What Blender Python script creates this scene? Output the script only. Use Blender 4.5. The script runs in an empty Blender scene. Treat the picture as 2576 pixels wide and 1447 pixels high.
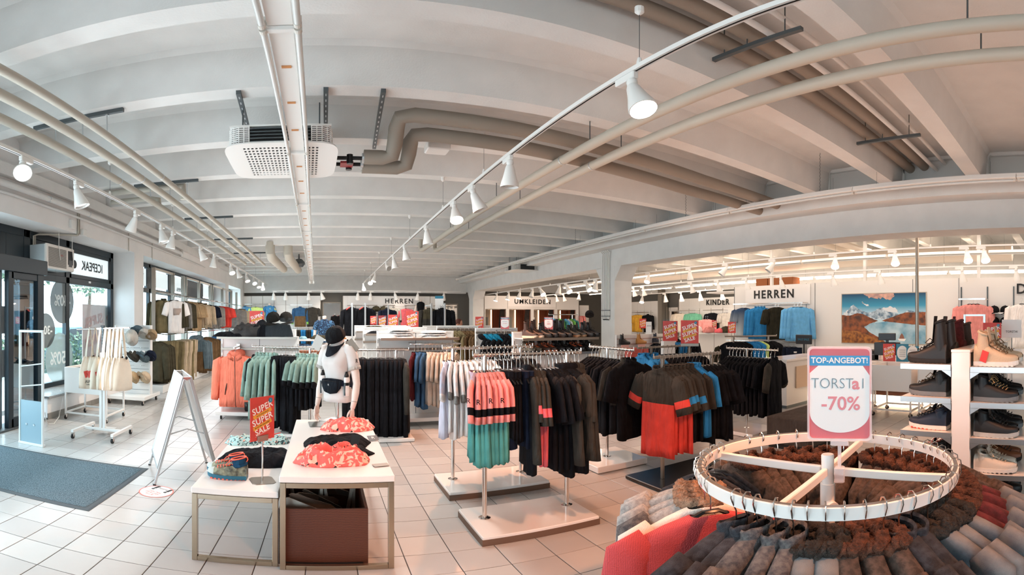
import bpy, math, random
from math import sin, cos, tan, pi, atan2, atan, hypot, sqrt, radians
from mathutils import Vector, Matrix, noise

SC = bpy.context.scene
COL = SC.collection
# ------------------------------------------------------------------ camera (panoramic photograph, 2576 x 1447)
FPX, XV, YH, EYE = 1197.3, 816.7, 805.5, 1.6
cam = bpy.data.cameras.new('camera')
cam.type = 'PANO'
cam.panorama_type = 'EQUIRECTANGULAR'
cam.longitude_min = (0 - XV) / FPX
cam.longitude_max = (2576 - XV) / FPX
cam.latitude_min = (YH - 1447) / FPX
cam.latitude_max = YH / FPX
cam.clip_start = 0.05
cam.clip_end = 200
camo = bpy.data.objects.new('camera', cam)
camo.location = (0, 0, EYE)
camo.rotation_euler = (pi / 2, 0, 0)
COL.objects.link(camo)
SC.camera = camo
# ------------------------------------------------------------------ view, sky, area fills
SC.view_settings.view_transform = 'Standard'
SC.view_settings.look = 'None'
SC.view_settings.gamma = 1.0
SC.view_settings.use_curve_mapping = False
SC.view_settings.exposure = 0.37
W = bpy.data.worlds.new('daylight')
SC.world = W
W.use_nodes = True
_bg = W.node_tree.nodes['Background']
_bg.inputs[0].default_value = (0.68, 0.88, 1.0, 1)
_bg.inputs[1].default_value = 6.6
SC.cycles.max_bounces = 7
SC.cycles.diffuse_bounces = 4
SC.cycles.use_adaptive_sampling = True
SC.cycles.adaptive_threshold = 0.03
SC.cycles.glossy_bounces = 3
SC.cycles.transmission_bounces = 4
SC.cycles.transparent_max_bounces = 12
SC.cycles.sample_clamp_indirect = 4.0
SC.cycles.caustics_reflective = False
SC.cycles.caustics_refractive = False


def area_light(name, loc, rot, sx, sy, power, color):
    l = bpy.data.lights.new(name, 'AREA')
    l.shape = 'RECTANGLE'
    l.size, l.size_y = sx, sy
    l.energy = power
    l.color = color
    o = bpy.data.objects.new(name, l)
    o.location = loc
    o.rotation_euler = rot
    COL.objects.link(o)
    return o


WARM = (1.0, 0.39, 0.18)
# unseen area lights added as fill, some backing the second room's lit tubes
area_light('area_fill', (13.2, 8.0, 3.75), (0, 0, 0), 0.8, 14.0, 430, (1.0, 0.87, 0.76))
area_light('area_fill', (9.7, 4.5, 3.75), (0, 0, 0), 2.4, 13.0, 190, (1.0, 0.80, 0.66))
area_light('area_fill', (9.8, 17.0, 3.7), (0, 0, 0), 0.8, 10.0, 200, (1.0, 0.76, 0.60))
area_light('area_fill', (0.4, 12.0, 3.25), (0, 0, 0), 0.4, 16.0, 330, (1.0, 0.95, 0.91))  # added fill over the main hall, whose own tubes are unlit
area_light('added_fill', (12.0, 7.0, 3.0), (pi, 0, 0), 5.5, 18.0, 60, (1.0, 0.78, 0.62))  # unseen upward fill added for the second room's ceiling
area_light('added_fill', (-3.0, 8.0, 1.6), (0, radians(-100), 0), 2.5, 16.0, 190, (0.92, 0.96, 1.0))  # added side fill near the left wall, no fixture there
area_light('area_fill', (1.0, 21.6, 3.3), (0, 0, 0), 8.0, 1.2, 130, (1.0, 0.93, 0.86))  # added fill that brightens the far end
area_light('added_fill', (4.6, 2.5, 3.2), (pi, 0, 0), 5.0, 10.0, 50, (1.0, 0.64, 0.48))  # warm upward fill added under the right-hand ceiling
area_light('added_fill', (-1.2, 11.0, 3.2), (pi, 0, 0), 5.5, 18.0, 14, (0.86, 0.95, 1.0))  # faint cool upward fill added under the left-hand ceiling


# ------------------------------------------------------------------ pixel -> point helpers (give one known coordinate)
def pdir(x, y):
    t, p = (x - XV) / FPX, (YH - y) / FPX
    return sin(t) * cos(p), cos(t) * cos(p), sin(p)


def gz(x, y, z=0.0):
    d = pdir(x, y); k = (z - EYE) / d[2]
    return Vector((k * d[0], k * d[1], z))


def gx(x, y, X):
    d = pdir(x, y); k = X / d[0]
    return Vector((X, k * d[1], EYE + k * d[2]))


def gy(x, y, Y):
    d = pdir(x, y); k = Y / d[1]
    return Vector((k * d[0], Y, EYE + k * d[2]))


def gr(x, y, r):
    d = pdir(x, y); k = r / hypot(d[0], d[1])
    return Vector((k * d[0], k * d[1], EYE + k * d[2]))


# ------------------------------------------------------------------ materials
def lin(h):
    if isinstance(h, str):
        c = [int(h[i:i + 2], 16) / 255 for i in (0, 2, 4)]
        return [(v / 12.92 if v <= 0.04045 else ((v + 0.055) / 1.055) ** 2.4) for v in c]
    return list(h)


MATS = {}


def M(name, col=None, rough=0.5, metal=0.0, bump=None, var=None, emit=None, spec=0.5, alpha=None, trans=None, wave=None, coat=0.0):
    """procedural principled material; bump=(scale,strength), var=(scale,amount,[second colour]), wave=(scale,amount)"""
    if name in MATS:
        return MATS[name]
    m = bpy.data.materials.new(name)
    m.use_nodes = True
    nt = m.node_tree
    b = nt.nodes['Principled BSDF']
    c = lin(col)
    b.inputs['Base Color'].default_value = (*c, 1)
    b.inputs['Roughness'].default_value = rough
    b.inputs['Metallic'].default_value = metal
    b.inputs['Specular IOR Level'].default_value = spec
    if coat:
        b.inputs['Coat Weight'].default_value = coat
    tc = None
    if bump or var or wave:
        tc = nt.nodes.new('ShaderNodeTexCoord')
    if var:
        n = nt.nodes.new('ShaderNodeTexNoise'); n.inputs['Scale'].default_value = var[0]; n.inputs['Detail'].default_value = 4
        nt.links.new(tc.outputs['Object'], n.inputs['Vector'])
        r = nt.nodes.new('ShaderNodeValToRGB')
        c2 = lin(var[2]) if len(var) > 2 else [max(0, v * (1 - var[1])) for v in c]
        c3 = c if len(var) > 2 else [min(1, v * (1 + var[1])) for v in c]
        r.color_ramp.elements[0].position = 0.36; r.color_ramp.elements[0].color = (*c2, 1)
        r.color_ramp.elements[1].position = 0.64; r.color_ramp.elements[1].color = (*c3, 1)
        nt.links.new(n.outputs['Fac'], r.inputs['Fac'])
        nt.links.new(r.outputs['Color'], b.inputs['Base Color'])
    if wave:
        wv = nt.nodes.new('ShaderNodeTexWave'); wv.bands_direction = wave[2] if len(wave) > 2 else 'Z'
        wv.inputs['Scale'].default_value = wave[0]; wv.inputs['Distortion'].default_value = wave[3] if len(wave) > 3 else 2.0
        wv.inputs['Detail'].default_value = 3; wv.inputs['Detail Scale'].default_value = 1.5
        nt.links.new(tc.outputs['Object'], wv.inputs['Vector'])
        r = nt.nodes.new('ShaderNodeValToRGB')
        r.color_ramp.elements[0].color = (*[v * (1 - wave[1]) for v in c], 1)
        r.color_ramp.elements[1].color = (*[min(1, v * (1 + wave[1])) for v in c], 1)
        nt.links.new(wv.outputs['Fac'], r.inputs['Fac'])
        nt.links.new(r.outputs['Color'], b.inputs['Base Color'])
    if bump:
        n = nt.nodes.new('ShaderNodeTexNoise'); n.inputs['Scale'].default_value = bump[0]; n.inputs['Detail'].default_value = 3
        nt.links.new(tc.outputs['Object'], n.inputs['Vector'])
        bp = nt.nodes.new('ShaderNodeBump'); bp.inputs['Strength'].default_value = bump[1]; bp.inputs['Distance'].default_value = 0.02
        nt.links.new(n.outputs['Fac'], bp.inputs['Height'])
        nt.links.new(bp.outputs['Normal'], b.inputs['Normal'])
    if emit:
        b.inputs['Emission Color'].default_value = (*lin(emit[0]), 1)
        b.inputs['Emission Strength'].default_value = emit[1]
    if alpha is not None:
        b.inputs['Alpha'].default_value = alpha
    if trans is not None:
        b.inputs['Transmission Weight'].default_value = trans
        b.inputs['IOR'].default_value = 1.45
    MATS[name] = m
    return m


def glass_mat(name, tint, refl):
    """thin pane: mostly clear, a share of mirror reflection"""
    m = bpy.data.materials.new(name); m.use_nodes = True
    nt = m.node_tree; nt.nodes.remove(nt.nodes['Principled BSDF'])
    out = nt.nodes['Material Output']
    t = nt.nodes.new('ShaderNodeBsdfTransparent'); t.inputs[0].default_value = (*lin(tint), 1)
    g = nt.nodes.new('ShaderNodeBsdfGlossy'); g.inputs['Roughness'].default_value = 0.02
    mx = nt.nodes.new('ShaderNodeMixShader'); mx.inputs[0].default_value = refl
    nt.links.new(t.outputs[0], mx.inputs[1]); nt.links.new(g.outputs[0], mx.inputs[2]); nt.links.new(mx.outputs[0], out.inputs[0])
    MATS[name] = m
    return m


def fab(hexcol, v=0.12, rough=0.9):
    """cloth: fine weave, soft vertical drape creases, a slightly different shade on every piece"""
    nm = 'fabric_' + hexcol + ('' if v == 0.12 else '_%d' % int(v * 100))
    if nm in MATS: return MATS[nm]
    m = M(nm, hexcol, rough, 0, var=(9, v), spec=0.15)
    nt = m.node_tree; b = nt.nodes['Principled BSDF']; L = nt.links.new
    tc = nt.nodes['Texture Coordinate']; mp = nt.nodes.new('ShaderNodeMapping'); mp.inputs['Scale'].default_value = (1.0, 1.0, 0.22)
    n = nt.nodes.new('ShaderNodeTexNoise'); n.inputs['Scale'].default_value = 17; n.inputs['Detail'].default_value = 2; n.inputs['Distortion'].default_value = .6
    n2 = nt.nodes.new('ShaderNodeTexNoise'); n2.inputs['Scale'].default_value = 260
    L(tc.outputs['Object'], mp.inputs['Vector']); L(mp.outputs[0], n.inputs['Vector']); L(tc.outputs['Object'], n2.inputs['Vector'])
    b1 = nt.nodes.new('ShaderNodeBump'); b1.inputs['Strength'].default_value = .75; b1.inputs['Distance'].default_value = .05
    b2 = nt.nodes.new('ShaderNodeBump'); b2.inputs['Strength'].default_value = .12; b2.inputs['Distance'].default_value = .01
    L(n.outputs['Fac'], b1.inputs['Height']); L(n2.outputs['Fac'], b2.inputs['Height']); L(b1.outputs[0], b2.inputs['Normal']); L(b2.outputs[0], b.inputs['Normal'])
    oi = nt.nodes.new('ShaderNodeObjectInfo'); mr = nt.nodes.new('ShaderNodeMapRange'); mr.inputs[3].default_value = .80; mr.inputs[4].default_value = 1.18
    hs = nt.nodes.new('ShaderNodeHueSaturation')
    L(oi.outputs['Random'], mr.inputs[0]); L(mr.outputs[0], hs.inputs['Value']); L(b.inputs['Base Color'].links[0].from_socket, hs.inputs['Color']); L(hs.outputs[0], b.inputs['Base Color'])
    return m


WHITE = M('white_paint', 'e9e6e2', 0.45, bump=(30, 0.02))
WHITEM = M('white_metal', 'eceae6', 0.32)
LAMIN = M('white_laminate', 'efece8', 0.18, coat=0.3)
CHROME = M('chrome', 'd8d2cc', 0.16, 1.0)
STEEL = M('brushed_steel', 'a39a90', 0.34, 1.0, bump=(80, 0.03))
ALU = M('aluminium', 'c9ced0', 0.38, 0.9)
GREYM = M('grey_metal', '5d6467', 0.45, 0.6)
BLACKP = M('black_plastic', '0b0c0e', 0.32)
BLACKR = M('black_rubber', '141414', 0.7)
CEIL = M('ceiling_plaster', 'dfdedb', 0.85, bump=(55, 0.12), var=(3, 0.03))
WALLM = M('wall_plaster', 'efedeb', 0.8, bump=(25, 0.08), var=(1.5, 0.03))
DARKW = M('dark_wall_paint', '6b6862', 0.8, bump=(30, 0.05))
TILE = M('floor_tile', 'bdbab6', 0.22, var=(1.3, 0.05), bump=(8, 0.02))
TILES = [TILE, M('floor_tile_b', 'b8b5b1', 0.24, var=(1.1, 0.05)), M('floor_tile_c', 'c2c0bc', 0.2, var=(1.4, 0.05))]
GROUT = M('grout', '55504c', 0.9)
FRAME = M('anthracite_frame', '1f2c34', 0.35, 0.2)
GLASS = glass_mat('window_glass', (0.93, 0.97, 0.98), 0.07)
DGLASS = glass_mat('dark_reflect_glass', (0.20, 0.26, 0.29), 0.35)  # the leaf's dark reflection of the shop is put into this tint
CLEAR = glass_mat('clear_acrylic', (0.97, 0.975, 0.975), 0.003)
PIPE = M('pipe_lagging', 'b9b3a6', 0.55, bump=(40, 0.03))
PIPEB = M('pipe_lagging_brown', '8f8478', 0.6, bump=(40, 0.05))
TUBEOFF = M('tube_unlit', 'd3d3cf', 0.15, coat=0.5)
TUBEON = M('tube_lit', 'fff2e0', 0.3, emit=('ffe9d2', 9.0))
LAMPON = M('lamp_lit', 'fff0dd', 0.3, emit=('fff0de', 24.0))
LAMPOFF = M('lamp_reflector', 'c9c5bf', 0.2, 0.6)
RED = M('sign_red', 'd2453c', 0.45, var=(12, 0.08))
YEL = M('sign_yellow', 'eca53f', 0.5)
TEALS = M('sign_teal', '2b7f9c', 0.5)
SIGNW = M('sign_white', 'f4f1ee', 0.5)
INK = M('ink_black', '101010', 0.5)
WINK = M('ink_white', 'f5f2ee', 0.5)


# ------------------------------------------------------------------ mesh builder
class MB:
    def __init__(s):
        s.v, s.f, s.m = [], [], []

    def add(s, vs, fs, mi=0):
        o = len(s.v)
        s.v.extend([tuple(p) for p in vs])
        s.f.extend([tuple(i + o for i in q) for q in fs])
        s.m.extend([mi] * len(fs))
        return s

    def box(s, x0, x1, y0, y1, z0, z1, mi=0, c=0.0):
        if c <= 0:
            vs = [(x, y, z) for x in (x0, x1) for y in (y0, y1) for z in (z0, z1)]
            return s.add(vs, [(0, 1, 3, 2), (4, 6, 7, 5), (0, 4, 5, 1), (2, 3, 7, 6), (0, 2, 6, 4), (1, 5, 7, 3)], mi)
        r = []
        for z, i in ((z0, c), (z0 + c, 0), (z1 - c, 0), (z1, c)):
            a0, a1, b0, b1 = x0 + i, x1 - i, y0 + i, y1 - i
            k = c * 0.6 if i == 0 else 0.0
            k = c
            r.append([(a0 + k, b0, z), (a1 - k, b0, z), (a1, b0 + k, z), (a1, b1 - k, z), (a1 - k, b1, z), (a0 + k, b1, z), (a0, b1 - k, z), (a0, b0 + k, z)])
        return s.loft(r, mi=mi, cap=True)

    def obox(s, c, size, mat3=None, mi=0, ch=0.0):
        t = MB(); a, b, d = size[0] / 2, size[1] / 2, size[2] / 2
        t.box(-a, a, -b, b, -d, d, 0, ch)
        mt = mat3 or Matrix.Identity(3)
        c = Vector(c)
        return s.add([mt @ Vector(p) + c for p in t.v], t.f, mi)

    def loft(s, rings, mi=0, cap=True, closed=True, mfun=None):
        n = len(rings[0]); o = len(s.v)
        for r in rings:
            s.v.extend([tuple(p) for p in r])
        for i in range(len(rings) - 1):
            k = mfun(i) if mfun else mi
            for j in range(n if closed else n - 1):
                a, b = o + i * n + j, o + i * n + (j + 1) % n
                s.f.append((a, b, b + n, a + n)); s.m.append(k)
        if cap:
            s.f.append(tuple(o + j for j in reversed(range(n)))); s.m.append(mfun(0) if mfun else mi)
            e = o + (len(rings) - 1) * n
            s.f.append(tuple(e + j for j in range(n))); s.m.append(mfun(len(rings) - 2) if mfun else mi)
        return s

    def tube(s, pts, r, n=8, mi=0, cap=True, flat=1.0):
        pts = [Vector(p) for p in pts]
        rr = r if isinstance(r, (list, tuple)) else [r] * len(pts)
        rings = []; up = None
        for i, p in enumerate(pts):
            d = (pts[min(i + 1, len(pts) - 1)] - pts[max(i - 1, 0)])
            d = d.normalized() if d.length > 1e-9 else Vector((0, 0, 1))
            if up is None:
                up = Vector((0, 0, 1)) if abs(d.z) < 0.9 else Vector((1, 0, 0))
            a = d.cross(up)
            a = a.normalized() if a.length > 1e-6 else d.orthogonal().normalized()
            b = a.cross(d).normalized(); up = b
            rings.append([p + a * (rr[i] * cos(2 * pi * k / n)) + b * (rr[i] * flat * sin(2 * pi * k / n)) for k in range(n)])
        return s.loft(rings, mi, cap)

    def cyl(s, p0, p1, r, n=12, mi=0, r2=None):
        return s.tube([p0, p1], [r, r if r2 is None else r2], n, mi)

    def lathe(s, prof, c=(0, 0, 0), n=16, mi=0, mat3=None, cap=True, sx=1.0, sy=1.0, mfun=None):
        mt = mat3 or Matrix.Identity(3); c = Vector(c)
        rings = [[mt @ Vector((r * cos(2 * pi * k / n) * sx, r * sin(2 * pi * k / n) * sy, z)) + c for k in range(n)] for r, z in prof]
        return s.loft(rings, mi, cap, mfun=mfun)

    def prism(s, poly, z0, z1, mi=0, mat3=None, c=(0, 0, 0)):
        mt = mat3 or Matrix.Identity(3); c = Vector(c)
        return s.loft([[mt @ Vector((x, y, z)) + c for x, y in poly] for z in (z0, z1)], mi)

    def xf(s, mt, off=(0, 0, 0)):
        off = Vector(off)
        s.v = [tuple(mt @ Vector(p) + off) for p in s.v]
        return s

    def mesh(s, name, mats, smooth=False, bevel=0):
        me = bpy.data.meshes.new(name)
        me.from_pydata(s.v, [], s.f)
        for m in (mats if isinstance(mats, (list, tuple)) else [mats]):
            me.materials.append(m)
        if any(s.m):
            me.polygons.foreach_set('material_index', s.m)
        if smooth:
            me.polygons.foreach_set('use_smooth', [True] * len(s.f))
            if smooth != 'all':
                try:
                    me.set_sharp_from_angle(angle=radians(40))
                except Exception:
                    pass
        me.update()
        return me

    def build(s, name, mats, parent=None, smooth=False, loc=None, rot=None):
        return link(name, s.mesh(name, mats, smooth), parent, loc, rot)


KIDS = {}


def link(name, data, parent=None, loc=None, rot=None):
    o = bpy.data.objects.new(name, data)
    COL.objects.link(o)
    if parent:
        o.parent = parent
        KIDS.setdefault(parent.name, []).append(o)
    if loc is not None:
        o.location = loc
    if rot is not None:
        o.rotation_euler = rot
    return o


def tag(o, label=None, cat=None, group=None, kind=None):
    if label: o['label'] = ' '.join(label.split()[:16])
    if cat: o['category'] = cat
    if group: o['group'] = group
    if kind: o['kind'] = kind
    return o


def thing(name, label, cat, loc=(0, 0, 0), rz=0.0, group=None):
    return tag(link(name, None, None, loc, (0, 0, rz)), label, cat, group)


def copy_tree(o, parent=None, kids=None):
    c = o.copy(); COL.objects.link(c)
    if parent:
        c.parent = parent
        KIDS.setdefault(parent.name, []).append(c)
    for ch in KIDS.get(o.name, ()):
        copy_tree(ch, c)
    return c


def struct(name, mb, mats, smooth=False, parent=None):
    o = mb.build(name, mats, parent, smooth)
    if parent is None:
        o['kind'] = 'structure'
    return o


RX90 = Matrix.Rotation(pi / 2, 3, 'X')


def rotz(a):
    return Matrix.Rotation(a, 3, 'Z')


TXT = {}


def text(name, body, size, mat, parent, loc, rot=(pi / 2, 0, 0), ex=0.001, align='CENTER', space=1.0, bold=0.0, sx=1.0):
    key = (body, round(size, 4), mat.name, ex, align, space, round(bold, 5))
    if key not in TXT:
        cu = bpy.data.curves.new(name, 'FONT')
        cu.body = body; cu.size = size; cu.extrude = ex; cu.align_x = align; cu.align_y = 'CENTER'
        cu.space_character = space; cu.offset = bold
        cu.resolution_u = 3
        to = bpy.data.objects.new('lettering_source', cu)
        me = bpy.data.meshes.new_from_object(to)
        bpy.data.objects.remove(to)
        me.name = 'lettering'
        me.materials.clear(); me.materials.append(mat)
        TXT[key] = me
    o = link(name, TXT[key], parent, loc, rot)
    o.scale = (sx, 1, 1)
    return o


def fbm(p, k=4):
    return noise.fractal(Vector(p), 1.0, 2.0, k)
# ================================================================== ROOM SHELL
RB = 3.85          # underside of ribs
CZ = 4.36          # ceiling plane
LW = -4.15         # inner face of the left wall
BX = 7.40          # face of the beam between the two rooms
FY = 24.4          # far wall
BACK = -4.0
EX = 16.6          # far right wall of the second room
PX0, PY0, TX, TY = -2.03 * 0.9412, 3.10 * 0.9412, 0.3, 0.292

# ---- floor: grout bed, 300 nearest tiles as parts, the rest one part
fb = MB(); fb.box(-5.2, EX + .4, BACK, FY + .4, -0.12, -0.006)
floor = struct('floor', fb, GROUT)
tm = []
for k in range(3):
    t = MB(); t.box(0.003, TX - .003, 0.003, TY - .003, -0.006, 0.0, 0, 0.0015)
    tm.append(t.mesh('tile', TILES[k]))
cells = []
ix0 = int(math.floor((-4.72 - PX0) / TX)); ix1 = int((EX - PX0) / TX) + 1
iy0 = int(math.floor((0.1 - PY0) / TY)); iy1 = int((FY - PY0) / TY) + 1
for i in range(ix0, ix1):
    for j in range(iy0, iy1):
        x, y = PX0 + i * TX, PY0 + j * TY
        cx, cy = x + TX / 2, y + TY / 2
        if cy > 14 and cx > -3.0 and cx < 7.0 and cy > 16:
            pass
        r = hypot(cx, cy); t = atan2(cx, cy)
        inview = -0.70 < t < 1.49 and atan(1.6 / r) < 0.552
        # what the furniture hides near the camera is left to the joined part
        hid = 1 if (-0.3 < cx < 0.4 and 2.85 < cy < 4.4) or (cx > 1.0 and cy < 1.6) or (-4.1 < cx < -2.0 and 3.6 < cy < 4.85) else 0
        cells.append((0 if inview and not hid else 1, r, x, y))
cells.sort()
rnd = random.Random(5)
for n, (a, r, x, y) in enumerate(cells[:296]):
    o = link('tile', tm[rnd.randrange(3)], floor, (x, y, rnd.uniform(-.0006, 0)))
rest = MB()
for a, r, x, y in cells[296:]:
    if r < 9:
        rest.box(x + .003, x + TX - .003, y + .003, y + TY - .003, -0.006, 0.0, rnd.randrange(3))
    else:
        o = len(rest.v)
        rest.v += [(x + .003, y + .003, 0), (x + TX - .003, y + .003, 0), (x + TX - .003, y + TY - .003, 0), (x + .003, y + TY - .003, 0)]
        rest.f.append((o, o + 1, o + 2, o + 3)); rest.m.append(rnd.randrange(3))
ro = rest.build('far_tiles', TILES, floor); ro['kind'] = 'stuff'

# ---- ceiling with ribs
cb = MB(); cb.box(-4.7, EX + .4, BACK - .3, FY + .4, CZ, CZ + .2)
ceiling = struct('ceiling', cb, CEIL)


def rib_mesh(x0, x1):
    b = MB(); w0, w1, d = 0.225, 0.30, CZ - RB
    n = 3
    rings = []
    for x in (x0, x1):
        rings.append([(x, (w1 - w0) / -2 - .05, CZ + .002), (x, (w1 - w0) / -2, CZ - .06), (x, 0.0, RB), (x, w0, RB), (x, w0 + (w1 - w0) / 2, CZ - .06), (x, w0 + (w1 - w0) / 2 + .05, CZ + .002)])
    b.loft(rings)
    return b.mesh('rib', CEIL)


RIBY = [4.18 + 1.405 * k for k in range(-5, 15)]
rmA, rmB = rib_mesh(LW - .1, BX), rib_mesh(BX + .55, EX + .1)
for y in RIBY:
    link('rib', rmA, ceiling, (0, y, 0))
    link('rib', rmB, ceiling, (0, y, 0))

# ---- beam and pillars between the rooms
bb = MB()
bb.box(BX, BX + .57, BACK, FY, 3.07, CZ)
bb.box(BX - .42, BX, BACK, FY, 3.54, RB)
beam = struct('trim_1', bb, CEIL)
beam['label'] = 'long white concrete beam dividing the two sales rooms'
for k, py in enumerate((10.6, 22.95)):
    p = MB()
    p.box(BX - .004, BX + .575, py, py + .66, 0, 3.08)
    for s in (-1, 1):   # haunches
        y0 = py if s < 0 else py + .66
        p.loft([[(x, y0, 3.075), (x, y0, 2.68), (x, y0 + s * .30, 3.075)] for x in (BX, BX + .57)])
    struct('pillar', p, CEIL)['label'] = 'white concrete pillar carrying the beam'
PANEL = M('end_panel_grey', 'b9bbb9', .8, bump=(40, .06)); GAPM = M('dark_joint', '3a3a3a', .9)
for k in range(len(RIBY) - 1):
    y0, y1 = RIBY[k] + .30, RIBY[k + 1] - .06
    if y0 < 0: continue
    MB().box(BX - .035, BX, y0, y1, RB, CZ - .07, 0, .03).build('end_panel', PANEL, beam)
    MB().box(BX - .045, BX - .02, y0 - .02, y0, RB, CZ - .05).build('joint', GAPM, beam)
    MB().box(LW - .02, LW + .05, y0 - .03, y0, RB, CZ - .05).build('joint', GAPM, ceiling)
# conduits down the first pillar
t = thing('conduit_bundle', 'bundle of thin white conduits running down the pillar', 'conduit', (BX - .02, 10.6, 0))
for k in range(5):
    c = MB(); y = .22 + k * .085
    c.tube([(-.02, y, 1.62 + .0 * k), (-.02, y, 3.35), (-.02, y - .03, 3.47), (-.12, y - .05, 3.52)], .016, 8)
    c.build('conduit_pipe', WHITEM, t, True)
for z in (1.7, 1.86):
    c = MB(); c.box(-.035, .0, .19, .60, z, z + .02); c.build('clamp', GREYM, t)
for k in range(3):
    c = MB(); c.box(-.045, -.005, .24 + .1 * k, .29 + .1 * k, 1.6, 1.63); c.build('connector', BLACKP, t)

# ---- far walls
w = MB(); w.box(-4.7, 7.98, FY, FY + .2, 0, CZ)
struct('wall_far', w, DARKW)
w = MB(); w.box(-4.7, 7.4, FY - .25, FY - .001, 3.0, RB + .3)
struct('trim_2', w, CEIL)
w = MB(); w.box(7.98, EX + .2, FY, FY + .2, 0, CZ)
struct('wall_far_right', w, DARKW)
w = MB(); w.box(7.98, EX, FY - .25, FY - .001, 3.15, RB + .3)
struct('trim_3', w, CEIL)
w = MB(); w.box(EX, EX + .2, BACK, FY, 0, CZ)
struct('wall_right', w, DARKW)
w = MB(); w.box(EX - .3, EX - .001, BACK, FY, 3.0, CZ)
struct('trim_4', w, CEIL)
# wall behind the photographer: piers and a lintel around a wide shop window
w = MB(); w.box(-4.7, -3.6, BACK - .2, BACK, 0, CZ); w.box(-.9, EX + .2, BACK - .2, BACK, 0, CZ)
w.box(-3.6, -.9, BACK - .2, BACK, 2.5, CZ); w.box(-3.6, -.9, BACK - .2, BACK, 0, .4)
struct('wall_back', w, WALLM)

# ---- left wall with three window bays
GX = -4.70
w = MB()
w.box(GX - .15, LW, BACK, 0.6, 0, CZ)
w.box(GX - .15, LW, 0.6, FY, 3.13, CZ)            # lintel band
w.box(GX - .15, LW, 9.82, 10.37, 0, 3.13)
w.box(GX - .15, LW, 19.6, 20.3, 0, 3.13)
w.box(GX - .15, LW, 23.2, FY, 0, 3.13)
w.box(GX - .15, LW, 6.3, 9.82, 0, .345)           # low parapets
w.box(GX - .15, LW, 10.37, 19.6, 0, .345)
w.box(GX - .15, LW, 20.3, 23.2, 0, .345)
struct('wall_left', w, WALLM)
w = MB(); w.box(LW, LW + .10, BACK, FY, 3.66, 3.85)
struct('trim_5', w, CEIL)
# tiled baseboard under the parapet
bs = struct('baseboard_left', MB().box(LW, LW + .004, 6.3, 9.82, 0, .10), GROUT)
for k in range(12):
    c = MB(); c.box(LW + .003, LW + .012, 6.3 + k * .293 + .002, 6.3 + (k + 1) * .293 - .002, .0, .10, 0, .002)
    c.build('tile', M('skirting_tile', '8d8a84', .4), bs)
c = MB(); c.box(GX, LW + .05, 6.27, 9.82, .345, .385, 0, .006)
struct('sill_1', c, M('granite', 'a9aaa9', .3, var=(90, .3, '6f7173')))
c = MB(); c.box(GX, LW + .05, 10.37, 19.6, .345, .385, 0, .006)
struct('sill_2', c, MATS['granite'])


def pane(name, parent, y0, y1, z0, z1, x=GX, mat=None):
    return MB().box(x - .006, x + .006, y0, y1, z0, z1).build(name, mat or GLASS, parent)


def bar(parent, y0, y1, z0, z1, x0=GX - .05, x1=GX + .04, name='frame_bar', mat=None):
    return MB().box(x0, x1, y0, y1, z0, z1, 0, .005).build(name, mat or FRAME, parent)


# bay 1: door and shop windows
w1 = tag(link('window_1', None), None, None, None, 'structure')
YA, YB, YC = 6.42, 7.75, 9.80
for (y0, y1) in ((YA - .05, YA + .12), (YB - .03, YB + .10), (YC - .14, YC)):
    bar(w1, y0, y1, .36, 3.13)
bar(w1, YA, YC, 3.0, 3.13); bar(w1, YA, YC, 2.30, 2.42); bar(w1, YA, YC, .38, .47)
bar(w1, YB + .10, YB + .17, 2.42, 3.0); bar(w1, YC - .22, YC - .14, 2.42, 3.0)
bar(w1, YB + .10, YC - .14, 2.42, 2.50); bar(w1, YB + .10, YC - .14, 2.92, 3.0)
pane('pane', w1, YA + .1, YB, .45, 2.32); pane('pane', w1, YB + .08, YC - .1, .45, 2.32)
MB().box(GX - .03, GX + .02, YA + .1, YB, 2.4, 3.02).build('transom_panel', FRAME, w1)
MB().box(GX - .012, GX + .012, YB + .17, YC - .22, 2.5, 2.92).build('transom_pane', M('frosted_pane', 'e6eef0', .5, emit=('dff0f4', .55)), w1)
text('lettering', 'ICEPEAK', .26, M('backlit_ink', '3a3f40', .6), w1, (GX + .02, (YB + YC) / 2 + .05, 2.70), (pi / 2, 0, -pi / 2), .001, sx=.95, bold=.004)
MB().lathe([(.085, -.002), (.085, .002)], (GX + .02, YB + .32, 2.70), 20, 0, Matrix.Rotation(pi / 2, 3, 'Y')).build('dot_logo', MATS['backlit_ink'], w1)
MB().box(GX + .02, GX + .05, YB + .85, YB + .95, 2.36, 2.40).build('handle', ALU, w1)
# window lettering: round percent stickers on the glass
for (px, py, rad, s, dk) in ((157, 758, .42, '-40%', 1), (115, 832, .31, '-30%', 1), (150, 902, .48, '-50%', 0)):
    q = gx(px, py, GX + .02)
    mt = M('sticker_grey' if dk else 'sticker_pale', '6d7678' if dk else 'a8babd', .6, alpha=.86 if dk else .5)
    so = MB().lathe([(rad, -.001), (rad, .001)], (0, 0, 0), 36, 0, Matrix.Rotation(pi / 2, 3, 'Y')).build('percent_sticker', mt, w1, loc=q)
    text('lettering', s, rad * .68, M('sticker_ink', 'd8e4e6', .6), so, (.004, 0, 0), (pi / 2, 0, -pi / 2), .0006, bold=.006)
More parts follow.
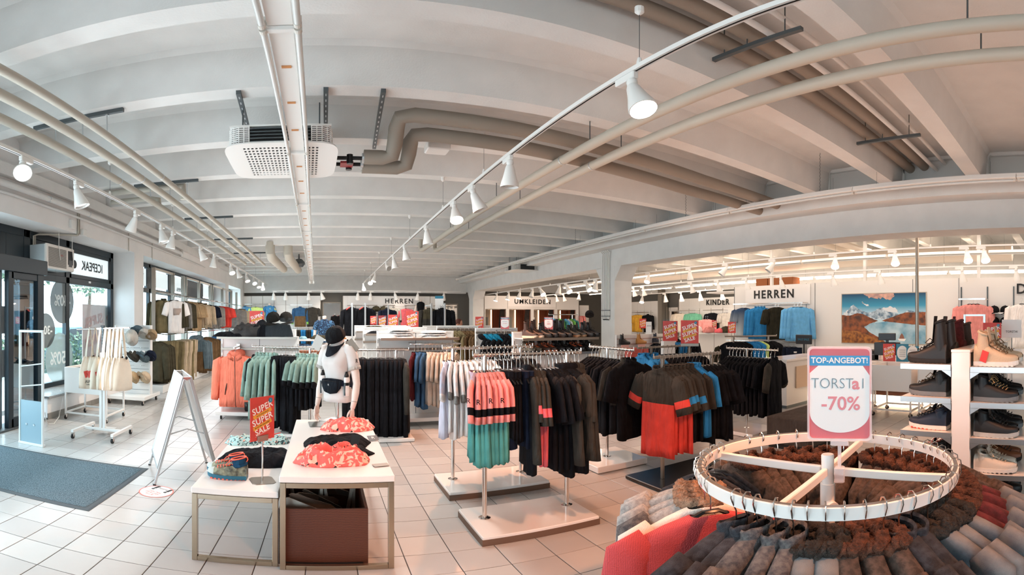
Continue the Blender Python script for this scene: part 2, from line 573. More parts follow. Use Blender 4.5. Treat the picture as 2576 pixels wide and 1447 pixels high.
# poster seen from behind, on the outer side of the glass
q0, q1 = gx(207, 765, GX - .12), gx(272, 920, GX - .12)
po = MB().box(GX - .125, GX - .115, q0.y, q1.y, q1.z, q0.z).build('poster_back', M('poster_pale', 'f3dcd8', .7, alpha=.9), w1)
ym = (q0.y + q1.y) / 2
for k, s in enumerate(('SUPER', 'SUPER', 'SALE')):
    text('lettering', s, .30, M('poster_ink', 'e9bdb8', .7), po, (GX - .10, ym - .12, q0.z - .35 - .42 * k), (pi / 2, radians(9), -pi / 2), .0005, bold=.006)
MB().box(GX - .11, GX - .10, ym + .42, ym + .72, q0.z - .55, q0.z - .02).build('notice_sheet', SIGNW, w1)
MB().lathe([(.09, -.002), (.09, .002)], (GX - .095, ym + .57, q0.z - .28), 8, 0, Matrix.Rotation(pi / 2, 3, 'Y')).build('stop_symbol', RED, w1)

# sliding entrance door
d1 = tag(link('door_1', None), None, None, None, 'structure')
DX = -4.16
MB().box(DX - .28, DX + .03, .7, 6.28, 2.30, 2.53, 0, .006).build('header_box', FRAME, d1)
bar(d1, 5.33, 5.45, 0, 2.32, DX - .09, DX - .01); bar(d1, 6.05, 6.22, 0, 2.32, DX - .09, DX + .0)
bar(d1, 5.4, 6.1, .0, .16, DX - .09, DX - .01); bar(d1, 5.4, 6.1, 2.2, 2.3, DX - .09, DX - .01)
pane('dark_leaf_glass', d1, 5.43, 6.07, .15, 2.22, DX - .05, DGLASS)
bar(d1, 5.20, 5.32, 0.02, 2.30, DX - .20, DX - .12, 'leaf_stile', ALU); bar(d1, 2.0, 5.2, .02, .16, DX - .2, DX - .12, 'leaf_rail', FRAME)
bar(d1, 2.0, 5.2, 2.2, 2.3, DX - .2, DX - .12, 'leaf_rail', FRAME)
pane('leaf_glass', d1, 2.0, 5.2, .15, 2.22, DX - .16)
bar(d1, .6, 6.3, 0, .03, DX - .3, DX + .02, 'threshold', GREYM)
bar(d1, .6, 6.42, 3.0, 3.13); bar(d1, 5.05, 5.15, 2.5, 3.1); bar(d1, 5.9, 6.45, 2.4, 3.1, GX - .04, GX + .03, 'fixed_panel'); pane('fanlight', d1, .6, 5.1, 2.5, 3.0)
bar(d1, 5.15, 5.9, 2.4, 3.1, GX - .04, GX + .03, 'fixed_panel')
for (px, py) in ((12, 805), (10, 915)):
    q = gx(px, py, DX - .14)
    MB().box(DX - .150, DX - .146, q.y - .25, q.y + .18, q.z - .2, q.z + .2).build('notice_sheet', SIGNW, d1)

# bay 2: windows behind the wall shelving
w2 = tag(link('window_2', None), None, None, None, 'structure')
ys = [10.37, 12.1, 13.9, 15.7, 17.6, 19.6]
for i, y in enumerate(ys):
    bar(w2, y - .05, y + .07, .36, 3.13)
for z0, z1 in ((3.02, 3.13), (2.34, 2.46), (.38, .47)):
    bar(w2, ys[0], ys[-1], z0, z1)
for i in range(5):
    pane('pane', w2, ys[i] + .05, ys[i + 1] - .03, .45, 2.36)
    if i in (0, 1, 2, 4):
        MB().box(GX - .012, GX + .012, ys[i] + .25, ys[i + 1] - .2, 2.52, 2.98).build('transom_pane', MATS['frosted_pane'], w2)
        bar(w2, ys[i] + .07, ys[i] + .25, 2.46, 3.02); bar(w2, ys[i + 1] - .2, ys[i + 1] - .05, 2.46, 3.02)
    else:
        MB().box(GX - .03, GX + .02, ys[i] + .05, ys[i + 1] - .05, 2.46, 3.02).build('transom_panel', FRAME, w2)
text('lettering', 'TOROT', .27, MATS['backlit_ink'], w2, (GX + .02, 11.25, 2.74), (pi / 2, 0, -pi / 2), .001)
text('lettering', 'UMMA', .20, MATS['backlit_ink'], w2, (GX + .02, 14.85, 2.58), (pi / 2, 0, -pi / 2), .001)
w3 = tag(link('window_3', None), None, None, None, 'structure')
for y0, y1 in ((20.3, 20.4), (21.7, 21.8), (23.1, 23.2)):
    bar(w3, y0, y1, .36, 3.13)
bar(w3, 20.3, 23.2, 3.03, 3.13); bar(w3, 20.3, 23.2, .36, .45)
pane('pane', w3, 20.4, 21.7, .45, 3.03); pane('pane', w3, 21.8, 23.1, .45, 3.03)
# pier between bay 2 and the far corner keeps a bright reveal

# ---- partition carrying the shop furniture on the right
HX = 11.2
w = MB(); w.box(HX, HX + .16, BACK, 9.62, 0, 2.62)
part = struct('wall_partition', w, WHITE)
for k, y in enumerate((9.62, 7.0, 6.72, 3.9, 2.72, .62)):
    MB().box(HX - .012, HX, y - .004, y + .004, 0, 2.62).build('panel_joint', GREYM, part)
for k in range(3):
    MB().box(HX + .03, HX + .11, 8.2 - k * 3.0, 8.28 - k * 3.0, 2.6, 4.2).build('stud', WHITEM, part)

# ---- outside
g = MB(); g.box(-40, GX - .15, -15, 45, -.3, -.08)
struct('ground_outside', g, M('pavement', 'd3d3cf', .8, var=(2, .06)))
bf = MB(); bf.box(-34, -30, -8, 40, -.1, 9)
struct('building_outside', bf, M('render_white', 'e4e8ea', .8))
MB().box(-30.02, -29.95, 2, 3.2, 1, 2.4).build('far_window', FRAME, bpy.data.objects['building_outside'])
for k in range(5):
    MB().box(-30.05, -29.95, 6 + 4.5 * k, 8 + 4.5 * k, 1.2, 3.2).build('far_window', M('far_glass', '5a7484', .2), bpy.data.objects['building_outside'])
# ================================================================== CEILING SERVICES
ORD = ['nearest', 'second', 'third', 'fourth', 'fifth', 'sixth', 'seventh', 'eighth', 'ninth', 'tenth', 'eleventh', 'twelfth', 'thirteenth', 'fourteenth', 'fifteenth', 'sixteenth']


def fluoro(name, label, x0, y0, x1, y1, z, tubes=2, lit=False, gap=.18, group=None, ww=.13):
    """batten with bare tubes from (x0,y0) to (x1,y1), tubes at height z"""
    L = hypot(x1 - x0, y1 - y0); a = atan2(-(x1 - x0), (y1 - y0))
    t = thing(name, label, 'ceiling light', (x0, y0, z), a, group)
    h = MB()
    h.loft([[(-ww / 2, y, .03), (-ww / 2 * .7, y, .085), (ww / 2 * .7, y, .085), (ww / 2, y, .03), (ww / 2, y, .018), (-ww / 2, y, .018)] for y in (.005, L - .005)])
    h.build('housing', WHITEM, t)
    for y in (L * .15, L * .85):
        MB().cyl((0, y, .08), (0, y, (RB if x0 < 12 else CZ) - z), .002, 5).build('suspension_wire', GREYM, t)
    offs = (-gap / 2, gap / 2) if tubes == 2 else (0,)
    for x in offs:
        b = MB(); b.cyl((x, .045, 0), (x, L - .045, 0), .0185, 14); b.build('tube', TUBEON if lit else TUBEOFF, t, True)
        for y in (.03, L - .03):
            b = MB(); b.cyl((x, y - .018, 0), (x, y + .018, 0), .021, 12); b.box(x - .02, x + .02, y - .014, y + .014, 0, .06)
            b.build('lamp_holder', M('holder_cream', 'cfc9c0', .5), t)
    if tubes == 2:
        b = MB(); b.box(-gap / 2, gap / 2, .012, .05, -.004, .03); b.build('cross_piece', WHITEM, t)
        for k in range(3):
            b = MB(); b.box(-.03, .03, L * (.22 + .26 * k), L * (.22 + .26 * k) + .03, .012, .02); b.build('clip', M('clip_orange', 'c98a54', .5), t)
    return t


zc = 3.3
row = [(-.20, .5), (-.225, 2.40), (-.262, 4.62), (-.31, 6.84), (-.35, 9.06), (-.39, 11.28), (-.43, 13.5), (-.47, 15.72), (-.51, 17.94), (-.56, 20.16), (-.60, 22.38)]
for k in range(len(row) - 1):
    (xa, ya), (xb, yb) = row[k], row[k + 1]
    fluoro('fluorescent_light', 'unlit white twin tube light, %s in the central row under the ceiling' % ORD[k], xa, ya, xb, yb, zc, group='twin tube lights in the central row')
yy = [-1.65, .75, 3.15, 5.6, 8.0, 10.4, 12.8, 15.2, 17.6, 20.0, 22.4]
for k in range(len(yy) - 1):
    fluoro('fluorescent_light', 'unlit single tube batten, %s along the edge of the dividing beam' % ORD[k], 6.40, yy[k], 6.40, yy[k + 1], 3.55, 1, group='single tube battens along the beam', ww=.17)
for k, (y, z1) in enumerate(((3.75, 4.3), (6.75, 4.3), (11.0, 4.3))):
    c = MB()
    for i in range(22):
        c.tube([(6.4, y, 3.66 + i * .03), (6.4 + .008 * (i % 2), y + .008 * ((i + 1) % 2), 3.675 + i * .03), (6.4, y, 3.69 + i * .03)], .004, 5)
    o = c.build('hanging_chain', GREYM); tag(o, 'thin chain holding the battens beside the beam, %s from the camera' % ORD[k], 'chain', 'chains holding the battens')
# lit tubes over the second room
for k in range(7):
    y0 = -1 + 2.45 * k
    fluoro('fluorescent_light', 'lit bare tube over the partition of the second room, %s of the row' % ORD[k], 14.6, y0, 14.6, y0 + 2.4, 3.08, 1, True, group='lit tubes over the partition')
for k in range(3):
    y0 = 16.3 + 2.45 * k
    fluoro('fluorescent_light', 'lit bare tube above the fitting rooms and children wall, %s of the row' % ORD[k], 14.6, y0, 14.6, y0 + 2.3, 3.08, 1, True, group='lit tubes above the children wall')
for k in range(8):
    y0 = -.5 + 2.45 * k
    fluoro('fluorescent_light', 'unlit grey batten above the second room, %s of the row' % ORD[k], 10.7, y0, 10.7, y0 + 2.4, 3.12, 1, group='unlit battens in the second room')
fluoro('fluorescent_light', 'short lit tube beside the first pillar, above the boots', 8.9, 14.0, 9.0, 16.4, 2.85, 1, True)


def pipe(name, label, pts, r, mat=PIPE, group=None, bands=(), n=14):
    t = tag(MB().tube(pts, r, n).build(name, mat, None, True), label, 'pipe', group)
    for p, d in bands:
        p = Vector(p); d = Vector(d)
        MB().cyl(p - d * .012, p + d * .012, r * 1.06, 14).build('pipe_clamp', ALU, t)
    return t


DY = Vector((0, 1, 0))
for (x, r, ye, nm) in ((-2.11, .042, 16.6, 'innermost'), (-2.39, .05, 16.0, 'middle'), (-2.72, .05, 16.2, 'outermost')):
    pipe('ceiling_pipe', 'grey lagged pipe over the entrance side, %s of the three' % nm, [(x, BACK + .2, 3.55), (x, ye, 3.55)], r, bands=[((x, y, 3.55), DY) for y in (5.9, 8.7, 11.6)])
for k, y in enumerate((4.29, 7.1, 9.9, 12.7, 15.5)):
    t = thing('pipe_bracket', 'dark slotted rail with hanger rods above the three pipes, %s from the camera' % ORD[k], 'bracket', (-2.45, y, RB), 0, 'rails carrying the three pipes')
    MB().box(-.55, .52, -.02, .02, -.045, 0).build('rail', GREYM, t)
    for x, zz in ((-.27, -.30), (.06, -.30), (.34, -.30)):
        b = MB(); b.cyl((x, 0, -.27), (x, 0, -.03), .007, 6); b.cyl((x, 0, -.06), (x, 0, -.04), .018, 8); b.build('hanger_rod', ALU, t)
pipe('branch_pipe', 'short grey branch pipe dropping behind the entrance pipes', [(-3.6, 7.2, 3.78), (-2.5, 7.2, 3.78), (-2.2, 7.2, 3.78), (-2.2, 7.2, 3.55)], .05)
pipe('branch_pipe', 'second grey branch pipe beside the rail over the entrance', [(-3.6, 7.5, 3.70), (-2.9, 7.5, 3.70), (-2.72, 7.5, 3.66), (-2.72, 7.5, 3.55)], .045)
for k, (x, y0, y1) in enumerate(((-1.62, 14.1, 17.6), (-1.10, 14.3, 18.0))):
    pipe('duct_pipe', 'thick grey elbow pipe near the far end, %s' % ('left' if k == 0 else 'right'), [(x, y0, 3.95), (x, y0, 3.62), (x + .02, y0 + .2, 3.5), (x + .1, y1, 3.5)], .14)
pipe('wall_pipe', 'white pipe running along the left wall above the windows', [(-4.06, BACK + .2, 3.53), (-4.06, 13.0, 3.53), (-4.09, 13.2, 3.5), (-4.12, 13.3, 3.7)], .05, CEIL, bands=[((-4.06, y, 3.53), DY) for y in (6.2, 7.5, 9.2, 11)])
pipe('wall_pipe', 'thin white conduit under the pipe on the left wall', [(-4.12, BACK + .2, 3.42), (-4.12, 16.0, 3.42)], .022, CEIL)
for x, r, nm in ((2.68, .058, 'nearer'), (3.09, .058, 'farther')):
    ye = 13.0
    pipe('ceiling_pipe', 'long grey lagged pipe crossing above the clothes racks, the %s one' % nm, [(x, BACK + .2, 3.55), (x, ye - .3, 3.55), (x, ye, 3.58), (x, ye + .12, 3.66), (x, ye + .12, 3.95)], r,
         bands=[((x, y, 3.55), DY) for y in (4.9, 9.5)])
for x in (2.68, 3.09):
    for k, y in enumerate((.6, 4.3, 7.1, 9.9)):
        b = MB(); b.cyl((x, y, 3.6), (x, y, 3.86), .006, 6)
        tag(b.build('hanger_rod', GREYM), 'thin threaded rod holding the %s long pipe to a rib, %s from the camera' % ('left' if x < 3 else 'right', ORD[k]), 'rod', 'rods holding the long pipes')
# pipes in the bay running to the beam (right)
for k, (y, z, r) in enumerate(((2.60, 4.16, .075), (2.36, 4.18, .075), (2.16, 4.10, .03), (2.02, 4.20, .028))):
    pipe('cross_pipe', ['grey lagged pipe between the ribs entering the beam wall', 'second lagged pipe beside it entering the beam wall', 'thin pipe next to the lagged pipes', 'thinnest pale pipe of the bay beside the lagged pipes'][k],
         [(.6, y, z), (BX - .02, y, z)], r, PIPEB if k < 2 else CEIL)
    if k < 2:
        tag(MB().cyl((BX - .012, y, z), (BX - .002, y, z), .14, 20).build('wall_hole', BLACKR), 'dark round wall hole where %s lagged pipe enters' % ('the first' if k == 0 else 'the second'), 'hole')
for k, x in enumerate((2.9, 5.6)):
    t = thing('pipe_bracket', 'dark rail under the bay pipes, %s the beam' % ('farther from' if k == 0 else 'nearer to'), 'bracket', (x, 2.3, 4.0))
    MB().box(-.02, .02, -.45, .42, .0, .04).build('rail', GREYM, t)
    for y in (-.3, .06, .3):
        MB().cyl((0, y, .02), (0, y, .34), .006, 6).build('hanger_rod', GREYM, t)

# ---- heater units
def heater(x, y, z, w, d, rot, label, full=True):
    t = thing('ceiling_heater', label, 'heater', (x, y, z), rot)
    b = MB()
    # bottom plate with square perforations (rounded outline)
    n = 13; cx0 = w * .30
    pl = []
    for k in range(40):
        a = 2 * pi * k / 40
        pl.append((w / 2 * math.copysign(abs(cos(a)) ** .35, cos(a)), d / 2 * math.copysign(abs(sin(a)) ** .35, sin(a))))
    gx0, gx1, gy0, gy1 = -w * .33, w * .33, -d * .40, d * .40
    nx, ny = 19, 12
    b.loft([[(px, py, 0) for px, py in pl], [(px * .985, py * .985, .02) for px, py in pl]], cap=False)
    # frame around the perforated field
    ring = [(max(gx0, min(gx1, px)), max(gy0, min(gy1, py))) for px, py in pl]
    b.loft([[(px, py, 0) for px, py in pl], [(px, py, 0) for px, py in ring]], cap=False)
    sx, sy = (gx1 - gx0) / nx, (gy1 - gy0) / ny
    bw = .36
    for i in range(nx + 1):
        xx = gx0 + i * sx
        b.box(max(gx0, xx - sx * bw / 1.6), min(gx1, xx + sx * bw / 1.6), gy0, gy1, 0, .006)
    for j in range(ny + 1):
        yy_ = gy0 + j * sy
        b.box(gx0, gx1, max(gy0, yy_ - sy * bw / 1.6), min(gy1, yy_ + sy * bw / 1.6), .0005, .0065)
    b.build('grille_plate', WHITEM, t)
    MB().box(gx0, gx1, gy0, gy1, .07, .075).build('dark_inside', BLACKR, t)
    # body: rounded slotted corners and dark fins
    bh = .22; bx, by = w * .44, d * .44
    MB().box(-bx * .98, bx * .98, -by * .98, by * .98, bh, bh + .02).build('top_cover', WHITEM, t)
    MB().box(-bx * .86, bx * .86, -by * .86, by * .86, .06, bh).build('core', BLACKR, t)
    for s in (-1, 1):
        for q in (-1, 1):
            c = MB()
            for i in range(9):
                zz = .035 + i * (bh - .045) / 8
                arc = [(s * (bx - .20), q * by), (s * (bx - .10), q * by), (s * (bx - .03), q * (by - .03)), (s * bx, q * (by - .10)), (s * bx, q * (by - .34))]
                c.tube([(ax, ay, zz) for ax, ay in arc], .0075, 5)
            for ax, ay in ((bx - .20, by), (bx - .15, by), (bx - .1, by), (bx - .05, by - .02), (bx - .015, by - .05), (bx, by - .1), (bx, by - .18), (bx, by - .26), (bx, by - .34)):
                c.box(s * ax - .005, s * ax + .005, q * ay - .005, q * ay + .005, .02, bh)
            c.build('slotted_corner', WHITEM, t)
    for q in (-1, 1):
        for i in range(5):
            MB().box(-bx + .21, bx - .21, q * by - .01, q * by + .01, .04 + i * .036, .05 + i * .036).build('fin', GREYM, t)
        for i in range(5):
            MB().box(q * bx - .01, q * bx + .01, -by + .36, by - .36, .04 + i * .036, .05 + i * .036).build('fin', GREYM, t)
    for (hx, hy) in ((-bx + .12, -by + .15), (bx - .12, -by + .15), (-bx + .12, by - .15), (bx - .12, by - .15)):
        MB().cyl((hx, hy, bh), (hx, hy, .55), .008, 6).build('hanger_rod', GREYM, t)
    return t


heater(-.44, 5.03, 3.34, 1.13, 1.22, radians(2), 'white ceiling air heater with a perforated bottom plate over the centre of the shop')
heater(7.0, 15.9, 3.38, 1.1, 1.1, 0, 'second white air heater with dark fins, far back beside the beam')
for k, (a, b) in enumerate((((597, 224), (632, 306)), ((820, 222), (821, 304)), ((964, 228), (926, 352)))):
    p, q = gz(*a, RB - .012), gz(*b, 3.72 if k < 2 else 3.62)
    p = Vector((p.x, 4.2, RB - .02)); d = q - p
    L = (Vector((p.x, 5.85, RB - .02)) - p).length
    t = thing('slotted_rail', 'dark slotted mounting rail at the air heater, %s of the three' % ('left', 'middle', 'right')[k], 'rail', (p.x, 4.22, RB - .0), radians((4, 0, -3)[k]))
    MB().box(-.022, .022, 0, 1.62, -.045, 0).build('rail', GREYM, t)
    for i in range(12):
        MB().box(-.006, .006, .06 + i * .13, .11 + i * .13, -.047, -.044).build('slot', ALU, t)
# lagged heater connections
zz = 3.42
pipe('heater_pipe', 'brown lagged pipe with elbows from the air heater, upper one', [(.42, 5.08, 3.42), (.62, 5.08, 3.42), (.72, 5.06, 3.44), (.74, 4.98, 3.56), (.74, 4.86, 3.70), (.76, 4.74, 3.78), (.90, 4.70, 3.80), (2.0, 4.72, 3.78), (5.0, 4.9, 3.72), (7.3, 5.0, 3.72)], .085, PIPEB)
pipe('heater_pipe', 'brown lagged pipe with elbows from the air heater, lower one', [(.42, 5.36, 3.40), (.82, 5.36, 3.40), (.92, 5.34, 3.43), (.94, 5.26, 3.55), (.94, 5.14, 3.66), (.97, 5.06, 3.71), (1.1, 5.04, 3.72), (2.2, 5.06, 3.70), (5.0, 5.3, 3.66), (7.3, 5.4, 3.66)], .085, PIPEB)
t = thing('valve', 'red and black shut-off valves between heater and lagged pipes', 'valve', (.25, 5.15, 3.41))
for y in (-.05, .17):
    MB().cyl((-.12, y, 0), (.17, y, 0), .022, 10).build('valve_pipe', BLACKR, t, True)
    MB().cyl((.02, y, -.07), (.02, y, .04), .035, 10).build('valve_body', BLACKP, t, True)
b = MB(); b.box(-.08, .06, -.02, .14, -.05, -.025); b.build('handle', M('valve_red', '8e1f22', .4), t)
for y in (-.05, .17):
    b = MB(); b.cyl((.15, y, 0), (.18, y, 0), .06, 14); b.build('end_ring', ALU, t)
b = MB(); b.box(-.14, .14, -.12, .12, 0, .11, 0, .012)
tag(b.build('junction_box', WHITEM, None, False, gz(1100, 382, 3.74)), 'small white junction box under a rib beside the lagged pipes', 'box')
t = thing('ceiling_spotlamp', 'dark cage lamp far back under the ceiling left of the tubes', 'lamp', gz(745, 662, 3.62) + Vector((.1, .0, .02)))
MB().lathe([(.10, .12), (.2, .02), (.22, -.06), (.14, -.16)], n=14).build('cage', GREYM, t)
MB().lathe([(.02, .3), (.03, .1)], n=8).build('stem', GREYM, t)

# ---- lighting tracks with lamps
def track(label, x0, y0, x1, y1, z, wires=()):
    L = hypot(x1 - x0, y1 - y0); a = atan2(-(x1 - x0), y1 - y0)
    t = thing('lighting_track', label, 'track', (x0, y0, z), a)
    MB().box(-.02, .02, 0, L, 0, .036).build('track_profile', WHITEM, t)
    MB().box(-.005, .005, 0, L, -.002, .003).build('slot', BLACKR, t)
    for w in wires:
        b = MB(); b.cyl((0, w, .03), (0, w, RB - z), .0022, 5); b.build('suspension_wire', GREYM, t)
        MB().lathe([(.03, RB - z), (.03, RB - z - .05), (.008, RB - z - .075)], (0, w, 0), 10).build('wire_cap', WHITEM, t)
        MB().lathe([(.012, .09), (.02, .05), (.02, .03)], (0, w, 0), 8).build('wire_grip', WHITEM, t)
    return t


lamp_meshes = {}


def spot(label, loc, aim, lit=False, power=0, along='Y', group=None, cone=75, sc=1.0, radius=.05, col=WARM):
    """track lamp hanging under its adapter at loc; aim = direction of the beam"""
    if not lamp_meshes:
        b = MB(); b.box(-.022, .022, -.10, .10, -.055, .0, 0, .006); lamp_meshes['a'] = b.mesh('adapter', WHITEM)
        b = MB(); b.lathe([(.018, -.05), (.034, -.06), (.038, -.085), (.03, -.11), (.012, -.12)], n=12); lamp_meshes['k'] = b.mesh('knuckle', WHITEM, True)
        b = MB(); b.lathe([(.012, 0), (.032, -.005), (.042, -.03), (.05, -.07), (.062, -.12), (.076, -.165), (.084, -.20), (.085, -.215), (.079, -.215), (.074, -.19), (.05, -.13)], n=20)
        lamp_meshes['h'] = b.mesh('lamp_head', WHITEM, True)
        for nm, mt in (('on', LAMPON), ('off', LAMPOFF)):
            b = MB(); b.lathe([(.074, -.192), (.06, -.20), (.03, -.204), (.002, -.205)], n=18); lamp_meshes[nm] = b.mesh('bulb_face', mt, True)
    t = thing('track_spotlight', label, 'spotlight', loc, 0, group)
    a = link('adapter', lamp_meshes['a'], t, None, (0, 0, 0 if along == 'Y' else pi / 2))
    a.location = (0, .06, 0) if along == 'Y' else (.06, 0, 0)
    link('knuckle', lamp_meshes['k'], t)
    d = Vector(aim).normalized()
    q = (-d).to_track_quat('Z', 'Y')
    h = link('lamp_head', lamp_meshes['h'], t, (0, 0, -.105)); h.rotation_euler = q.to_euler()
    h.scale = (sc, sc, sc)
    link('bulb_face', lamp_meshes['on' if lit else 'off'], h)
    if lit and power:
        l = bpy.data.lights.new('spot_beam', 'SPOT'); l.energy = power * 3.2; l.color = col
        l.spot_size = radians(cone); l.spot_blend = .6; l.shadow_soft_size = radius
        o = bpy.data.objects.new('spot_beam', l); COL.objects.link(o); o.parent = t
        o.location = Vector((0, 0, -.105)) + d * .23; o.rotation_euler = q.to_euler()
    return t


def on_track(X, px):
    return X / tan((px - XV) / FPX)


DN = (0, .05, -1)
zt = 3.3
track('white lighting track along the window side', -2.81, BACK + .5, -2.81, 23.0, zt, (6.6, 9.3, 12.0, 14.7, 17.4, 20.1, 22.8, 25.4))
for k, (px, lit, aim, pw) in enumerate(((57, 1, (.55, -.75, -.7), 22), (192, 0, (.30, .1, -1), 0), (341, 1, (-.45, .1, -1), 60), (405, 0, (.3, -.1, -1), 0), (434, 0, (-.2, 0, -1), 0), (503, 0, (.45, .1, -1), 0),
                                       (538, 0, (-.1, 0, -1), 0), (580, 1, (.35, -.5, -.9), 110), (597, 0, (.4, 0, -1), 0), (619, 1, (.35, -.4, -1), 110), (637, 1, (.4, -.7, -.8), 130), (650, 1, (.2, -.5, -1), 0), (661, 1, (.1, -.5, -1), 0))):
    spot('white track lamp on the window-side track, %s from the camera%s' % (ORD[k], ', lit' if lit else ''), (-2.81, on_track(-2.81, px), zt), aim, lit, pw, group='lamps on the window-side track', sc=1.1, col=(1, .80, .64))
track('long white lighting track running over the racks', 1.79, -1.5, 1.79, 22.5, zt, (3.8, 6.65, 8.55, 11.4, 14.2, 17.0, 19.8, 22.6))
for k, (px, lit, aim, pw) in enumerate(((1590, 1, (.06, -.40, -.9), 62), (1283, 0, (.0, .05, -1), 0), (1190, 0, (.4, -.1, -1), 0), (1143, 1, (.0, -.60, -1), 150), (1073, 0, (.12, 0, -1), 0), (1018, 0, (.2, 0, -1), 0),
                                       (990, 0, (.2, 0, -1), 0), (972, 0, (.25, -.8, -.5), 0), (944, 1, (-.3, -.2, -1), 100), (932, 1, (-.1, -.8, -.8), 110), (914, 1, (.1, -.6, -.9), 110), (901, 0, (-.3, -.3, -1), 0), (885, 1, (.1, -.7, -.8), 110))):
    spot('white track lamp above the racks, %s from the camera%s' % (ORD[k], ', lit' if lit else ''), (1.79, on_track(1.79, px), zt), aim, lit, pw, group='lamps on the track above the racks', sc=1.12, cone=125 if k in (0, 3) else 75)
for k, (y, aim, pw, cl) in enumerate(((-.15, (-.46, 1.0, -.67), 34, (1, .90, .82)), (-.55, (-.05, .9, -1), 120, (1, .36, .15)))):  # unseen lamps added to light the tables and the front floor
    spot('added lit track lamp out of the picture above the camera, %s' % ORD[k], (1.79, y, zt), aim, True, pw, group='added lamps above the camera', sc=1.12, cone=31 if k == 0 else 85, col=cl)
# far wall track
track('white lighting track in front of the far wall', -2.6, 23.45, 6.9, 23.45, 3.03, ())
for k, (px, lit) in enumerate(((688, 0), (718, 0), (776, 0), (808, 1), (900, 0), (932, 0), (993, 1), (1051, 0), (1117, 0))):
    X = 23.45 * tan((px - XV) / FPX)
    spot('small white track lamp in front of the far wall, %s from the left' % ORD[k].replace('nearest', 'first'), (X, 23.45, 3.03), (0, .5, -1) if not lit else (.3, .2, -1), lit, 60 if lit else 0, 'X', 'lamps in front of the far wall', sc=1.5)
# second room
track('lighting track beside the pillars in the second room', 8.2, 12.4, 8.2, 23.3, 2.9, (.8, 3.6, 6.4, 9.2))
for k, (px, lit) in enumerate(((1500, 1), (1475, 1), (1425, 1), (1408, 0), (1360, 1), (1340, 0), (1308, 1), (1280, 1), (1250, 1))):
    spot('lamp on the track between the pillars, %s from the camera%s' % (ORD[k], ', lit' if lit else ''), (8.2, on_track(8.2, px), 2.9), (.1, -.7, -.8) if px in (1425, 1475, 1360) else (-.3, -.1, -1), lit, 70 if lit else 0, group='lamps between the pillars', sc=1.3)
track('upper lighting track over the service counter', 9.45, -2, 9.45, 15.5, 3.1, (2.1, 4.9, 7.7, 10.5, 13.3))
for k, (px, lit) in enumerate(((2475, 1), (2432, 1), (2251, 1), (2101, 1), (1947, 0), (1828, 0), (1735, 0), (1632, 1))):
    spot('lamp on the upper track over the service counter, %s from the right%s' % (ORD[k].replace('nearest', 'first'), ', lit' if lit else ''), (9.45, on_track(9.45, px), 3.1), (-.5, -.25, -.85) if lit else ((-.5, .4, -.8) if px in (1947, 1828) else (.1, 0, -1)), lit, 90 if lit else 0, group='lamps over the service counter', sc=1.15)
track('lower lighting track in front of the partition', 10.5, -2, 10.5, 22.5, 2.8, (2.1, 4.9, 7.7, 10.5, 13.3))
for k, px in enumerate((2556, 2420, 2213, 2095, 1964, 1877, 1806, 1739, 1618, 1594, 1457, 1418, 1400, 1374)):
    lit = px == 1374
    spot('unlit white lamp on the lower track before the partition, %s from the right' % ORD[k].replace('nearest', 'first') if not lit else 'white lamp at the far end of the lower track, lit', (10.5, on_track(10.5, px), 2.8), (.25, -.1, -1) if px != 1457 else (-.2, -.2, -1), lit, 60 if lit else 0, group='lamps on the lower track', sc=1.1)
track('short lighting track before the children wall', 14.0, 12.6, 14.0, 18.5, 2.8, (1.0, 4.5))
for k, px in enumerate((1816, 1761, 1713, 1673, 1616)):
    lit = px == 1616
    spot('white lamp before the children wall, %s from the right%s' % (ORD[k].replace('nearest', 'first'), ', lit' if lit else ''), (14.0, on_track(14.0, px), 2.8), (.2, 0, -1) if not lit else (-.4, -.3, -1), lit, 60 if lit else 0, group='lamps before the children wall', sc=1.35)
# duct and pipes over the second room
pipe('round_duct', 'thick cream round duct over the second room', [(12.6, 1.6, 3.42), (12.6, 16.5, 3.42)], .24, M('duct_cream', 'e6d8c8', .5))
for k, x in enumerate((9.0, 9.9)):
    pipe('ceiling_pipe', 'cream pipe under the ribs of the second room, %s one' % ('left' if k == 0 else 'right'), [(8.2, 5.9 + k * .5, 3.66), (16.0, 5.9 + k * .5, 3.66)], .09, MATS['duct_cream'])
pipe('steel_post', 'brushed steel post rising from the service counter to the ceiling', [gx(2307, 1000, 8.75) * 1.0, Vector((8.75, gx(2307, 900, 8.75).y, 3.3)), Vector((8.75, gx(2307, 900, 8.75).y + .25, 3.85))], .035, STEEL)
MATB = M('cardboard', 'a5643c', .85, bump=(20, .03))
for k in range(3):
    o = MB().box(0, .4, 0, .46, 0, .34, 0, .006).build('cardboard_box', MATB, None, False, (12.2, 8.12 + k * .49, 2.60))
    tag(o, 'brown cardboard box stored behind the partition top, %s from the right' % ORD[k].replace('nearest', 'first'), 'box', 'boxes above the partition')
sh = MB(); sh.box(12.2, 13.0, 7.3, 11.8, 2.55, 2.60)
tag(sh.build('storage_shelf', WHITE), 'high storage board carrying cardboard boxes behind the partition', 'shelf')
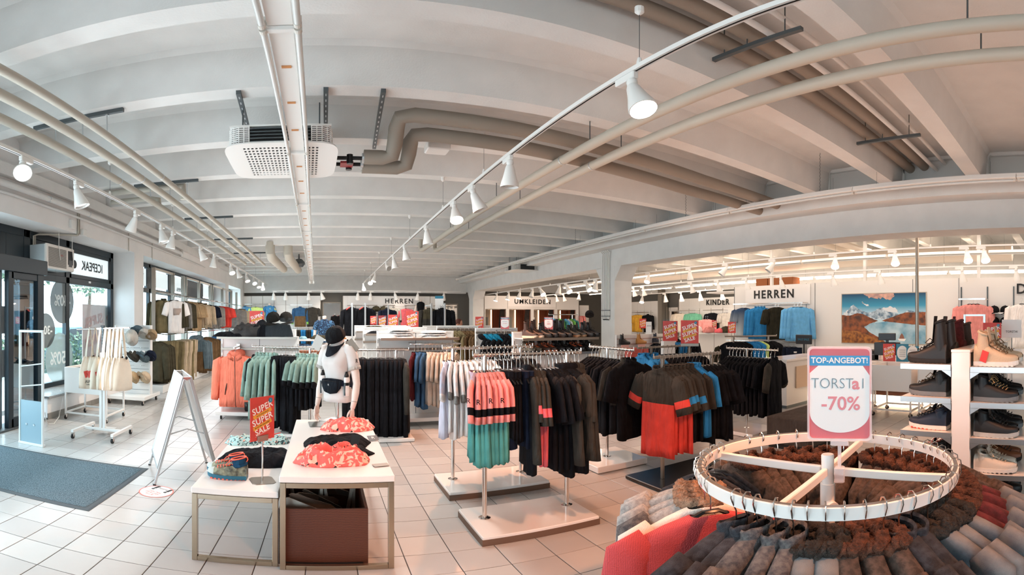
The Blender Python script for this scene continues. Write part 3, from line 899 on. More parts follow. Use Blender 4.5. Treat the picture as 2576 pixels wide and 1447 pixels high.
# conduit and sockets on the left wall
t = thing('wall_conduit', 'grey cable conduit with sockets running down to the door frame', 'conduit', (LW, 7.25, 3.7))
b = MB(); b.tube([(.02, 0, 0), (.02, 0, -.55), (-.0, 0, -.60), (-.45, -.55, -.62), (-.5, -.62, -.65), (-.5, -.62, -1.15)], .016, 8); b.build('conduit_pipe', PIPE, t, True)
b = MB(); b.tube([(.02, .05, 0), (.02, .05, -.55), (0, .05, -.585), (-.45, -.5, -.605), (-.5, -.57, -.63), (-.5, -.57, -1.15)], .012, 8); b.build('conduit_pipe', PIPE, t, True)
MB().box(0, .05, -.28, -.14, -.52, -.36, 0, .006).build('socket_box', WHITEM, t)
MB().box(0, .06, .12, .26, -.58, -.46, 0, .006).build('socket_box', WHITEM, t)
for (px, py0, py1) in ((324, 585, 632), (383, 613, 655)):
    p = gx(px, py0, LW + .015)
    tag(MB().cyl((p.x, p.y, p.z), (p.x, p.y, gx(px, py1, LW + .015).z), .008, 6).build('wall_cable', PIPE), 'thin cable down the left wall %s' % ('above the first pilaster' if px == 324 else 'above the second window bay'), 'cable')
# window air conditioner
q0, q1 = gx(114, 612, -4.35), gx(183, 684, -4.35)
t = thing('air_conditioner', 'white window air conditioner with louvred front in the first window bay', 'air conditioner', (-4.36, (q0.y + q1.y) / 2, (q0.z + q1.z) / 2))
hw, hh = abs(q1.y - q0.y) / 2, abs(q0.z - q1.z) / 2
MB().box(-.36, .0, -hw, hw, -hh, hh, 0, .01).build('casing', M('casing_grey', 'b9c0c2', .4), t)
MB().box(-.02, .04, -hw - .01, hw + .01, -hh - .01, hh + .01, 0, .018).build('front_panel', M('ac_cream', 'e4e0da', .4), t)
for i in range(22):
    MB().box(.04, .047, -hw + .05, hw * .38, hh - .06 - i * hh * .075, hh - .05 - i * hh * .075).build('louvre', M('ac_shadow', '8d8a86', .6), t)
for i in range(16):
    MB().box(.038, .044, hw * .52, hw - .05, hh - .07 - i * hh * .075, hh - .05 - i * hh * .075).build('outlet_slot', BLACKP, t)
MB().box(.04, .046, hw * .58, hw - .08, -hh + .07, -hh + .19).build('control_panel', M('ac_dark', '55585a', .5), t)
for y in (-hw * .2, hw * .8):
    b = MB(); b.tube([(.05, y, hh + .25), (.05, y, hh), (.07, y + .02, hh - .25)], .006, 6); b.build('cable', WHITEM, t)
    b = MB(); b.cyl((.0, y - .03, -hh), (.0, y - .03, -hh - 1.0), .012, 6); b.build('drain_hose', CLEAR, t)
MB().box(.042, .046, -.02, .06, hh - .17, hh - .14).build('badge', RED, t)
# ================================================================== GARMENTS, HANGERS, RACKS
def sgnp(v, p):
    return math.copysign(abs(v) ** p, v)


HANG = {}


def hanger_proto(kind):
    """shoulder bar (root) with a wire hook part; shoulder direction local x, rail passes through the origin along y"""
    if kind in HANG:
        return HANG[kind]
    hook = MB()
    pts = [(0, 0, -.115), (0, 0, -.06), (.012, 0, -.035), (.023, 0, -.008), (.020, 0, .012), (.004, 0, .0215), (-.014, 0, .015), (-.0215, 0, -.002), (-.017, 0, -.016)]
    hook.tube(pts, .0028, 5)
    bar = MB()
    wmat, w = {'black': (BLACKP, .185), 'small': (BLACKP, .17), 'wire': (M('dark_chrome', '77736e', .25, 1.0), .175)}[kind]
    bar.tube([(-w, 0, -.200), (-w * .8, 0, -.174), (-w * .45, 0, -.143), (-.03, 0, -.116), (.03, 0, -.116), (w * .45, 0, -.143), (w * .8, 0, -.174), (w, 0, -.200)],
             [.007, .010, .012, .012, .012, .012, .010, .007], 6, flat=.6)
    HANG[kind] = (bar.mesh('coat_hanger', wmat, True), hook.mesh('hook', CHROME, True))
    return HANG[kind]


def put_hanger(pos, rz, kind='black', label='', group=None, tilt=0.0):
    a, h = hanger_proto(kind)
    o = link('coat_hanger', a, None, pos, (0, tilt, rz))
    tag(o, ' '.join(label.split()[:16]), 'hanger', group)
    link('hook', h, o)
    return o


def body_rings(rn, W, L, T, flare, fold, n=26, neck=.075, waist=1.0, k1=None):
    hz = -.118
    rows = [(neck * .9, .035, hz), (neck * 1.05, .04, hz - .004), (W * .32, T * .36, hz - .030), (W * .45, T * .42, hz - .062), (W * .5, T * .42, hz - .095), (W * .45, T * .45, hz - .22)]
    m = 7
    for i in range(1, m + 1):
        u = i / m
        ww = 1 + (waist - 1) * sin(pi * min(1, u * 1.1)) if waist != 1 else 1
        rows.append((W * .45 * (1 + (flare - 1) * u) * ww, T * (.5 + .06 * u), hz - .22 - (L - .22) * u))
    ka = k1 or rn.choice((4, 5, 6)); kb = rn.choice((7, 9, 11)); pa, pb, pc = rn.uniform(0, 6), rn.uniform(0, 6), rn.uniform(0, 6)
    out = []
    for i, (hw, ht, z) in enumerate(rows):
        u = max(0, (hz - z - .10) / max(.01, L - .10))
        A = 1.5 * fold * min(1, .15 + u * 1.3)
        r = []
        for k in range(n):
            a = 2 * pi * k / n
            d = A * (sin(ka * a + pa + 1.2 * u) + .6 * sin(kb * a + pb - u))
            x = sgnp(cos(a), .8) * hw * (1 + d * .25 / max(hw, .05) * .3)
            y = sgnp(sin(a), .75) * ht + d * sin(a)
            dz = .012 * u * sin(2 * a + pc) + (0.03 * (1 - abs(cos(a))) * (-1 if sin(a) < 0 else .3) if i < 2 else 0)
            r.append((x, y, z + dz))
        out.append(r)
    return out, rows


def sleeve_rings(rn, sx, W, T, sl, so, long, n=12):
    hz = -.118
    p0 = Vector((sx * W * .40, 0, hz - .085)); p1 = Vector((sx * (W * .5 + .015), 0, hz - .13)); e = Vector((sx * (W * .5 + so), rn.uniform(-.015, .015), hz - .13 - sl))
    m = 6 if long else 4
    pts = [p0, p1] + [p1.lerp(e, (i + 1) / m) for i in range(m)]
    r0 = .086; r1 = .058 if long else .088
    out = []; pa = rn.uniform(0, 6)
    for i, p in enumerate(pts):
        u = i / (len(pts) - 1)
        d = (pts[min(i + 1, len(pts) - 1)] - pts[max(0, i - 1)]).normalized()
        side = Vector((d.z * sx, 0, -d.x * sx)) * sx
        rr = (r0 + (r1 - r0) * u) * (.75 if i == 0 else 1); tt = T * (.42 if i else .3) * (.95 + .1 * sin(pa + 4 * u))
        out.append([p + side * (rr * sgnp(cos(2 * pi * k / n), .9)) + Vector((0, tt * sin(2 * pi * k / n) * (1 + .12 * sin(3 * 2 * pi * k / n + pa + 5 * u)), 0)) for k in range(n)])
    return out


GP = {}


def garment(key, mats, seed=1, W=.44, L=.68, T=.075, sl=.22, so=.07, flare=1.0, fold=.012, split=None, cuff=0, collar=None, zipm=None, hood=None, merged=False, waist=1.0, name='shirt', badge=None, pockets=None, stripe=None):
    """mats[0] body, mats[1] lower body (below split, 0..1), mats[2] sleeve, mats[3] cuff.  Returns (root mesh, [(part name, mesh)])"""
    if key in GP:
        return GP[key]
    rn = random.Random(seed)
    ml = list(mats) + [mats[0]] * (4 - len(mats)) if len(mats) < 4 else list(mats)
    if len(mats) == 2: ml = [mats[0], mats[1], mats[0], mats[0]]
    if len(mats) == 3: ml = [mats[0], mats[1], mats[2], mats[2]]
    b = MB(); rings, rows = body_rings(rn, W, L, T, flare, fold, waist=waist)
    zt_ = rows[0][2]
    def mf(i):
        if split is None: return 0
        return 1 if (zt_ - rows[i][2]) / L > split else 0
    b.loft(rings, cap=True, mfun=mf)
    b.f[-2:] = b.f[-1:]; b.m[-2:] = b.m[-1:]       # open neck, closed hem
    parts = []
    if sl > 0:
        for sx in (-1, 1):
            s = MB(); sr = sleeve_rings(rn, sx, W, T, sl, so, sl > .35)
            nn = len(sr) - 1
            s.loft(sr, cap=True, mfun=(lambda i: 1 if (cuff and i >= nn - cuff and not (stripe and i == nn - 1)) else (0)))
            if sx < 0:
                s.f = [tuple(reversed(q)) for q in s.f]
            parts.append(('sleeve', s, [ml[2], ml[3]]))
    if collar:
        c = MB(); n = 14
        prof = []
        for (rx, ry, z) in ((.072, .040, zt_ - .012), (.074, .044, zt_ + .022), (.068, .040, zt_ + .030), (.060, .034, zt_ + .018)):
            prof.append([(rx * cos(2 * pi * k / n), ry * sin(2 * pi * k / n), z + (.012 if sin(2 * pi * k / n) > 0 else -.02 * (1 - abs(cos(2 * pi * k / n))))) for k in range(n)])
        c.loft(prof, cap=False); parts.append(('collar', c, [collar]))
    if hood:
        c = MB(); n = 14; prof = []
        for (rx, ry, z, oy) in ((.085, .05, zt_ - .03, .03), (.12, .075, zt_ + .0, .05), (.11, .085, zt_ + .05, .065), (.06, .06, zt_ + .075, .07), (.01, .01, zt_ + .08, .07)):
            prof.append([(rx * cos(2 * pi * k / n), oy + ry * sin(2 * pi * k / n), z - .02 * (1 if sin(2 * pi * k / n) < 0 else 0)) for k in range(n)])
        c.loft(prof, cap=False); parts.append(('hood', c, [hood]))
        c = MB()
        for sx in (-1, 1):
            c.loft([[(sx * .02, -.052, zt_ - .05), (sx * .085, -.045, zt_ - .01), (sx * .11, .02, zt_ + .035), (sx * .06, .02, zt_ + .03)],
                    [(sx * .025, -.062, zt_ - .10), (sx * .115, -.055, zt_ - .055), (sx * .135, .02, zt_ + .01), (sx * .07, .03, zt_ + .01)]])
        parts.append(('lapel', c, [hood]))
    if zipm:
        c = MB(); pts = [(0, -(abs(min(r, key=lambda p: abs(p[0]) + (9 if p[1] > 0 else 0))[1])) - .003, min(r, key=lambda p: abs(p[0]) + (9 if p[1] > 0 else 0))[2]) for r in rings[1:]]
        c.tube(pts, .006, 5); parts.append(('zip', c, [zipm]))
    if pockets:
        for sx in (-1, 1):
            c = MB(); y = -T * .56
            c.tube([(sx * W * .24, y - .004, zt_ - L * .55), (sx * W * .27, y - .006, zt_ - L * .66), (sx * W * .30, y - .002, zt_ - L * .78)], [.005, .011, .005], 5)
            parts.append(('pocket_zip', c, [pockets]))
    if badge:
        c = MB(); y = -T * .55
        c.box(badge[0] - badge[2] / 2, badge[0] + badge[2] / 2, y - .006, y, zt_ - badge[1] - badge[3], zt_ - badge[1]); parts.append(('swing_tag', c, [badge[4]]))
    if merged:
        mm = [ml[0], ml[1]]
        for pn, pb, pm in parts:
            o = len(mm); mm += pm
            b.add(pb.v, pb.f); b.m[-len(pb.f):] = [o + i for i in pb.m]
        GP[key] = (b.mesh(name, mm, 'all'), [])
    else:
        GP[key] = (b.mesh(name, ml[:2], 'all'), [(pn, pb.mesh(pn, pm, 'all')) for pn, pb, pm in parts])
    return GP[key]


def trousers(key, mat, seed=1, W=.36, L=.95, T=.07, merged=True, name='trousers', legs=True, fold=.01, flare=.8, mat2=None, band=BLACKP):
    if key in GP:
        return GP[key]
    rn = random.Random(seed); b = MB(); n = 18
    if legs:
        for sx in (-1, 1):
            rings = []; pa = rn.uniform(0, 6)
            for i in range(9):
                u = i / 8; z = -.13 - L * u
                hw = W * .27 * (1 - (1 - flare) * u) + (.02 if u < .35 else 0); cx = sx * W * .24 * (1 + .1 * u)
                rings.append([(cx + hw * sgnp(cos(2 * pi * k / n), .8), T * .5 * sgnp(sin(2 * pi * k / n), .7) + fold * u * sin(4 * 2 * pi * k / n + pa + 2 * u), z + .008 * sin(pa + 3 * k)) for k in range(n)])
            b.loft(rings)
    else:
        rings = []; pa = rn.uniform(0, 6)
        for i in range(8):
            u = i / 7; z = -.13 - L * u; hw = W * .5 * (.86 + (flare - .8) * u)
            rings.append([(hw * sgnp(cos(2 * pi * k / 26), .8), T * .5 * sgnp(sin(2 * pi * k / 26), .7) + fold * u * (sin(5 * 2 * pi * k / 26 + pa) + .6 * sin(9 * 2 * pi * k / 26 + 2 * u)), z + .01 * u * sin(pa + 2 * pi * k / 13)) for k in range(26)])
        b.loft(rings)
    wb = MB(); wb.loft([[(W * .5 * .9 * sgnp(cos(2 * pi * k / 18), .8), T * .53 * sgnp(sin(2 * pi * k / 18), .8), z) for k in range(18)] for z in (-.115, -.16)])
    GP[key] = (b.mesh(name, [mat], 'all'), [('waistband', wb.mesh('waistband', mat2 or mat, True))])
    return GP[key]


def put(g, pos, rz, label, cat, group=None, tilt=0.0, sc=1.0, parts=True, name=None):
    o = link(name or g[0].name.split('.')[0], g[0], None, pos, (0, tilt, rz))
    o.scale = (sc, sc, sc) if not isinstance(sc, tuple) else sc
    tag(o, label, cat, group)
    if parts:
        for pn, pm in g[1]:
            link(pn, pm, o)
    return o


FAB = dict(black=fab('15161a', .25), navy=fab('1b2233', .2), char=fab('3b3833', .15), grey=fab('8d8a86', .12), lgrey=fab('b9b3aa', .1), white=fab('f7f2ef', .03), pink=fab('ee9a94', .08),
           teal=fab('58a19b', .1), mint=fab('86a197', .12), coral=fab('f5866d', .05), red=fab('d94a41', .08), dred=fab('a63a38', .1), blue=fab('2f7fb8', .1), lblue=fab('6aaede', .08), dblue=fab('34577a', .12),
           olive=fab('7d7052', .12), dolive=fab('4c4636', .15), beige=fab('c1ad93', .08), tan=fab('a98f6e', .1), steel=fab('5c6c74', .12), brown=fab('6a5238', .15), hotpink=fab('e76a72', .08), green=fab('2c6f52', .15),
           neon=fab('d9ec8a', .06), yellow=fab('dba63f', .1), mintg=fab('6fb394', .1), lav=fab('cdb5c4', .06), lime=fab('8fce5f', .08), lilac=fab('c9c9d8', .05), cream=fab('e6d8c6', .05), maroon=fab('4e2028', .15))


KIDS_LAST = {}


def row(p0, p1, items, rz, group_cat='shirt', jit=.006, rail_sc=1.0, rn=None, hang='black', hangers=True, parts=True, sc=1.0):
    """items: list of (garment, label, cat, group[, turn]) spread from p0 to p1 along a rail; alike pieces are told apart by their order"""
    rn = rn or random.Random(11)
    p0, p1 = Vector(p0), Vector(p1); n = len(items); seen = {}
    tot = {}
    for it in items: tot[it[1]] = tot.get(it[1], 0) + 1
    for i, it in enumerate(items):
        g, lab, cat, grp = it[:4]; turn = it[4] if len(it) > 4 else rn.uniform(-.10, .10)
        if tot[lab] > 1:
            k = seen[lab] = seen.get(lab, -1) + 1
            if lab.startswith('black shirt ') and False: pass
            lab = ('first' if k == 0 else ORD[k] if k < 15 else 'last') + ' ' + lab
        p = p0.lerp(p1, (i + .5) / n) + Vector((rn.uniform(-jit, jit), rn.uniform(-jit, jit), 0)) * .5
        s_ = sc * rn.uniform(.96, 1.04)
        KIDS_LAST[it[1]] = put(g, p, rz + turn, lab, cat, grp, rn.uniform(-.02, .02), (s_, s_, s_), parts)
        if hangers:
            put_hanger(p, rz + turn, hang, 'hanger of the ' + ' '.join(lab.split()[:13]), 'hangers of: ' + (grp or lab)[:90])
    return


def rack(label, p0, p1, z, posts, base, bmat, bz=.07, square=False, name='clothes_rack', edge=None):
    """free-standing garment rack: base slab, posts, rail from p0 to p1"""
    cx, cy = (base[0] + base[1]) / 2, (base[2] + base[3]) / 2
    t = thing(name, label, 'rack', (cx, cy, 0))
    MB().box(base[0] - cx, base[1] - cx, base[2] - cy, base[3] - cy, .006, bz, 0, .006).build('base', bmat, t)
    if edge:
        MB().box(base[0] - cx - .002, base[1] - cx + .002, base[2] - cy - .002, base[3] - cy + .002, .0, bz * .7).build('base_edge', edge, t)
    for x, y in posts:
        b = MB()
        if square: b.box(x - cx - .015, x - cx + .015, y - cy - .015, y - cy + .015, bz, z, 0, .003)
        else: b.cyl((x - cx, y - cy, bz), (x - cx, y - cy, z), .0175, 14)
        b.build('post', CHROME if not square else STEEL, t, not square)
        if not square: MB().lathe([(.045, bz), (.045, bz + .004), (.02, bz + .012)], (x - cx, y - cy, 0), 18).build('flange', CHROME, t, True)
    a, b_ = Vector(p0) - Vector((cx, cy, 0)), Vector(p1) - Vector((cx, cy, 0))
    if square:
        d = (b_ - a).normalized(); L = (b_ - a).length
        MB().obox((a + b_) / 2, (L, .028, .028), rotz(atan2(d.y, d.x)), 0, .003).build('rail', STEEL, t)
    else:
        MB().cyl(a, b_, .0125, 12).build('rail', CHROME, t, True)
    for p in (a, b_):
        MB().cyl(p, p + Vector((0, 0, .035)), .006, 6).build('end_pin', CHROME, t)
    return t


SLABW = M('white_slab', 'efebe6', .12, coat=.5); SLABE = M('slab_edge_brown', '6f5646', .6); SLABK = M('slab_black', '1b1a1a', .25)
# ---- R2: near centre rack
RZ2 = 1.343
rack('near clothes rack with white slab base and brown edge, pink shirts at its left end', (1.05, 3.265, RZ2), (1.95, 3.265, RZ2), RZ2, ((1.14, 3.265), (1.82, 3.265)), (1.01, 1.91, 2.93, 3.50), SLABW, .075, edge=SLABE)
G = {}
G['pink'] = garment('pink', [FAB['pink'], FAB['teal'], FAB['pink'], FAB['black']], 3, .40, .66, .055, .20, .05, 1.02, .012, .26, cuff=2, stripe=True)
G['pink2'] = garment('pink2', [FAB['lav'], FAB['teal'], FAB['pink'], FAB['black']], 4, .40, .67, .06, .21, .075, 1.02, .014, .24, cuff=2, stripe=True)
G['skirt'] = trousers('skirt', FAB['black'], 5, .34, .50, .06, name='shorts', legs=False, flare=.95)
G['navys'] = trousers('navys', FAB['navy'], 6, .34, .55, .065, name='skirt', legs=False, flare=1.0)
G['pinkband'] = garment('pinkband', [FAB['char'], FAB['hotpink'], FAB['char'], FAB['hotpink']], 7, .43, .68, .065, .24, .06, 1.0, .012, .40, cuff=2, stripe=True)
G['blk'] = garment('blk', [FAB['black']], 8, .42, .76, .07, .24, .08, 1.02, .014)
G['blkl'] = garment('blkl', [FAB['black'], FAB['black'], FAB['char'], FAB['black']], 9, .46, .80, .075, .55, .07, 1.0, .012, collar=FAB['black'])
G['char'] = garment('char', [FAB['char'], FAB['black'], FAB['char'], FAB['black']], 10, .45, .70, .065, .24, .06, 1.0, .012, .55, collar=FAB['char'])
cat = 'shirt'
near = 'on the near centre rack'
items = [(G['pink2'], 'foremost lilac and teal shirt with pink sleeves at the left end of the near rack', cat, None, -.45)]
items += [(G['pink'], 'pink shirt with teal body and black sleeve band ' + near, cat, 'pink and teal shirts on the near rack', -.32 + .05 * k) for k in range(7)]
row((1.05, 3.265, RZ2), (1.265, 3.265, RZ2), items, pi / 2, rn=random.Random(2))
for k in range(4):
    text('lettering', 'R', .05, FAB['black'], bpy.data.objects['shirt' + ('' if k == 0 else '.%03d' % (2 * k - 1))], (-.312 if k else -.335, 0, -.285), (pi / 2, 0, -pi / 2), ex=.0008)
items = [(G['skirt'], 'black running shorts ' + near, 'shorts', 'black shorts on the near rack') for k in range(3)]
items += [(G['navys'], 'navy skirt with a silver letter print ' + near, 'skirt', None, -.6)]
items += [(G['navys'], 'plain navy skirt behind the printed one ' + near, 'skirt', 'navy skirts on the near rack') for k in range(2)]
items += [(G['blkl'], 'long black jacket hanging in the middle of the near rack', 'jacket', None, -.25)]
items += [(G['pinkband'], 'charcoal shirt with bright pink hem and cuffs ' + near, cat, 'charcoal and pink shirts on the near rack', -.3) for k in range(3)]
items += [(G['blk'], 'black short-sleeved shirt ' + near, cat, 'black shirts on the near rack') for k in range(4)]
items += [(G['blkl'], 'black long-sleeved jacket ' + near, 'jacket', 'black jackets on the near rack') for k in range(4)]
items += [(G['char'], 'charcoal and black shirt near the right end of the near rack', cat, 'charcoal shirts on the near rack', -.2) for k in range(2)]
row((1.27, 3.265, RZ2), (1.95, 3.265, RZ2), items, pi / 2, rn=random.Random(2))
text('lettering', 'R', .055, M('silver_print', 'c9c6c0', .3, .5), KIDS_LAST['navy skirt with a silver letter print ' + near], (-.06, -.038, -.58), ex=.0005)
# printed letters on the sleeves and skirt of the near rack
for k in range(4):
    pass
# ---- R1: rear rack with white shirts
RZ1 = 1.338
rack('rear centre clothes rack with white slab base, white shirts at its left end', (1.07, 4.24, RZ1), (1.98, 4.24, RZ1), RZ1, ((1.17, 4.24), (1.85, 4.24)), (1.04, 1.98, 3.87, 4.44), SLABW, .075, edge=SLABE)
G['wht'] = garment('wht', [FAB['white'], FAB['white'], FAB['white'], FAB['grey']], 12, .42, .68, .055, .20, .08, 1.0, .012, cuff=1)
G['wht2'] = garment('wht2', [FAB['white']], 13, .42, .66, .05, .18, .05, 1.0, .01)
G['lil'] = garment('lil', [FAB['lilac'], FAB['lilac'], FAB['lilac'], FAB['white']], 14, .42, .70, .06, .20, .08, 1.02, .014, cuff=1)
rr = 'on the rear centre rack'
items = [(G['lil'], 'foremost pale blue-white shirt at the left end of the rear centre rack', cat, None, -.4)]
items += [(G['wht'], 'white shirt with grey cuffs and small sleeve print ' + rr, cat, 'white shirts with grey cuffs on the rear rack', -.35 + .05 * k) for k in range(5)]
items += [(G['wht2'], 'plain white shirt behind the post ' + rr, cat, 'plain white shirts on the rear rack') for k in range(5)]
items += [(G['blk'], 'black shirt hanging ' + rr, cat, 'black shirts on the rear rack') for k in range(6)]
items += [(G['pinkband'], 'charcoal shirt with pink parts ' + rr, cat, 'charcoal and pink shirts on the rear rack') for k in range(2)]
items += [(garment('redb', [FAB['black'], FAB['hotpink'], FAB['black'], FAB['hotpink']], 17, .44, .72, .07, .24, .06, 1.0, .014, .45, cuff=2, stripe=True), 'black shirt with red-pink skirt part at the right end of the rear centre rack', cat, None)]
row((1.09, 4.24, RZ1), (1.97, 4.24, RZ1), items, pi / 2, rn=random.Random(3))
# ---- R3: single post rack, black shirts
rack('single-post rack with white slab base and black shirts, right of the centre racks', (2.9, 3.82, 1.295), (2.9, 4.66, 1.295), 1.295, ((2.9, 4.30),), (2.58, 3.22, 3.99, 4.60), SLABW, .075)
G['polo'] = garment('polo', [FAB['black'], FAB['black'], FAB['black'], FAB['black']], 21, .43, .80, .08, .26, .09, 1.02, .012, collar=FAB['black'], badge=(.07, .13, .085, .15, M('tag_grey', '9b958c', .6)))
r3 = 'on the single-post rack'
items = [(G['polo'], 'foremost black polo shirt with a grey swing tag ' + r3, cat, None, .12)]
items += [(G['char'], 'charcoal shirt directly behind the tagged polo ' + r3, cat, None, .1)]
items += [(G['blk'], 'black short-sleeved shirt ' + r3, cat, 'black shirts on the single-post rack') for k in range(11)]
row((2.9, 3.84, 1.295), (2.9, 4.64, 1.295), items, 0.0, rn=random.Random(4))
# ---- R4: red jersey rack
RZ4 = 1.25
rack('clothes rack with square steel posts and black base, red and charcoal jersey in front', (2.82, 3.41, RZ4), (3.74, 3.41, RZ4), RZ4, ((2.93, 3.41), (3.60, 3.41)), (2.72, 3.80, 3.10, 3.72), SLABK, .045, True)
G['jersey'] = garment('jersey', [FAB['char'], FAB['red'], FAB['char'], FAB['blue']], 25, .43, .80, .085, .25, .10, 1.0, .010, .33, cuff=2, collar=FAB['char'], stripe=True, zipm=BLACKP)
G['jersey0'] = garment('jersey0', [FAB['char'], FAB['red'], FAB['char'], FAB['red']], 26, .44, .82, .085, .25, .10, 1.0, .010, .33, cuff=2, collar=FAB['char'], stripe=True)
G['bluej'] = garment('bluej', [FAB['blue'], FAB['blue'], FAB['blue'], FAB['black']], 27, .46, .70, .07, .25, .06, 1.0, .012, collar=FAB['blue'])
r4 = 'on the square-post rack'
items = [(G['jersey0'], 'foremost cycling jersey, charcoal above and bright red below, ' + r4, cat, None, .12)]
items += [(G['jersey'], 'charcoal and red jersey with blue cuff bands ' + r4, cat, 'red jerseys with blue cuffs on the square-post rack') for k in range(4)]
items += [(G['char'], 'charcoal shirt following the red jerseys ' + r4, cat, 'charcoal shirts on the square-post rack') for k in range(3)]
items += [(G['bluej'], 'bright blue jersey %s' % ('nearer the red jerseys, ' if k == 0 else 'next to the black shirts, ') + r4, cat, None) for k in range(2)]
items += [(G['blk'], 'black jersey at the right part of the square-post rack', cat, 'black jerseys on the square-post rack') for k in range(6)]
row((2.86, 3.41, RZ4), (3.72, 3.41, RZ4), items, -pi / 2, rn=random.Random(5), hang='wire')
# ---- R5: far right black rack
rack('clothes rack with black shirts at the right, white foot rail', (5.2, 3.70, 1.19), (5.2, 4.62, 1.19), 1.19, ((5.2, 4.24),), (4.9, 5.5, 3.9, 4.6), SLABW, .06)
G['blkr'] = garment('blkr', [FAB['black'], FAB['black'], FAB['char'], FAB['black']], 31, .48, .90, .10, .28, .11, 1.02, .016, collar=FAB['black'], zipm=BLACKR)
r5 = 'on the rack right of the red jerseys'
items = [(G['blkr'], 'foremost black raglan jersey facing out ' + r5, cat, None, .25)]
items += [(G['blk'], 'black shirt ' + r5, cat, 'black shirts on the right rack') for k in range(12)]
row((5.2, 3.72, 1.19), (5.2, 4.6, 1.19), items, 0.0, rn=random.Random(6))
# ---- R6: behind R4, with the sale sign
rack('rack behind the red jerseys, carrying a red sale sign', (4.05, 5.25, 1.21), (5.25, 5.25, 1.21), 1.21, ((4.3, 5.25), (5.05, 5.25)), (4.0, 5.3, 5.0, 5.5), SLABK, .05, True)
items = [(G['bluej'], 'blue jersey at the left end of the rack behind the red jerseys', cat, 'blue jerseys on the rack behind the red jerseys') for k in range(4)]
items += [(G['blk'], 'black shirt on the rack behind the red jerseys', cat, 'black shirts on the rack behind the red jerseys') for k in range(10)]
row((4.08, 5.25, 1.21), (5.22, 5.25, 1.21), items, -pi / 2, rn=random.Random(7))
# ---- R7, R8 further back
rack('rack with dark jackets far back right, before the pillar', (5.75, 7.0, 1.27), (6.75, 6.9, 1.27), 1.27, ((5.95, 7.0), (6.6, 6.9)), (5.7, 6.8, 6.7, 7.25), SLABK, .05, True)
items = [(G['blkl'], 'black jacket on the far back right rack', 'jacket', 'black jackets on the far back right rack') for k in range(6)]
items += [(G['bluej'], 'blue shirt among dark jackets on the far back right rack', cat, 'blue shirts on the far back right rack') for k in range(3)]
items += [(G['blkl'], 'black jacket at the right end of the far back right rack', 'jacket', 'black jackets, right end of the far back rack') for k in range(4)]
row((5.8, 7.0, 1.27), (6.72, 6.9, 1.27), items, -pi / 2, rn=random.Random(8), parts=False, hangers=False)
rack('rack with dark and blue shirts before the HERREN wall', (7.15, 6.4, 1.27), (8.1, 5.8, 1.27), 1.27, ((7.3, 6.3), (7.95, 5.9)), (7.1, 8.15, 5.7, 6.5), SLABK, .05, True)
items = [(G['blk'], 'black shirt on the rack before the HERREN wall', cat, 'black shirts before the HERREN wall') for k in range(5)]
items += [(G['bluej'], 'blue shirt on the rack before the HERREN wall', cat, 'blue shirts before the HERREN wall') for k in range(4)]
items += [(garment('yel', [FAB['neon']], 33, .44, .7, .07, .24, .06), 'single yellow-green shirt on the rack before the HERREN wall', cat, None)]
items += [(G['blkl'], 'dark jacket on the rack before the HERREN wall', 'jacket', 'dark jackets before the HERREN wall') for k in range(4)]
row((7.2, 6.37, 1.27), (8.06, 5.83, 1.27), items, -pi / 2 + .5, rn=random.Random(9), parts=False, hangers=False)
# ---- L1, L2 left of and behind the mannequin
rack('steel rack with green shirts and black trousers behind the sale sign', (-1.03, 6.72, 1.22), (-.06, 6.42, 1.22), 1.22, ((-.85, 6.66), (-.2, 6.46)), (-1.0, -.05, 6.3, 6.8), SLABW, .05)
G['mint'] = garment('mint', [FAB['mint'], FAB['mint'], FAB['mint'], FAB['black']], 41, .46, .92, .08, .45, .10, 1.12, .016, collar=FAB['mint'])
G['mintb'] = garment('mintb', [FAB['mint'], FAB['black'], FAB['mint'], FAB['black']], 42, .44, .70, .075, .26, .09, 1.0, .012, .42, cuff=1, collar=FAB['mint'])
G['mints'] = trousers('mints', FAB['mint'], 43, .36, .75, .07, name='trousers', legs=False)
G['blkt'] = trousers('blkt', FAB['black'], 44, .38, 1.0, .075)
items = [(G['blk'], 'black shirt at the left end of the rack behind the sale sign', cat, None)]
items += [(G['mint'], 'sage green long shirt on the rack behind the sale sign', cat, 'sage green shirts behind the sale sign', -.3 + .12 * k) for k in range(6)]
items += [(G['blkt'], 'long black trousers on the rack behind the sale sign', 'trousers', 'black trousers behind the sale sign') for k in range(6)]
items += [(G['mintb'], 'sage shirt with black lower half next to the mannequin', cat, 'sage and black shirts next to the mannequin', -.3 + .1 * k) for k in range(6)]
row((-1.0, 6.71, 1.22), (-.08, 6.425, 1.22), items, pi / 2 - .3, rn=random.Random(10), hang='wire')
rack('steel rack with long black trousers right of the mannequin', (.2, 6.33, 1.2), (1.12, 6.27, 1.2), 1.2, ((.35, 6.32), (.95, 6.28)), (.15, 1.15, 6.0, 6.6), SLABW, .05)
items = [(G['blkt'], 'long black trousers on the rack right of the mannequin', 'trousers', 'black trousers right of the mannequin') for k in range(13)]
items += [(garment('blklong', [FAB['black'], FAB['black'], FAB['char'], FAB['char']], 46, .50, 1.06, .10, .6, .06, 1.05, .02), 'long black coat with a small white hem label at the right end beside the mannequin rack', 'coat', None)]
row((.24, 6.325, 1.2), (1.08, 6.275, 1.2), items, pi / 2, rn=random.Random(12), hang='wire')
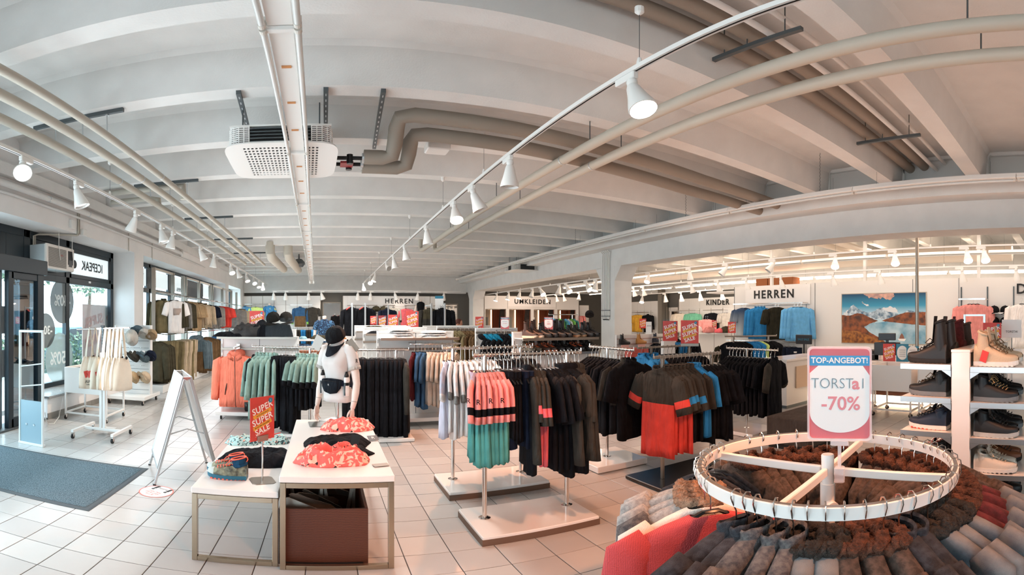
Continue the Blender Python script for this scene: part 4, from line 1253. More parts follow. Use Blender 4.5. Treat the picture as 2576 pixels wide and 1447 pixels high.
# ================================================================== SIGNS
def sale_sign(label, pos, rz, w=.21, h=.297, group=None, clear=0.0, parent=None, dark=False):
    """red poster; local -y is the printed face, origin at the bottom centre"""
    o = MB().box(-w / 2, w / 2, -.0015, .0015, 0, h).build('sale_sign', RED if not dark else M('sign_dark_red', '8f2626', .45), parent, False, pos, (0, 0, rz))
    if label:
        tag(o, label, 'sign', group)
    k = w / .21
    sl = radians(17)
    def at(z): return (0, -.0022, z * h)
    for nm, z, s in (('SUPER', .74, .062), ('SUPER', .48, .062), ('SALE', .235, .058)):
        text('lettering', nm, s * k, WINK, o, at(z), (pi / 2, -sl, 0), .0003, space=1.08, bold=.0012 * k)
    for z, tx in ((.615, 'ALLES MUSS RAUS!'), (.355, 'BIS ZU 80% REDUZIERT')):
        s = MB(); s.obox((0, 0, 0), (.165 * k, .0008, .026 * k), Matrix.Rotation(-sl, 3, 'Y'))
        so = s.build('yellow_strip', YEL, o, False, at(z))
        text('lettering', tx, .0135 * k, INK, so, (0, -.001, 0), (pi / 2, -sl, 0), .0002)
    MB().obox((0, 0, 0), (.13 * k, .0008, .0015 * k), Matrix.Rotation(-sl, 3, 'Y')).build('underline', WINK, o, False, at(.155))
    d = MB(); d.lathe([(.017 * k, -.001), (.017 * k, .001)], n=18, mat3=RX90); do = d.build('round_badge', TEALS, o, False, (.07 * k, -.003, h * .90))
    text('lettering', 'L', .018 * k, WINK, do, (0, -.0012, 0), ex=.0001)
    if clear:
        MB().box(-w / 2 - .004, w / 2 + .004, -.003, .003, -.002, h + clear).build('acrylic_holder', CLEAR, o)
    return o


# ================================================================== FRONT TABLES
def table(label, x0, x1, y0, y1, z, name='display_table'):
    t = thing(name, label, 'table', (x0, y0, 0))
    w, d = x1 - x0, y1 - y0
    MB().box(-.004, w + .004, -.004, d + .004, z - .042, z, 0, .004).build('tabletop', LAMIN, t)
    s = .034
    for y, nm in ((0, 'front'), (d - s, 'rear')):
        for x in (0, w - s):
            MB().box(x, x + s, y, y + s, 0, z - .045, 0, .002).build('leg', CHROME2, t)
        MB().box(s, w - s, y, y + s, 0, s, 0, .002).build('foot_bar', CHROME2, t)
        MB().box(s, w - s, y, y + s, z - .045 - s, z - .045, 0, .002).build('top_bar', CHROME2, t)
    for x in (0, w - s):
        MB().box(x, x + s, s, d - s, z - .045 - s, z - .045, 0, .002).build('side_bar', CHROME2, t)
    return t


CHROME2 = M('polished_steel', 'b5a692', .22, 1.0, bump=(30, .02))
HT, LT = .66, .54
table('higher white display table on a steel frame, nearest to the camera', -.26, .405, 2.75, 4.42, HT)
table('lower white display table tucked against the higher one', -.80, -.275, 2.79, 4.12, LT)
# wooden bin
WOOD = M('zebrano_wood', '5a3122', .38, wave=(26.0, .34, 'Z', 3.0), bump=(60, .05))
t = thing('wooden_bin', 'open dark striped wooden bin under the higher table', 'bin', (-.275, 2.83, .0))
bx, by, bz = .535, .60, .41
for a in ((0, bx, 0, .018, .0, bz), (0, bx, by - .018, by, .0, bz), (0, .018, .019, by - .019, .0, bz), (bx - .018, bx, .019, by - .019, .0, bz)):
    MB().box(*a, 0, .002).build('side_board', WOOD, t)
MB().box(.019, bx - .019, .019, by - .019, .01, .03).build('bottom_board', BLACKR, t)
MB().box(.03, bx - .03, -.004, .012, -.0, .02).build('plinth_strip', BLACKR, t)
rn = random.Random(8)
for k in range(7):
    b = MB(); pts = [(0, 0), (.30, -.03), (.31, .0), (.26, .03), (.02, .05)]
    prof = [(0, -.02), (.05, -.025), (.30, -.01), (.31, .01), (.27, .03), (.03, .055), (.0, .055), (-.015, .04), (-.002, .03), (-.015, .018), (-.002, .008), (-.016, -.006)]
    b.prism(prof, -.004, .004, mat3=RX90)
    o = b.build('shelf_bracket', STEEL, None, False, (-.24 + .022 * k + rn.uniform(-.01, .01), 2.93 + .07 * k, .37 + rn.uniform(-.02, .03)), (rn.uniform(-.2, .2), rn.uniform(.05, .4), rn.uniform(-.1, .5)))
    tag(o, 'loose steel shelf bracket with hooked end lying in the wooden bin, %s of the heap' % ORD[k], 'bracket', 'loose brackets in the bin')
for k in range(6):
    b = MB(); b.box(-.012, .012, -.012, .012, 0, .6, 0, .002)
    o = b.build('steel_bar', STEEL, None, False, (-.16 + .07 * k, 3.22 + .02 * (k % 2), .035), (radians(-6 - 2 * k % 5), radians(rn.uniform(-12, 12)), 0))
    o.scale = (1, 1, .92)
    tag(o, 'upright steel bar standing in the wooden bin, %s from the left' % ORD[k].replace('nearest', 'first'), 'bar', 'steel bars in the bin')


# ---- crumpled clothes
def cloth_pile(name, label, cat, pos, w, d, h, mat, seed, rz=0, ridge=.35, nx=34, ny=26, group=None, layers=0, mat2=None, scale=4.6):
    """a loosely folded garment: closed height field with creases; its edge is rounded and irregular"""
    rn = random.Random(seed); off = Vector((seed * 3.1, seed * 1.7, 0))
    top = []
    for j in range(ny + 1):
        for i in range(nx + 1):
            u, v = i / nx * 2 - 1, j / ny * 2 - 1
            # squash the square to a rounded blob
            x, y = u * sqrt(max(0, 1 - v * v * .38)), v * sqrt(max(0, 1 - u * u * .38))
            e = 1 + .16 * noise.noise(Vector((atan2(v, u + 1e-6) * 1.2, seed, 0)))
            rr = max(abs(u), abs(v))
            f = (1 - rr ** 5)
            p = Vector((x * w * scale, y * d * scale, 0)) + off
            cre = 1 - abs(noise.noise(p)) * 1.8
            cre2 = 1 - abs(noise.noise(p * 2.3 + off)) * 2
            z = h * f * (.62 + ridge * .62 * (cre - .5) + ridge * .14 * (cre2 - .5) + .25 * noise.noise(p * .5))
            top.append((x * w / 2 * e, y * d / 2 * e, max(.002, z)))
    b = MB(); n = nx + 1
    fs = [(j * n + i, j * n + i + 1, (j + 1) * n + i + 1, (j + 1) * n + i) for j in range(ny) for i in range(nx)]
    b.add(top, fs)
    rim = [i for i in range(n)] + [j * n + nx for j in range(1, ny + 1)] + [ny * n + i for i in range(nx - 1, -1, -1)] + [j * n for j in range(ny - 1, 0, -1)]
    o_ = len(b.v)
    b.v += [(top[i][0] * .97, top[i][1] * .97, 0.0) for i in rim]
    m = len(rim)
    for k in range(m):
        b.f.append((rim[k], o_ + k, o_ + (k + 1) % m, rim[(k + 1) % m])); b.m.append(0)
    b.f.append(tuple(o_ + k for k in range(m))); b.m.append(0)
    o = b.build(name, mat, None, 'all', pos, (0, 0, rz))
    tag(o, label, cat, group)
    if mat2:
        s = MB(); s.tube([(w * .3 * cos(a), d * .30 * sin(a), h * .85 + .01) for a in [k * .35 for k in range(14)]], .012, 6)
        s.build('hem_trim', mat2, o, True)
    return o


def printed(name, base, c2, c3, scale=22):
    """fabric with blotchy printed shapes"""
    if name in MATS: return MATS[name]
    m = M(name, base, .85, bump=(200, .1)); nt = m.node_tree; b = nt.nodes['Principled BSDF']
    tc = nt.nodes.new('ShaderNodeTexCoord'); src = lin(base)
    prev = None
    for k, (c, sc_, th, dis) in enumerate(((c2, scale * .55, .56, 2.0), (c3, scale * .8, .655, 1.2))):
        n = nt.nodes.new('ShaderNodeTexNoise'); n.inputs['Scale'].default_value = sc_; n.inputs['Detail'].default_value = 1.5; n.inputs['Distortion'].default_value = dis
        r = nt.nodes.new('ShaderNodeValToRGB'); r.color_ramp.elements[0].position = th - .012; r.color_ramp.elements[1].position = th + .012
        mx = nt.nodes.new('ShaderNodeMixRGB'); mx.inputs[1].default_value = (*src, 1); mx.inputs[2].default_value = (*lin(c), 1)
        mp = nt.nodes.new('ShaderNodeMapping'); mp.inputs['Location'].default_value = (k * 3.7, k * 1.3, k)
        nt.links.new(tc.outputs['Object'], mp.inputs[0]); nt.links.new(mp.outputs[0], n.inputs['Vector']); nt.links.new(n.outputs['Fac'], r.inputs['Fac']); nt.links.new(r.outputs['Color'], mx.inputs[0])
        if prev: nt.links.new(prev.outputs[0], mx.inputs[1])
        prev = mx
    nt.links.new(prev.outputs[0], b.inputs['Base Color'])
    return m


PINKP = printed('pink_print', 'e86a62', 'f3c4ae', '2a1418', 26)
MINTP = printed('mint_print', 'a9ccc9', '2d4a50', 'e9a08c', 40)


def swing_tag(label, pos, rot, mat, w=.045, h=.075, txt=None, tmat=None):
    o = MB().box(-w / 2, w / 2, -h / 2, h / 2, 0, .0012).build('swing_tag', mat, None, False, pos, rot)
    tag(o, label, 'tag')
    if txt:
        text('lettering', txt, w * .55, tmat or WINK, o, (0, 0, .0016), (0, 0, 0), .0002)
    return o


p = gz(868, 1098, HT)
cloth_pile('printed_top', 'crumpled coral shirt with white print at the back of the higher table', 'clothing', gz(868, 1078, HT) + Vector((.03, 0, 0)), .46, .30, .10, PINKP, 3, .1, ridge=.8)
cloth_pile('folded_trousers', 'folded black garments in the middle of the pile on the higher table', 'clothing', gz(845, 1118, HT), .50, .36, .085, FAB['black'], 5, -.05, ridge=.5)
cloth_pile('folded_trousers', 'second black garment under the front coral shirt on the higher table', 'clothing', gz(850, 1142, HT), .50, .22, .07, FAB['black'], 6, .03, ridge=.5)
cloth_pile('printed_top', 'crumpled coral printed shirt nearest to the front edge of the higher table', 'clothing', gz(838, 1163, HT) + Vector((0, .02, 0)), .48, .30, .115, PINKP, 7, .05, ridge=1.1, nx=48, ny=38, scale=5)
BTAG = M('tag_black', '17181a', .4)
swing_tag('black swing tag with a white letter R at the left of the front coral shirt', gz(781, 1172, HT) + Vector((0, 0, .006)), (0, 0, -.1), BTAG, .11, .05, 'R', WINK)
swing_tag('round grey and black swing tag at the right of the front coral shirt', gz(958, 1172, HT) + Vector((0, 0, .006)), (0, 0, .2), M('tag_grey', '9b958c', .6), .10, .06, None)
swing_tag('black card tag standing on the front coral shirt', gz(893, 1150, HT) + Vector((0, 0, .12)), (radians(50), 0, -.35), BTAG, .06, .085, None)
swing_tag('black card tag with a white letter R beside the black garments', gz(938, 1108, HT) + Vector((0, 0, .02)), (.3, 0, .2), BTAG, .08, .07, 'R', WINK)
swing_tag('dark flat card lying at the foot of the mannequin stand', gz(800, 1068, HT) + Vector((0, 0, .003)), (0, 0, .1), M('card_slate', '3c4340', .4), .16, .22, None)
cloth_pile('printed_top', 'crumpled mint and dark printed shirt at the back of the lower table', 'clothing', gz(612, 1113, LT), .30, .26, .075, MINTP, 9, .2, ridge=.8)
cloth_pile('printed_top', 'mint printed and black garment behind the sale sign pole', 'clothing', gz(690, 1112, LT), .26, .22, .07, MINTP, 10, .2, ridge=.8)
cloth_pile('folded_trousers', 'large folded black trousers across the lower table', 'clothing', gz(632, 1160, LT) + Vector((.05, 0, 0)), .56, .36, .115, FAB['black'], 11, .06, ridge=.45)
b = MB(); b.tube([(0, 0, 0), (.0, .0, .002), (.06, .01, .002), (.12, .05, .01)], .006, 6)
tag(b.build('red_ribbon', RED, None, True, gz(668, 1117, LT) + Vector((0, 0, .08))), 'red hem ribbon on the clothes behind the sale sign pole', 'ribbon')


# ---- shoes
def shoe(label, pos, rz, L=.27, h=.12, shaft=.0, up=None, sole=None, lace=None, lining=None, toe=None, wide=.095, group=None, cat='shoe', detail=True, tagm=None, name='hiking_shoe', parts=True, lug=None):
    """toe along local +x, heel at the origin"""
    n = 12
    def width(t): return wide / 2 * (.74 + .26 * sin(pi * min(1, max(0, (t - .05) * 1.15)))) * (1 if t < .78 else sqrt(max(0.02, 1 - ((t - .78) / .225) ** 2)))
    def height(t): return (h if t < .30 else h - (h - .050) * ((t - .30) / .45) ** .85 if t < .75 else .050 * sqrt(max(.05, 1 - ((t - .75) / .28) ** 2)))
    key = ('shoe', L, h, shaft, wide, up.name, sole.name, lace.name if lace else '', toe.name if toe else '', lug.name if lug else '', detail)
    if key not in GP:
        ms = {}
        s = MB()
        ts = [0, .03, .08, .2, .35, .5, .65, .78, .88, .95, .99]
        def ring(t, z, k): return None
        loop = [(L * t, -width(t) * 1.07) for t in ts] + [(L * t, width(t) * 1.07) for t in reversed(ts)]
        def sz(x): return .012 * max(0, (x / L - .75) / .25) ** 2
        s.loft([[(x, y, z + sz(x)) for x, y in loop] for z in (0.004, .026)] if not detail else [[(x * .99, y * .96, 0.0 + sz(x)) for x, y in loop], [(x, y, .010 + sz(x)) for x, y in loop], [(x, y, .028 + sz(x)) for x, y in loop]], mi=0)
        if detail:
            for i in range(9):
                x = L * (.04 + .1 * i)
                w_ = width(.04 + .1 * i)
                s.box(x, x + L * .055, -w_ * 1.04, w_ * 1.04, -.002 + sz(x), .006 + sz(x), 1)
        ms['sole'] = s.mesh('sole', [sole, lug or sole], False)
        u = MB(); rings = []
        tt = [.0, .04, .12, .22, .32, .42, .52, .62, .72, .82, .90, .96, .985]
        for t in tt:
            w_, hh = width(max(.02, t)), height(t) + .02
            rings.append([(L * t, w_ * sgnp(cos(pi * k / (n - 1)), .75) * (1 - .25 * (k / (n - 1) > .3 and k / (n - 1) < .7) * (1 if t < .35 else 0)), .024 + sz(L * t) + (hh - .024) * sin(pi * k / (n - 1)) ** .55) for k in range(n)])
        u.loft(rings, closed=False, cap=False, mfun=lambda i: 1 if i >= 9 else 0)
        u.f.append(tuple(range(n))); u.m.append(0)
        if shaft > 0:
            sr = []
            for q in range(5):
                z = h * .6 + (h + shaft - h * .6) * q / 4
                sr.append([(L * .19 + (L * .20 - .006 * q) * cos(2 * pi * k / 16) * (.92), wide * .42 * sin(2 * pi * k / 16), z + (.012 * cos(2 * pi * k / 16) * -1 if q == 4 else 0)) for k in range(16)])
            u.loft(sr, cap=False)
        ms['root'] = u.mesh(name, [up, toe or up], 'all')
        zt_ = h + shaft + .02
        qx, qy, qz = ((L * .20 - .024) * .92, wide * .42, h + shaft) if shaft > 0 else (L * .17, wide * .37, h + .012)
        c = MB(); c.tube([(L * .19 + qx * cos(a), qy * sin(a), qz - .012 * cos(a)) for a in [2 * pi * k / 16 for k in range(17)]], .009, 6)
        ms['collar'] = c.mesh('collar', lining or up, True)
        c = MB(); c.lathe([(1, 0), (1, .002)], (L * .19, 0, qz - .014), 14, sx=qx * .95, sy=qy * .95)
        ms['inside'] = c.mesh('inside', BLACKR)
        if lace:
            c = MB(); m = 6
            for i in range(m):
                t = .30 + .075 * i; z = height(t) + .027 if not (shaft and i == 0) else height(t) + .035
                x = L * t + .012; c.tube([(x, -.026, z - .008), (x + .006, 0, z + .002), (x, .026, z - .008)], .0032, 5)
            x = L * .33; z = height(.33) + .03
            for sy in (-1, 1):
                c.tube([(x, 0, z), (x + .02, sy * .03, z + .022), (x + .045, sy * .05, z - .006), (x + .03, sy * .03, z - .012), (x, 0, z)], .003, 5)
            ms['laces'] = c.mesh('laces', lace, True)
            c = MB(); c.loft([[(L * .60, -.014, height(.6) + .022), (L * .60, .014, height(.6) + .022), (L * .60, .014, height(.6) + .028), (L * .60, -.014, height(.6) + .028)], [(L * .36, -.022, height(.36) + .03), (L * .36, .022, height(.36) + .03), (L * .36, .022, height(.36) + .036), (L * .36, -.022, height(.36) + .036)], [(L * .31, -.026, zt_ + .015), (L * .31, .026, zt_ + .015), (L * .295, .026, zt_ + .018), (L * .295, -.026, zt_ + .018)]])
            ms['tongue'] = c.mesh('tongue', up)
        GP[key] = ms
    ms = GP[key]
    o = link(name, ms['root'], None, pos, (0, 0, rz)); tag(o, label, cat, group)
    for k in ('sole', 'collar', 'inside', 'laces', 'tongue'):
        if k in ms and (parts or k in ('sole',)):
            link(k, ms[k], o)
    if tagm:
        tm_ = MB().box(-.022, .022, 0, .0015, -.07, 0).build('price_tag', tagm, o, False, (L * .30, -wide * .5 - .008, h * .85), (0, radians(18), radians(-8)))
    return o


FACET = M('faceted_upper', '93957d', .6, var=(24, .5, '3f4138'), bump=(34, .7))
TEALSOLE = M('sole_teal', '1c5f76', .5); CORALL = M('coral_cord', 'f0694f', .6); SHAFTB = fab('1f4866', .12)
for k, (dx, dy, ra) in enumerate(((0, 0, 0), (-.035, .085, .12))):
    hp = gz(622, 1206, LT) + Vector((dx, dy, .004))
    s = shoe('grey-green faceted hiking shoe with coral laces, %s of the pair on the lower table' % ('front one' if k == 0 else 'rear one'), hp, pi - .02 - ra, .262, .082, .0, FACET, TEALSOLE, CORALL, SHAFTB, M('toe_grey', 'b9c4c0', .5), .098, lug=CORALL, tagm=SIGNW if k == 0 else None, cat='shoe')
    # knitted ankle cuff
    c = MB(); rings = []
    for q in range(7):
        u = q / 6; z = .045 + .098 * u
        rx = .062 - .034 * u + .020 * u * u * u; ry = .042 - .020 * u + .011 * u * u
        rings.append([(.062 - .006 * u + rx * cos(2 * pi * i / 18), ry * sin(2 * pi * i / 18), z - .012 * u * cos(2 * pi * i / 18)) for i in range(18)])
    c.loft(rings, cap=False); c.build('ankle_cuff', SHAFTB, s, 'all')
    c = MB(); c.tube([(.056 + .048 * cos(a), .033 * sin(a), .143 - .012 * cos(a)) for a in [2 * pi * i / 18 for i in range(19)]], .005, 6)
    c.build('cuff_edge', CORALL, s, True)
    c = MB(); c.tube([(.010, 0, .152), (.0, 0, .150), (-.004, 0, .135), (.004, 0, .12)], .004, 6); c.build('pull_tab', CORALL, s, True)

# ---- sale sign on a stand, lower table
p = gz(660, 1210, LT)
t = thing('sign_stand', 'low steel sign stand with square foot on the lower table', 'stand', p, radians(20))
b = MB(); b.prism([(-.075, -.055), (-.055, -.075), (.055, -.075), (.075, -.055), (.075, .055), (.055, .075), (-.055, .075), (-.075, .055)], 0, .004); b.build('foot_plate', STEEL, t)
b = MB(); b.cyl((0, 0, .004), (0, 0, .31), .006, 10); b.build('pole', CHROME, t, True)
b = MB(); b.box(-.045, .045, -.008, .008, .275, .315, 0, .002); b.build('clamp', STEEL, t, False, None, (0, 0, radians(28)))
sale_sign('red super sale sign on the pole on the lower table', p + Vector((0, 0, .285)) , radians(48), .20, .285, clear=.05)

# ================================================================== MANNEQUIN
SKIN = M('mannequin_skin', 'e2d2c7', .35)
SHIRTW = M('white_jersey', 'd4cfcb', .8, bump=(240, .06))
mp = gz(850, 1060, HT)
ma = radians(-38)
t = thing('mannequin', 'white headless half mannequin on a pole, wearing a white sports shirt', 'mannequin', mp, ma)
t.scale = (.84, .92, 1)
b = MB(); b.cyl((0, 0, 0), (0, 0, .30), .0125, 14); b.build('pole', CHROME, t, True)
b = MB(); b.prism([(-.17, -.11), (.17, -.11), (.17, .11), (-.17, .11)], 0, .006); b.build('base_plate', M('plate_slate', '474c4a', .35, .5), t)
z0 = -.66
def ell(hw, ht, z, oy=0, ox=0, n=28, pw=.85):
    return [(ox + hw * sgnp(cos(2 * pi * k / n), pw), oy + ht * sgnp(sin(2 * pi * k / n), pw) , z) for k in range(n)]
bt = []
prof = [(.855, .170, .108, 0), (.90, .168, .108, 0), (.96, .160, .104, 0), (1.02, .143, .094, 0), (1.07, .138, .090, -.003), (1.13, .146, .098, -.010), (1.19, .155, .116, -.022), (1.23, .160, .118, -.024), (1.28, .166, .102, -.014), (1.325, .166, .086, -.004), (1.35, .150, .074, .002), (1.372, .105, .062, .006), (1.385, .068, .052, .006)]
for i, (z, hw, ht, oy) in enumerate(prof):
    r = []
    for k in range(28):
        a = 2 * pi * k / 28
        wr = .006 * sin(5 * a + 3 * z * 9) * (1 if z < 1.1 else .3) + .004 * sin(9 * a - z * 30)
        # chest relief
        bl = .022 * max(0, -sin(a)) ** 2 * math.exp(-((z - 1.21) / .05) ** 2) * (abs(cos(a)) > .25)
        r.append(((hw + wr) * sgnp(cos(a), .85), oy + (ht + wr + bl) * sgnp(sin(a), .85), z + z0))
    bt.append(r)
b = MB(); b.loft(bt, cap=True); b.build('sports_shirt', SHIRTW, t, 'all')
b = MB(); b.loft([ell(.062, .050, 1.375 + z0, .006, pw=1), ell(.070, .056, 1.405 + z0, .008, pw=1), ell(.066, .052, 1.425 + z0, .010, pw=1), ell(.055, .045, 1.415 + z0, .010, pw=1)], cap=False); b.build('collar', SHIRTW, t, 'all')
b = MB(); b.loft([ell(.055, .052, 1.36 + z0, .006, pw=1), ell(.05, .05, 1.42 + z0, 0, pw=1), ell(.052, .054, 1.47 + z0, -.006, pw=1), ell(.03, .035, 1.485 + z0, -.006, pw=1)]); b.build('neck', SKIN, t, 'all')
for sx in (-1, 1):
    # sleeve, cuff, arm, hand
    b = MB(); b.tube([(sx * .10, .0, 1.33 + z0), (sx * .155, 0, 1.318 + z0), (sx * .185, .002, 1.27 + z0), (sx * .203, .004, 1.215 + z0), (sx * .216, .004, 1.165 + z0)], [.055, .064, .064, .063, .066], 16); b.build('sleeve', SHIRTW, t, 'all')
    b = MB(); b.tube([(sx * .212, .004, 1.18 + z0), (sx * .219, .004, 1.152 + z0)], [.0675, .0685], 16); b.build('sleeve_cuff', fab('b6b0a8', .06), t, 'all')
    fw = -.05 if sx > 0 else -.075
    ax = (.205, .228, .246, .252, .252, .246) if sx > 0 else (.205, .222, .228, .222, .212, .204)
    pts = [(sx * ax[0], 0, 1.20 + z0), (sx * ax[1], .004, 1.12 + z0), (sx * ax[2], .0, 1.03 + z0), (sx * ax[3], -.012 + fw * .3, .95 + z0), (sx * ax[4], -.02 + fw * .6, .875 + z0), (sx * ax[5], -.02 + fw, .815 + z0)]
    b = MB(); b.tube(pts, [.047, .043, .037, .039, .031, .024], 16); b.build('arm', SKIN, t, 'all')
    b = MB(); b.tube([pts[4], [pts[4][0] * 1, pts[4][1] - .001, pts[4][2] - .004]], [.0335, .0335], 16); b.build('wrist_seam', M('seam_grey', '8f8982', .6), t)
    hx, hy, hz = sx * ax[5], -.02 + fw, .815 + z0
    h = MB()
    h.loft([[(hx + a * w_ + s_ * .0, hy + c_ * th + dy, hz + dz) for (a, c_) in [(cos(2 * pi * k / 12) * 1.0, sin(2 * pi * k / 12)) for k in range(12)]] for (w_, th, dy, dz, s_) in ((.016, .022, 0, .012, 0), (.0155, .028, -.003, -.022, 0), (.0145, .036, -.006, -.055, 0), (.0125, .038, -.009, -.078, 0), (.009, .034, -.010, -.088, 0))])
    # fingers run along z, palm faces the thigh; spread along y
    for i, (oy, ln, cu) in enumerate(((-.036, .066, .012), (-.0175, .078, .016), (.001, .073, .020), (.019, .058, .024))):
        q0 = Vector((hx, hy + oy - .008, hz - .070)); q1 = q0 + Vector((-sx * .002, -.002, -ln * .45)); q2 = q0 + Vector((-sx * cu * .6, -.003, -ln * .78)); q3 = q0 + Vector((-sx * cu * 1.5, -.002, -ln))
        h.tube([q0, q1, q2, q3], [.0092, .0085, .0078, .0058], 8)
    q0 = Vector((hx - sx * .004, hy - .030, hz - .018)); h.tube([q0, q0 + Vector((-sx * .008, -.022, -.022)), q0 + Vector((-sx * .016, -.028, -.048)), q0 + Vector((-sx * .020, -.024, -.068))], [.012, .0105, .009, .0065], 8)
    h.build('hand', SKIN, t, 'all')
text('lettering', 'R', .05, M('print_brown', '4a4038', .6), t, (.262, -.018, 1.235 + z0), (pi / 2, 0, radians(72)), .0008, bold=.001)
# running belt with bottles
def on_mann(v): return mp + Matrix.Rotation(ma, 3, 'Z') @ Vector(v)
t = thing('running_belt', 'dark running belt with pouch and two white bottles around the mannequin', 'belt', on_mann((0, 0, 1.02 + z0)), ma)
t.scale = (.85, .93, 1)
b = MB(); n = 32
b.loft([[((.158 + dr) * sgnp(cos(2 * pi * k / n), .85), (.106 + dr) * sgnp(sin(2 * pi * k / n), .85) - .002, z + .02 * max(0, -sin(2 * pi * k / n))) for k in range(n)] for z, dr in ((-.026, .004), (-.026, .010), (.026, .010), (.026, .004))], cap=False); b.build('strap', FAB['navy'], t, 'all')
b = MB(); rings = []
for dr, sc_ in ((.004, 1), (.022, 1), (.040, .86)):
    rings.append([((.160 + dr) * sin(a) * .98, -(.106 + dr) * cos(a), z) for a, z in [(-.78 * sc_, .045 * sc_), (-.4 * sc_, .052 * sc_), (0, .055 * sc_), (.4 * sc_, .052 * sc_), (.78 * sc_, .045 * sc_), (.72 * sc_, -.03 * sc_), (.45 * sc_, -.075 * sc_), (0, -.088 * sc_), (-.45 * sc_, -.075 * sc_), (-.72 * sc_, -.03 * sc_)]])
b.loft(rings); b.build('pouch', fab('1a2129', .2), t, 'all')
text('lettering', 'R', .022, WINK, t, (.0, -.155, .0), ex=.0004)
b = MB(); b.tube([(-.09, -.138, .03), (0, -.152, .036), (.09, -.138, .03)], .0025, 5); b.build('zip', BLACKP, t)
for sx in (-1, 1):
    bp = Vector((sx * .158, -.055, 0.0))
    b = MB(); b.lathe([(.010, -.105), (.030, -.10), (.034, -.06), (.031, 0), (.034, .05), (.026, .07)], bp, 18, sx=.8); o = b.build('bottle', M('bottle_white', 'ece9e6', .35), t, 'all')
    b = MB(); b.lathe([(.026, .068), (.027, .085), (.016, .10), (.012, .118), (.004, .12)], bp, 16, sx=.8); b.build('bottle_cap', BLACKP, t, 'all')
    b = MB(); b.lathe([(.036, -.005), (.036, .022)], bp, 18, sx=.82); b.box(bp.x - .008, bp.x + .008, bp.y - .037, bp.y - .030, -.095, .0); b.build('bottle_strap', BLACKP, t)
# cap tilted over the neck with its card
t = thing('baseball_cap', 'black cap with a long dark visor hung over the mannequin neck', 'cap', on_mann((.0, -.035, 1.45 + z0)), ma)
b = MB(); mt = Matrix.Rotation(radians(30), 3, 'X')
b.lathe([(.088, -.02), (.092, .0), (.088, .035), (.070, .072), (.040, .092), (.006, .098)], n=22, sy=1.12, sx=.98); b.xf(mt, (.0, .0, .0)); b.build('crown', fab('15171a', .25), t, 'all')
b = MB(); rings = []
for q in range(7):
    u = q / 6
    rr = []
    for i in range(11):
        a = (i / 10 - .5) * pi * .92
        x = sin(a) * .088; y = -(cos(a) * (.10 + .105 * u)) ; z = -.012 - .045 * (x / .09) ** 2 - .012 * u
        rr.append((x * (1 - .10 * u), y, z))
    rings.append(rr)
b.loft(rings, closed=False, cap=False); nn = len(b.v)
b.v += [(x, y, z - .005) for x, y, z in b.v[:nn]]
b.f += [tuple(reversed([i + nn for i in q])) for q in b.f[:]]; b.m = [0] * len(b.f)
b.xf(Matrix.Rotation(radians(22), 3, 'X') @ mt, (0, -.02, 0)); b.build('visor', fab('1d2228', .2), t, 'all')
b = MB(); b.lathe([(.008, .098), (.006, .104), (.001, .105)], n=8); b.xf(mt); b.build('button', BLACKP, t, True)
MB().box(-.045, .045, -.001, .001, -.13, .0).build('swing_card', M('card_grey', 'b7b5ae', .6), t, False, (-.105, -.085, -.0), (0, radians(28), radians(8)))
MB().box(-.03, .03, -.001, .001, -.12, .0).build('swing_card', M('card_brown', '8a8378', .6), t, False, (.135, .02, -.03), (0, radians(-38), radians(20)))

# ================================================================== A-BOARD, MAT, STICKER
d_, n_ = Vector((.42, -.905, 0)), Vector((.905, .42, 0))
A0 = Vector((-1.83, 4.75, 0)); wB = .665
t = thing('a_board', 'aluminium A-board sign standing open with blank white faces', 'A-board', A0 + d_ * wB / 2 + n_ * .31, 0)
oB = A0 + d_ * wB / 2 + n_ * .31
for s in (-1, 1):
    foot = n_ * (s * .31); topc = n_ * (s * .022) + Vector((0, 0, 1.06))
    ax = (topc - foot).normalized(); out = d_.cross(ax) * 1.0
    if out.dot(n_) * s < 0: out = -out
    mt = Matrix((d_, out, ax)).transposed()
    Lp = (topc - foot).length
    def bxl(x0, x1, z0, z1, y0, y1, nm, mat):
        m_ = MB(); m_.box(x0, x1, y0, y1, z0, z1, 0, .002); m_.xf(mt, foot); m_.build(nm, mat, t)
    for sx in (-1, 1):
        bxl(sx * wB / 2 - .012, sx * wB / 2 + .012, .0, Lp - .02, -.012, .012, 'leg', ALU)
        bxl(sx * wB / 2 - .014, sx * wB / 2 + .014, -.004, .012, -.014, .014, 'foot_cap', BLACKR)
        bxl(sx * (wB / 2 - .013) - .014, sx * (wB / 2 - .013) + .014, .17, Lp, .010, .026, 'frame_bar', ALU)
    bxl(-wB / 2, wB / 2, .17, .198, .010, .026, 'frame_bar', ALU); bxl(-wB / 2, wB / 2, Lp - .028, Lp, .010, .026, 'frame_bar', ALU)
    bxl(-wB / 2 + .02, wB / 2 - .02, .19, Lp - .02, .008, .016, 'white_face', SIGNW)
    bxl(-.09, -.07, .165, .172, .012, .034, 'poster_clip', GREYM)
for sx in (-1, 1):
    q = d_ * (sx * (wB / 2 - .03))
    b = MB(); z = .50; w_ = .31 * (1 - z / 1.06) + .012
    b.tube([q - n_ * w_ + Vector((0, 0, z)), q + Vector((0, 0, z + .055)), q + n_ * w_ + Vector((0, 0, z))], .007, 6); b.build('folding_brace', ALU, t)
    b = MB(); b.obox(q + Vector((0, 0, 1.045)), (.03, .075, .03), Matrix((d_, n_, Vector((0, 0, 1)))).transposed()); b.build('hinge', CHROME, t)
MATM = M('mat_pile', '7f9199', 1.0, var=(95, .8, '4b6069'), bump=(160, .8))
t = thing('entrance_mat', 'grey speckled entrance mat with dark rubber edge', 'mat', (-4.1, 3.31, 0))
b = MB(); w, d = 2.31, 1.31
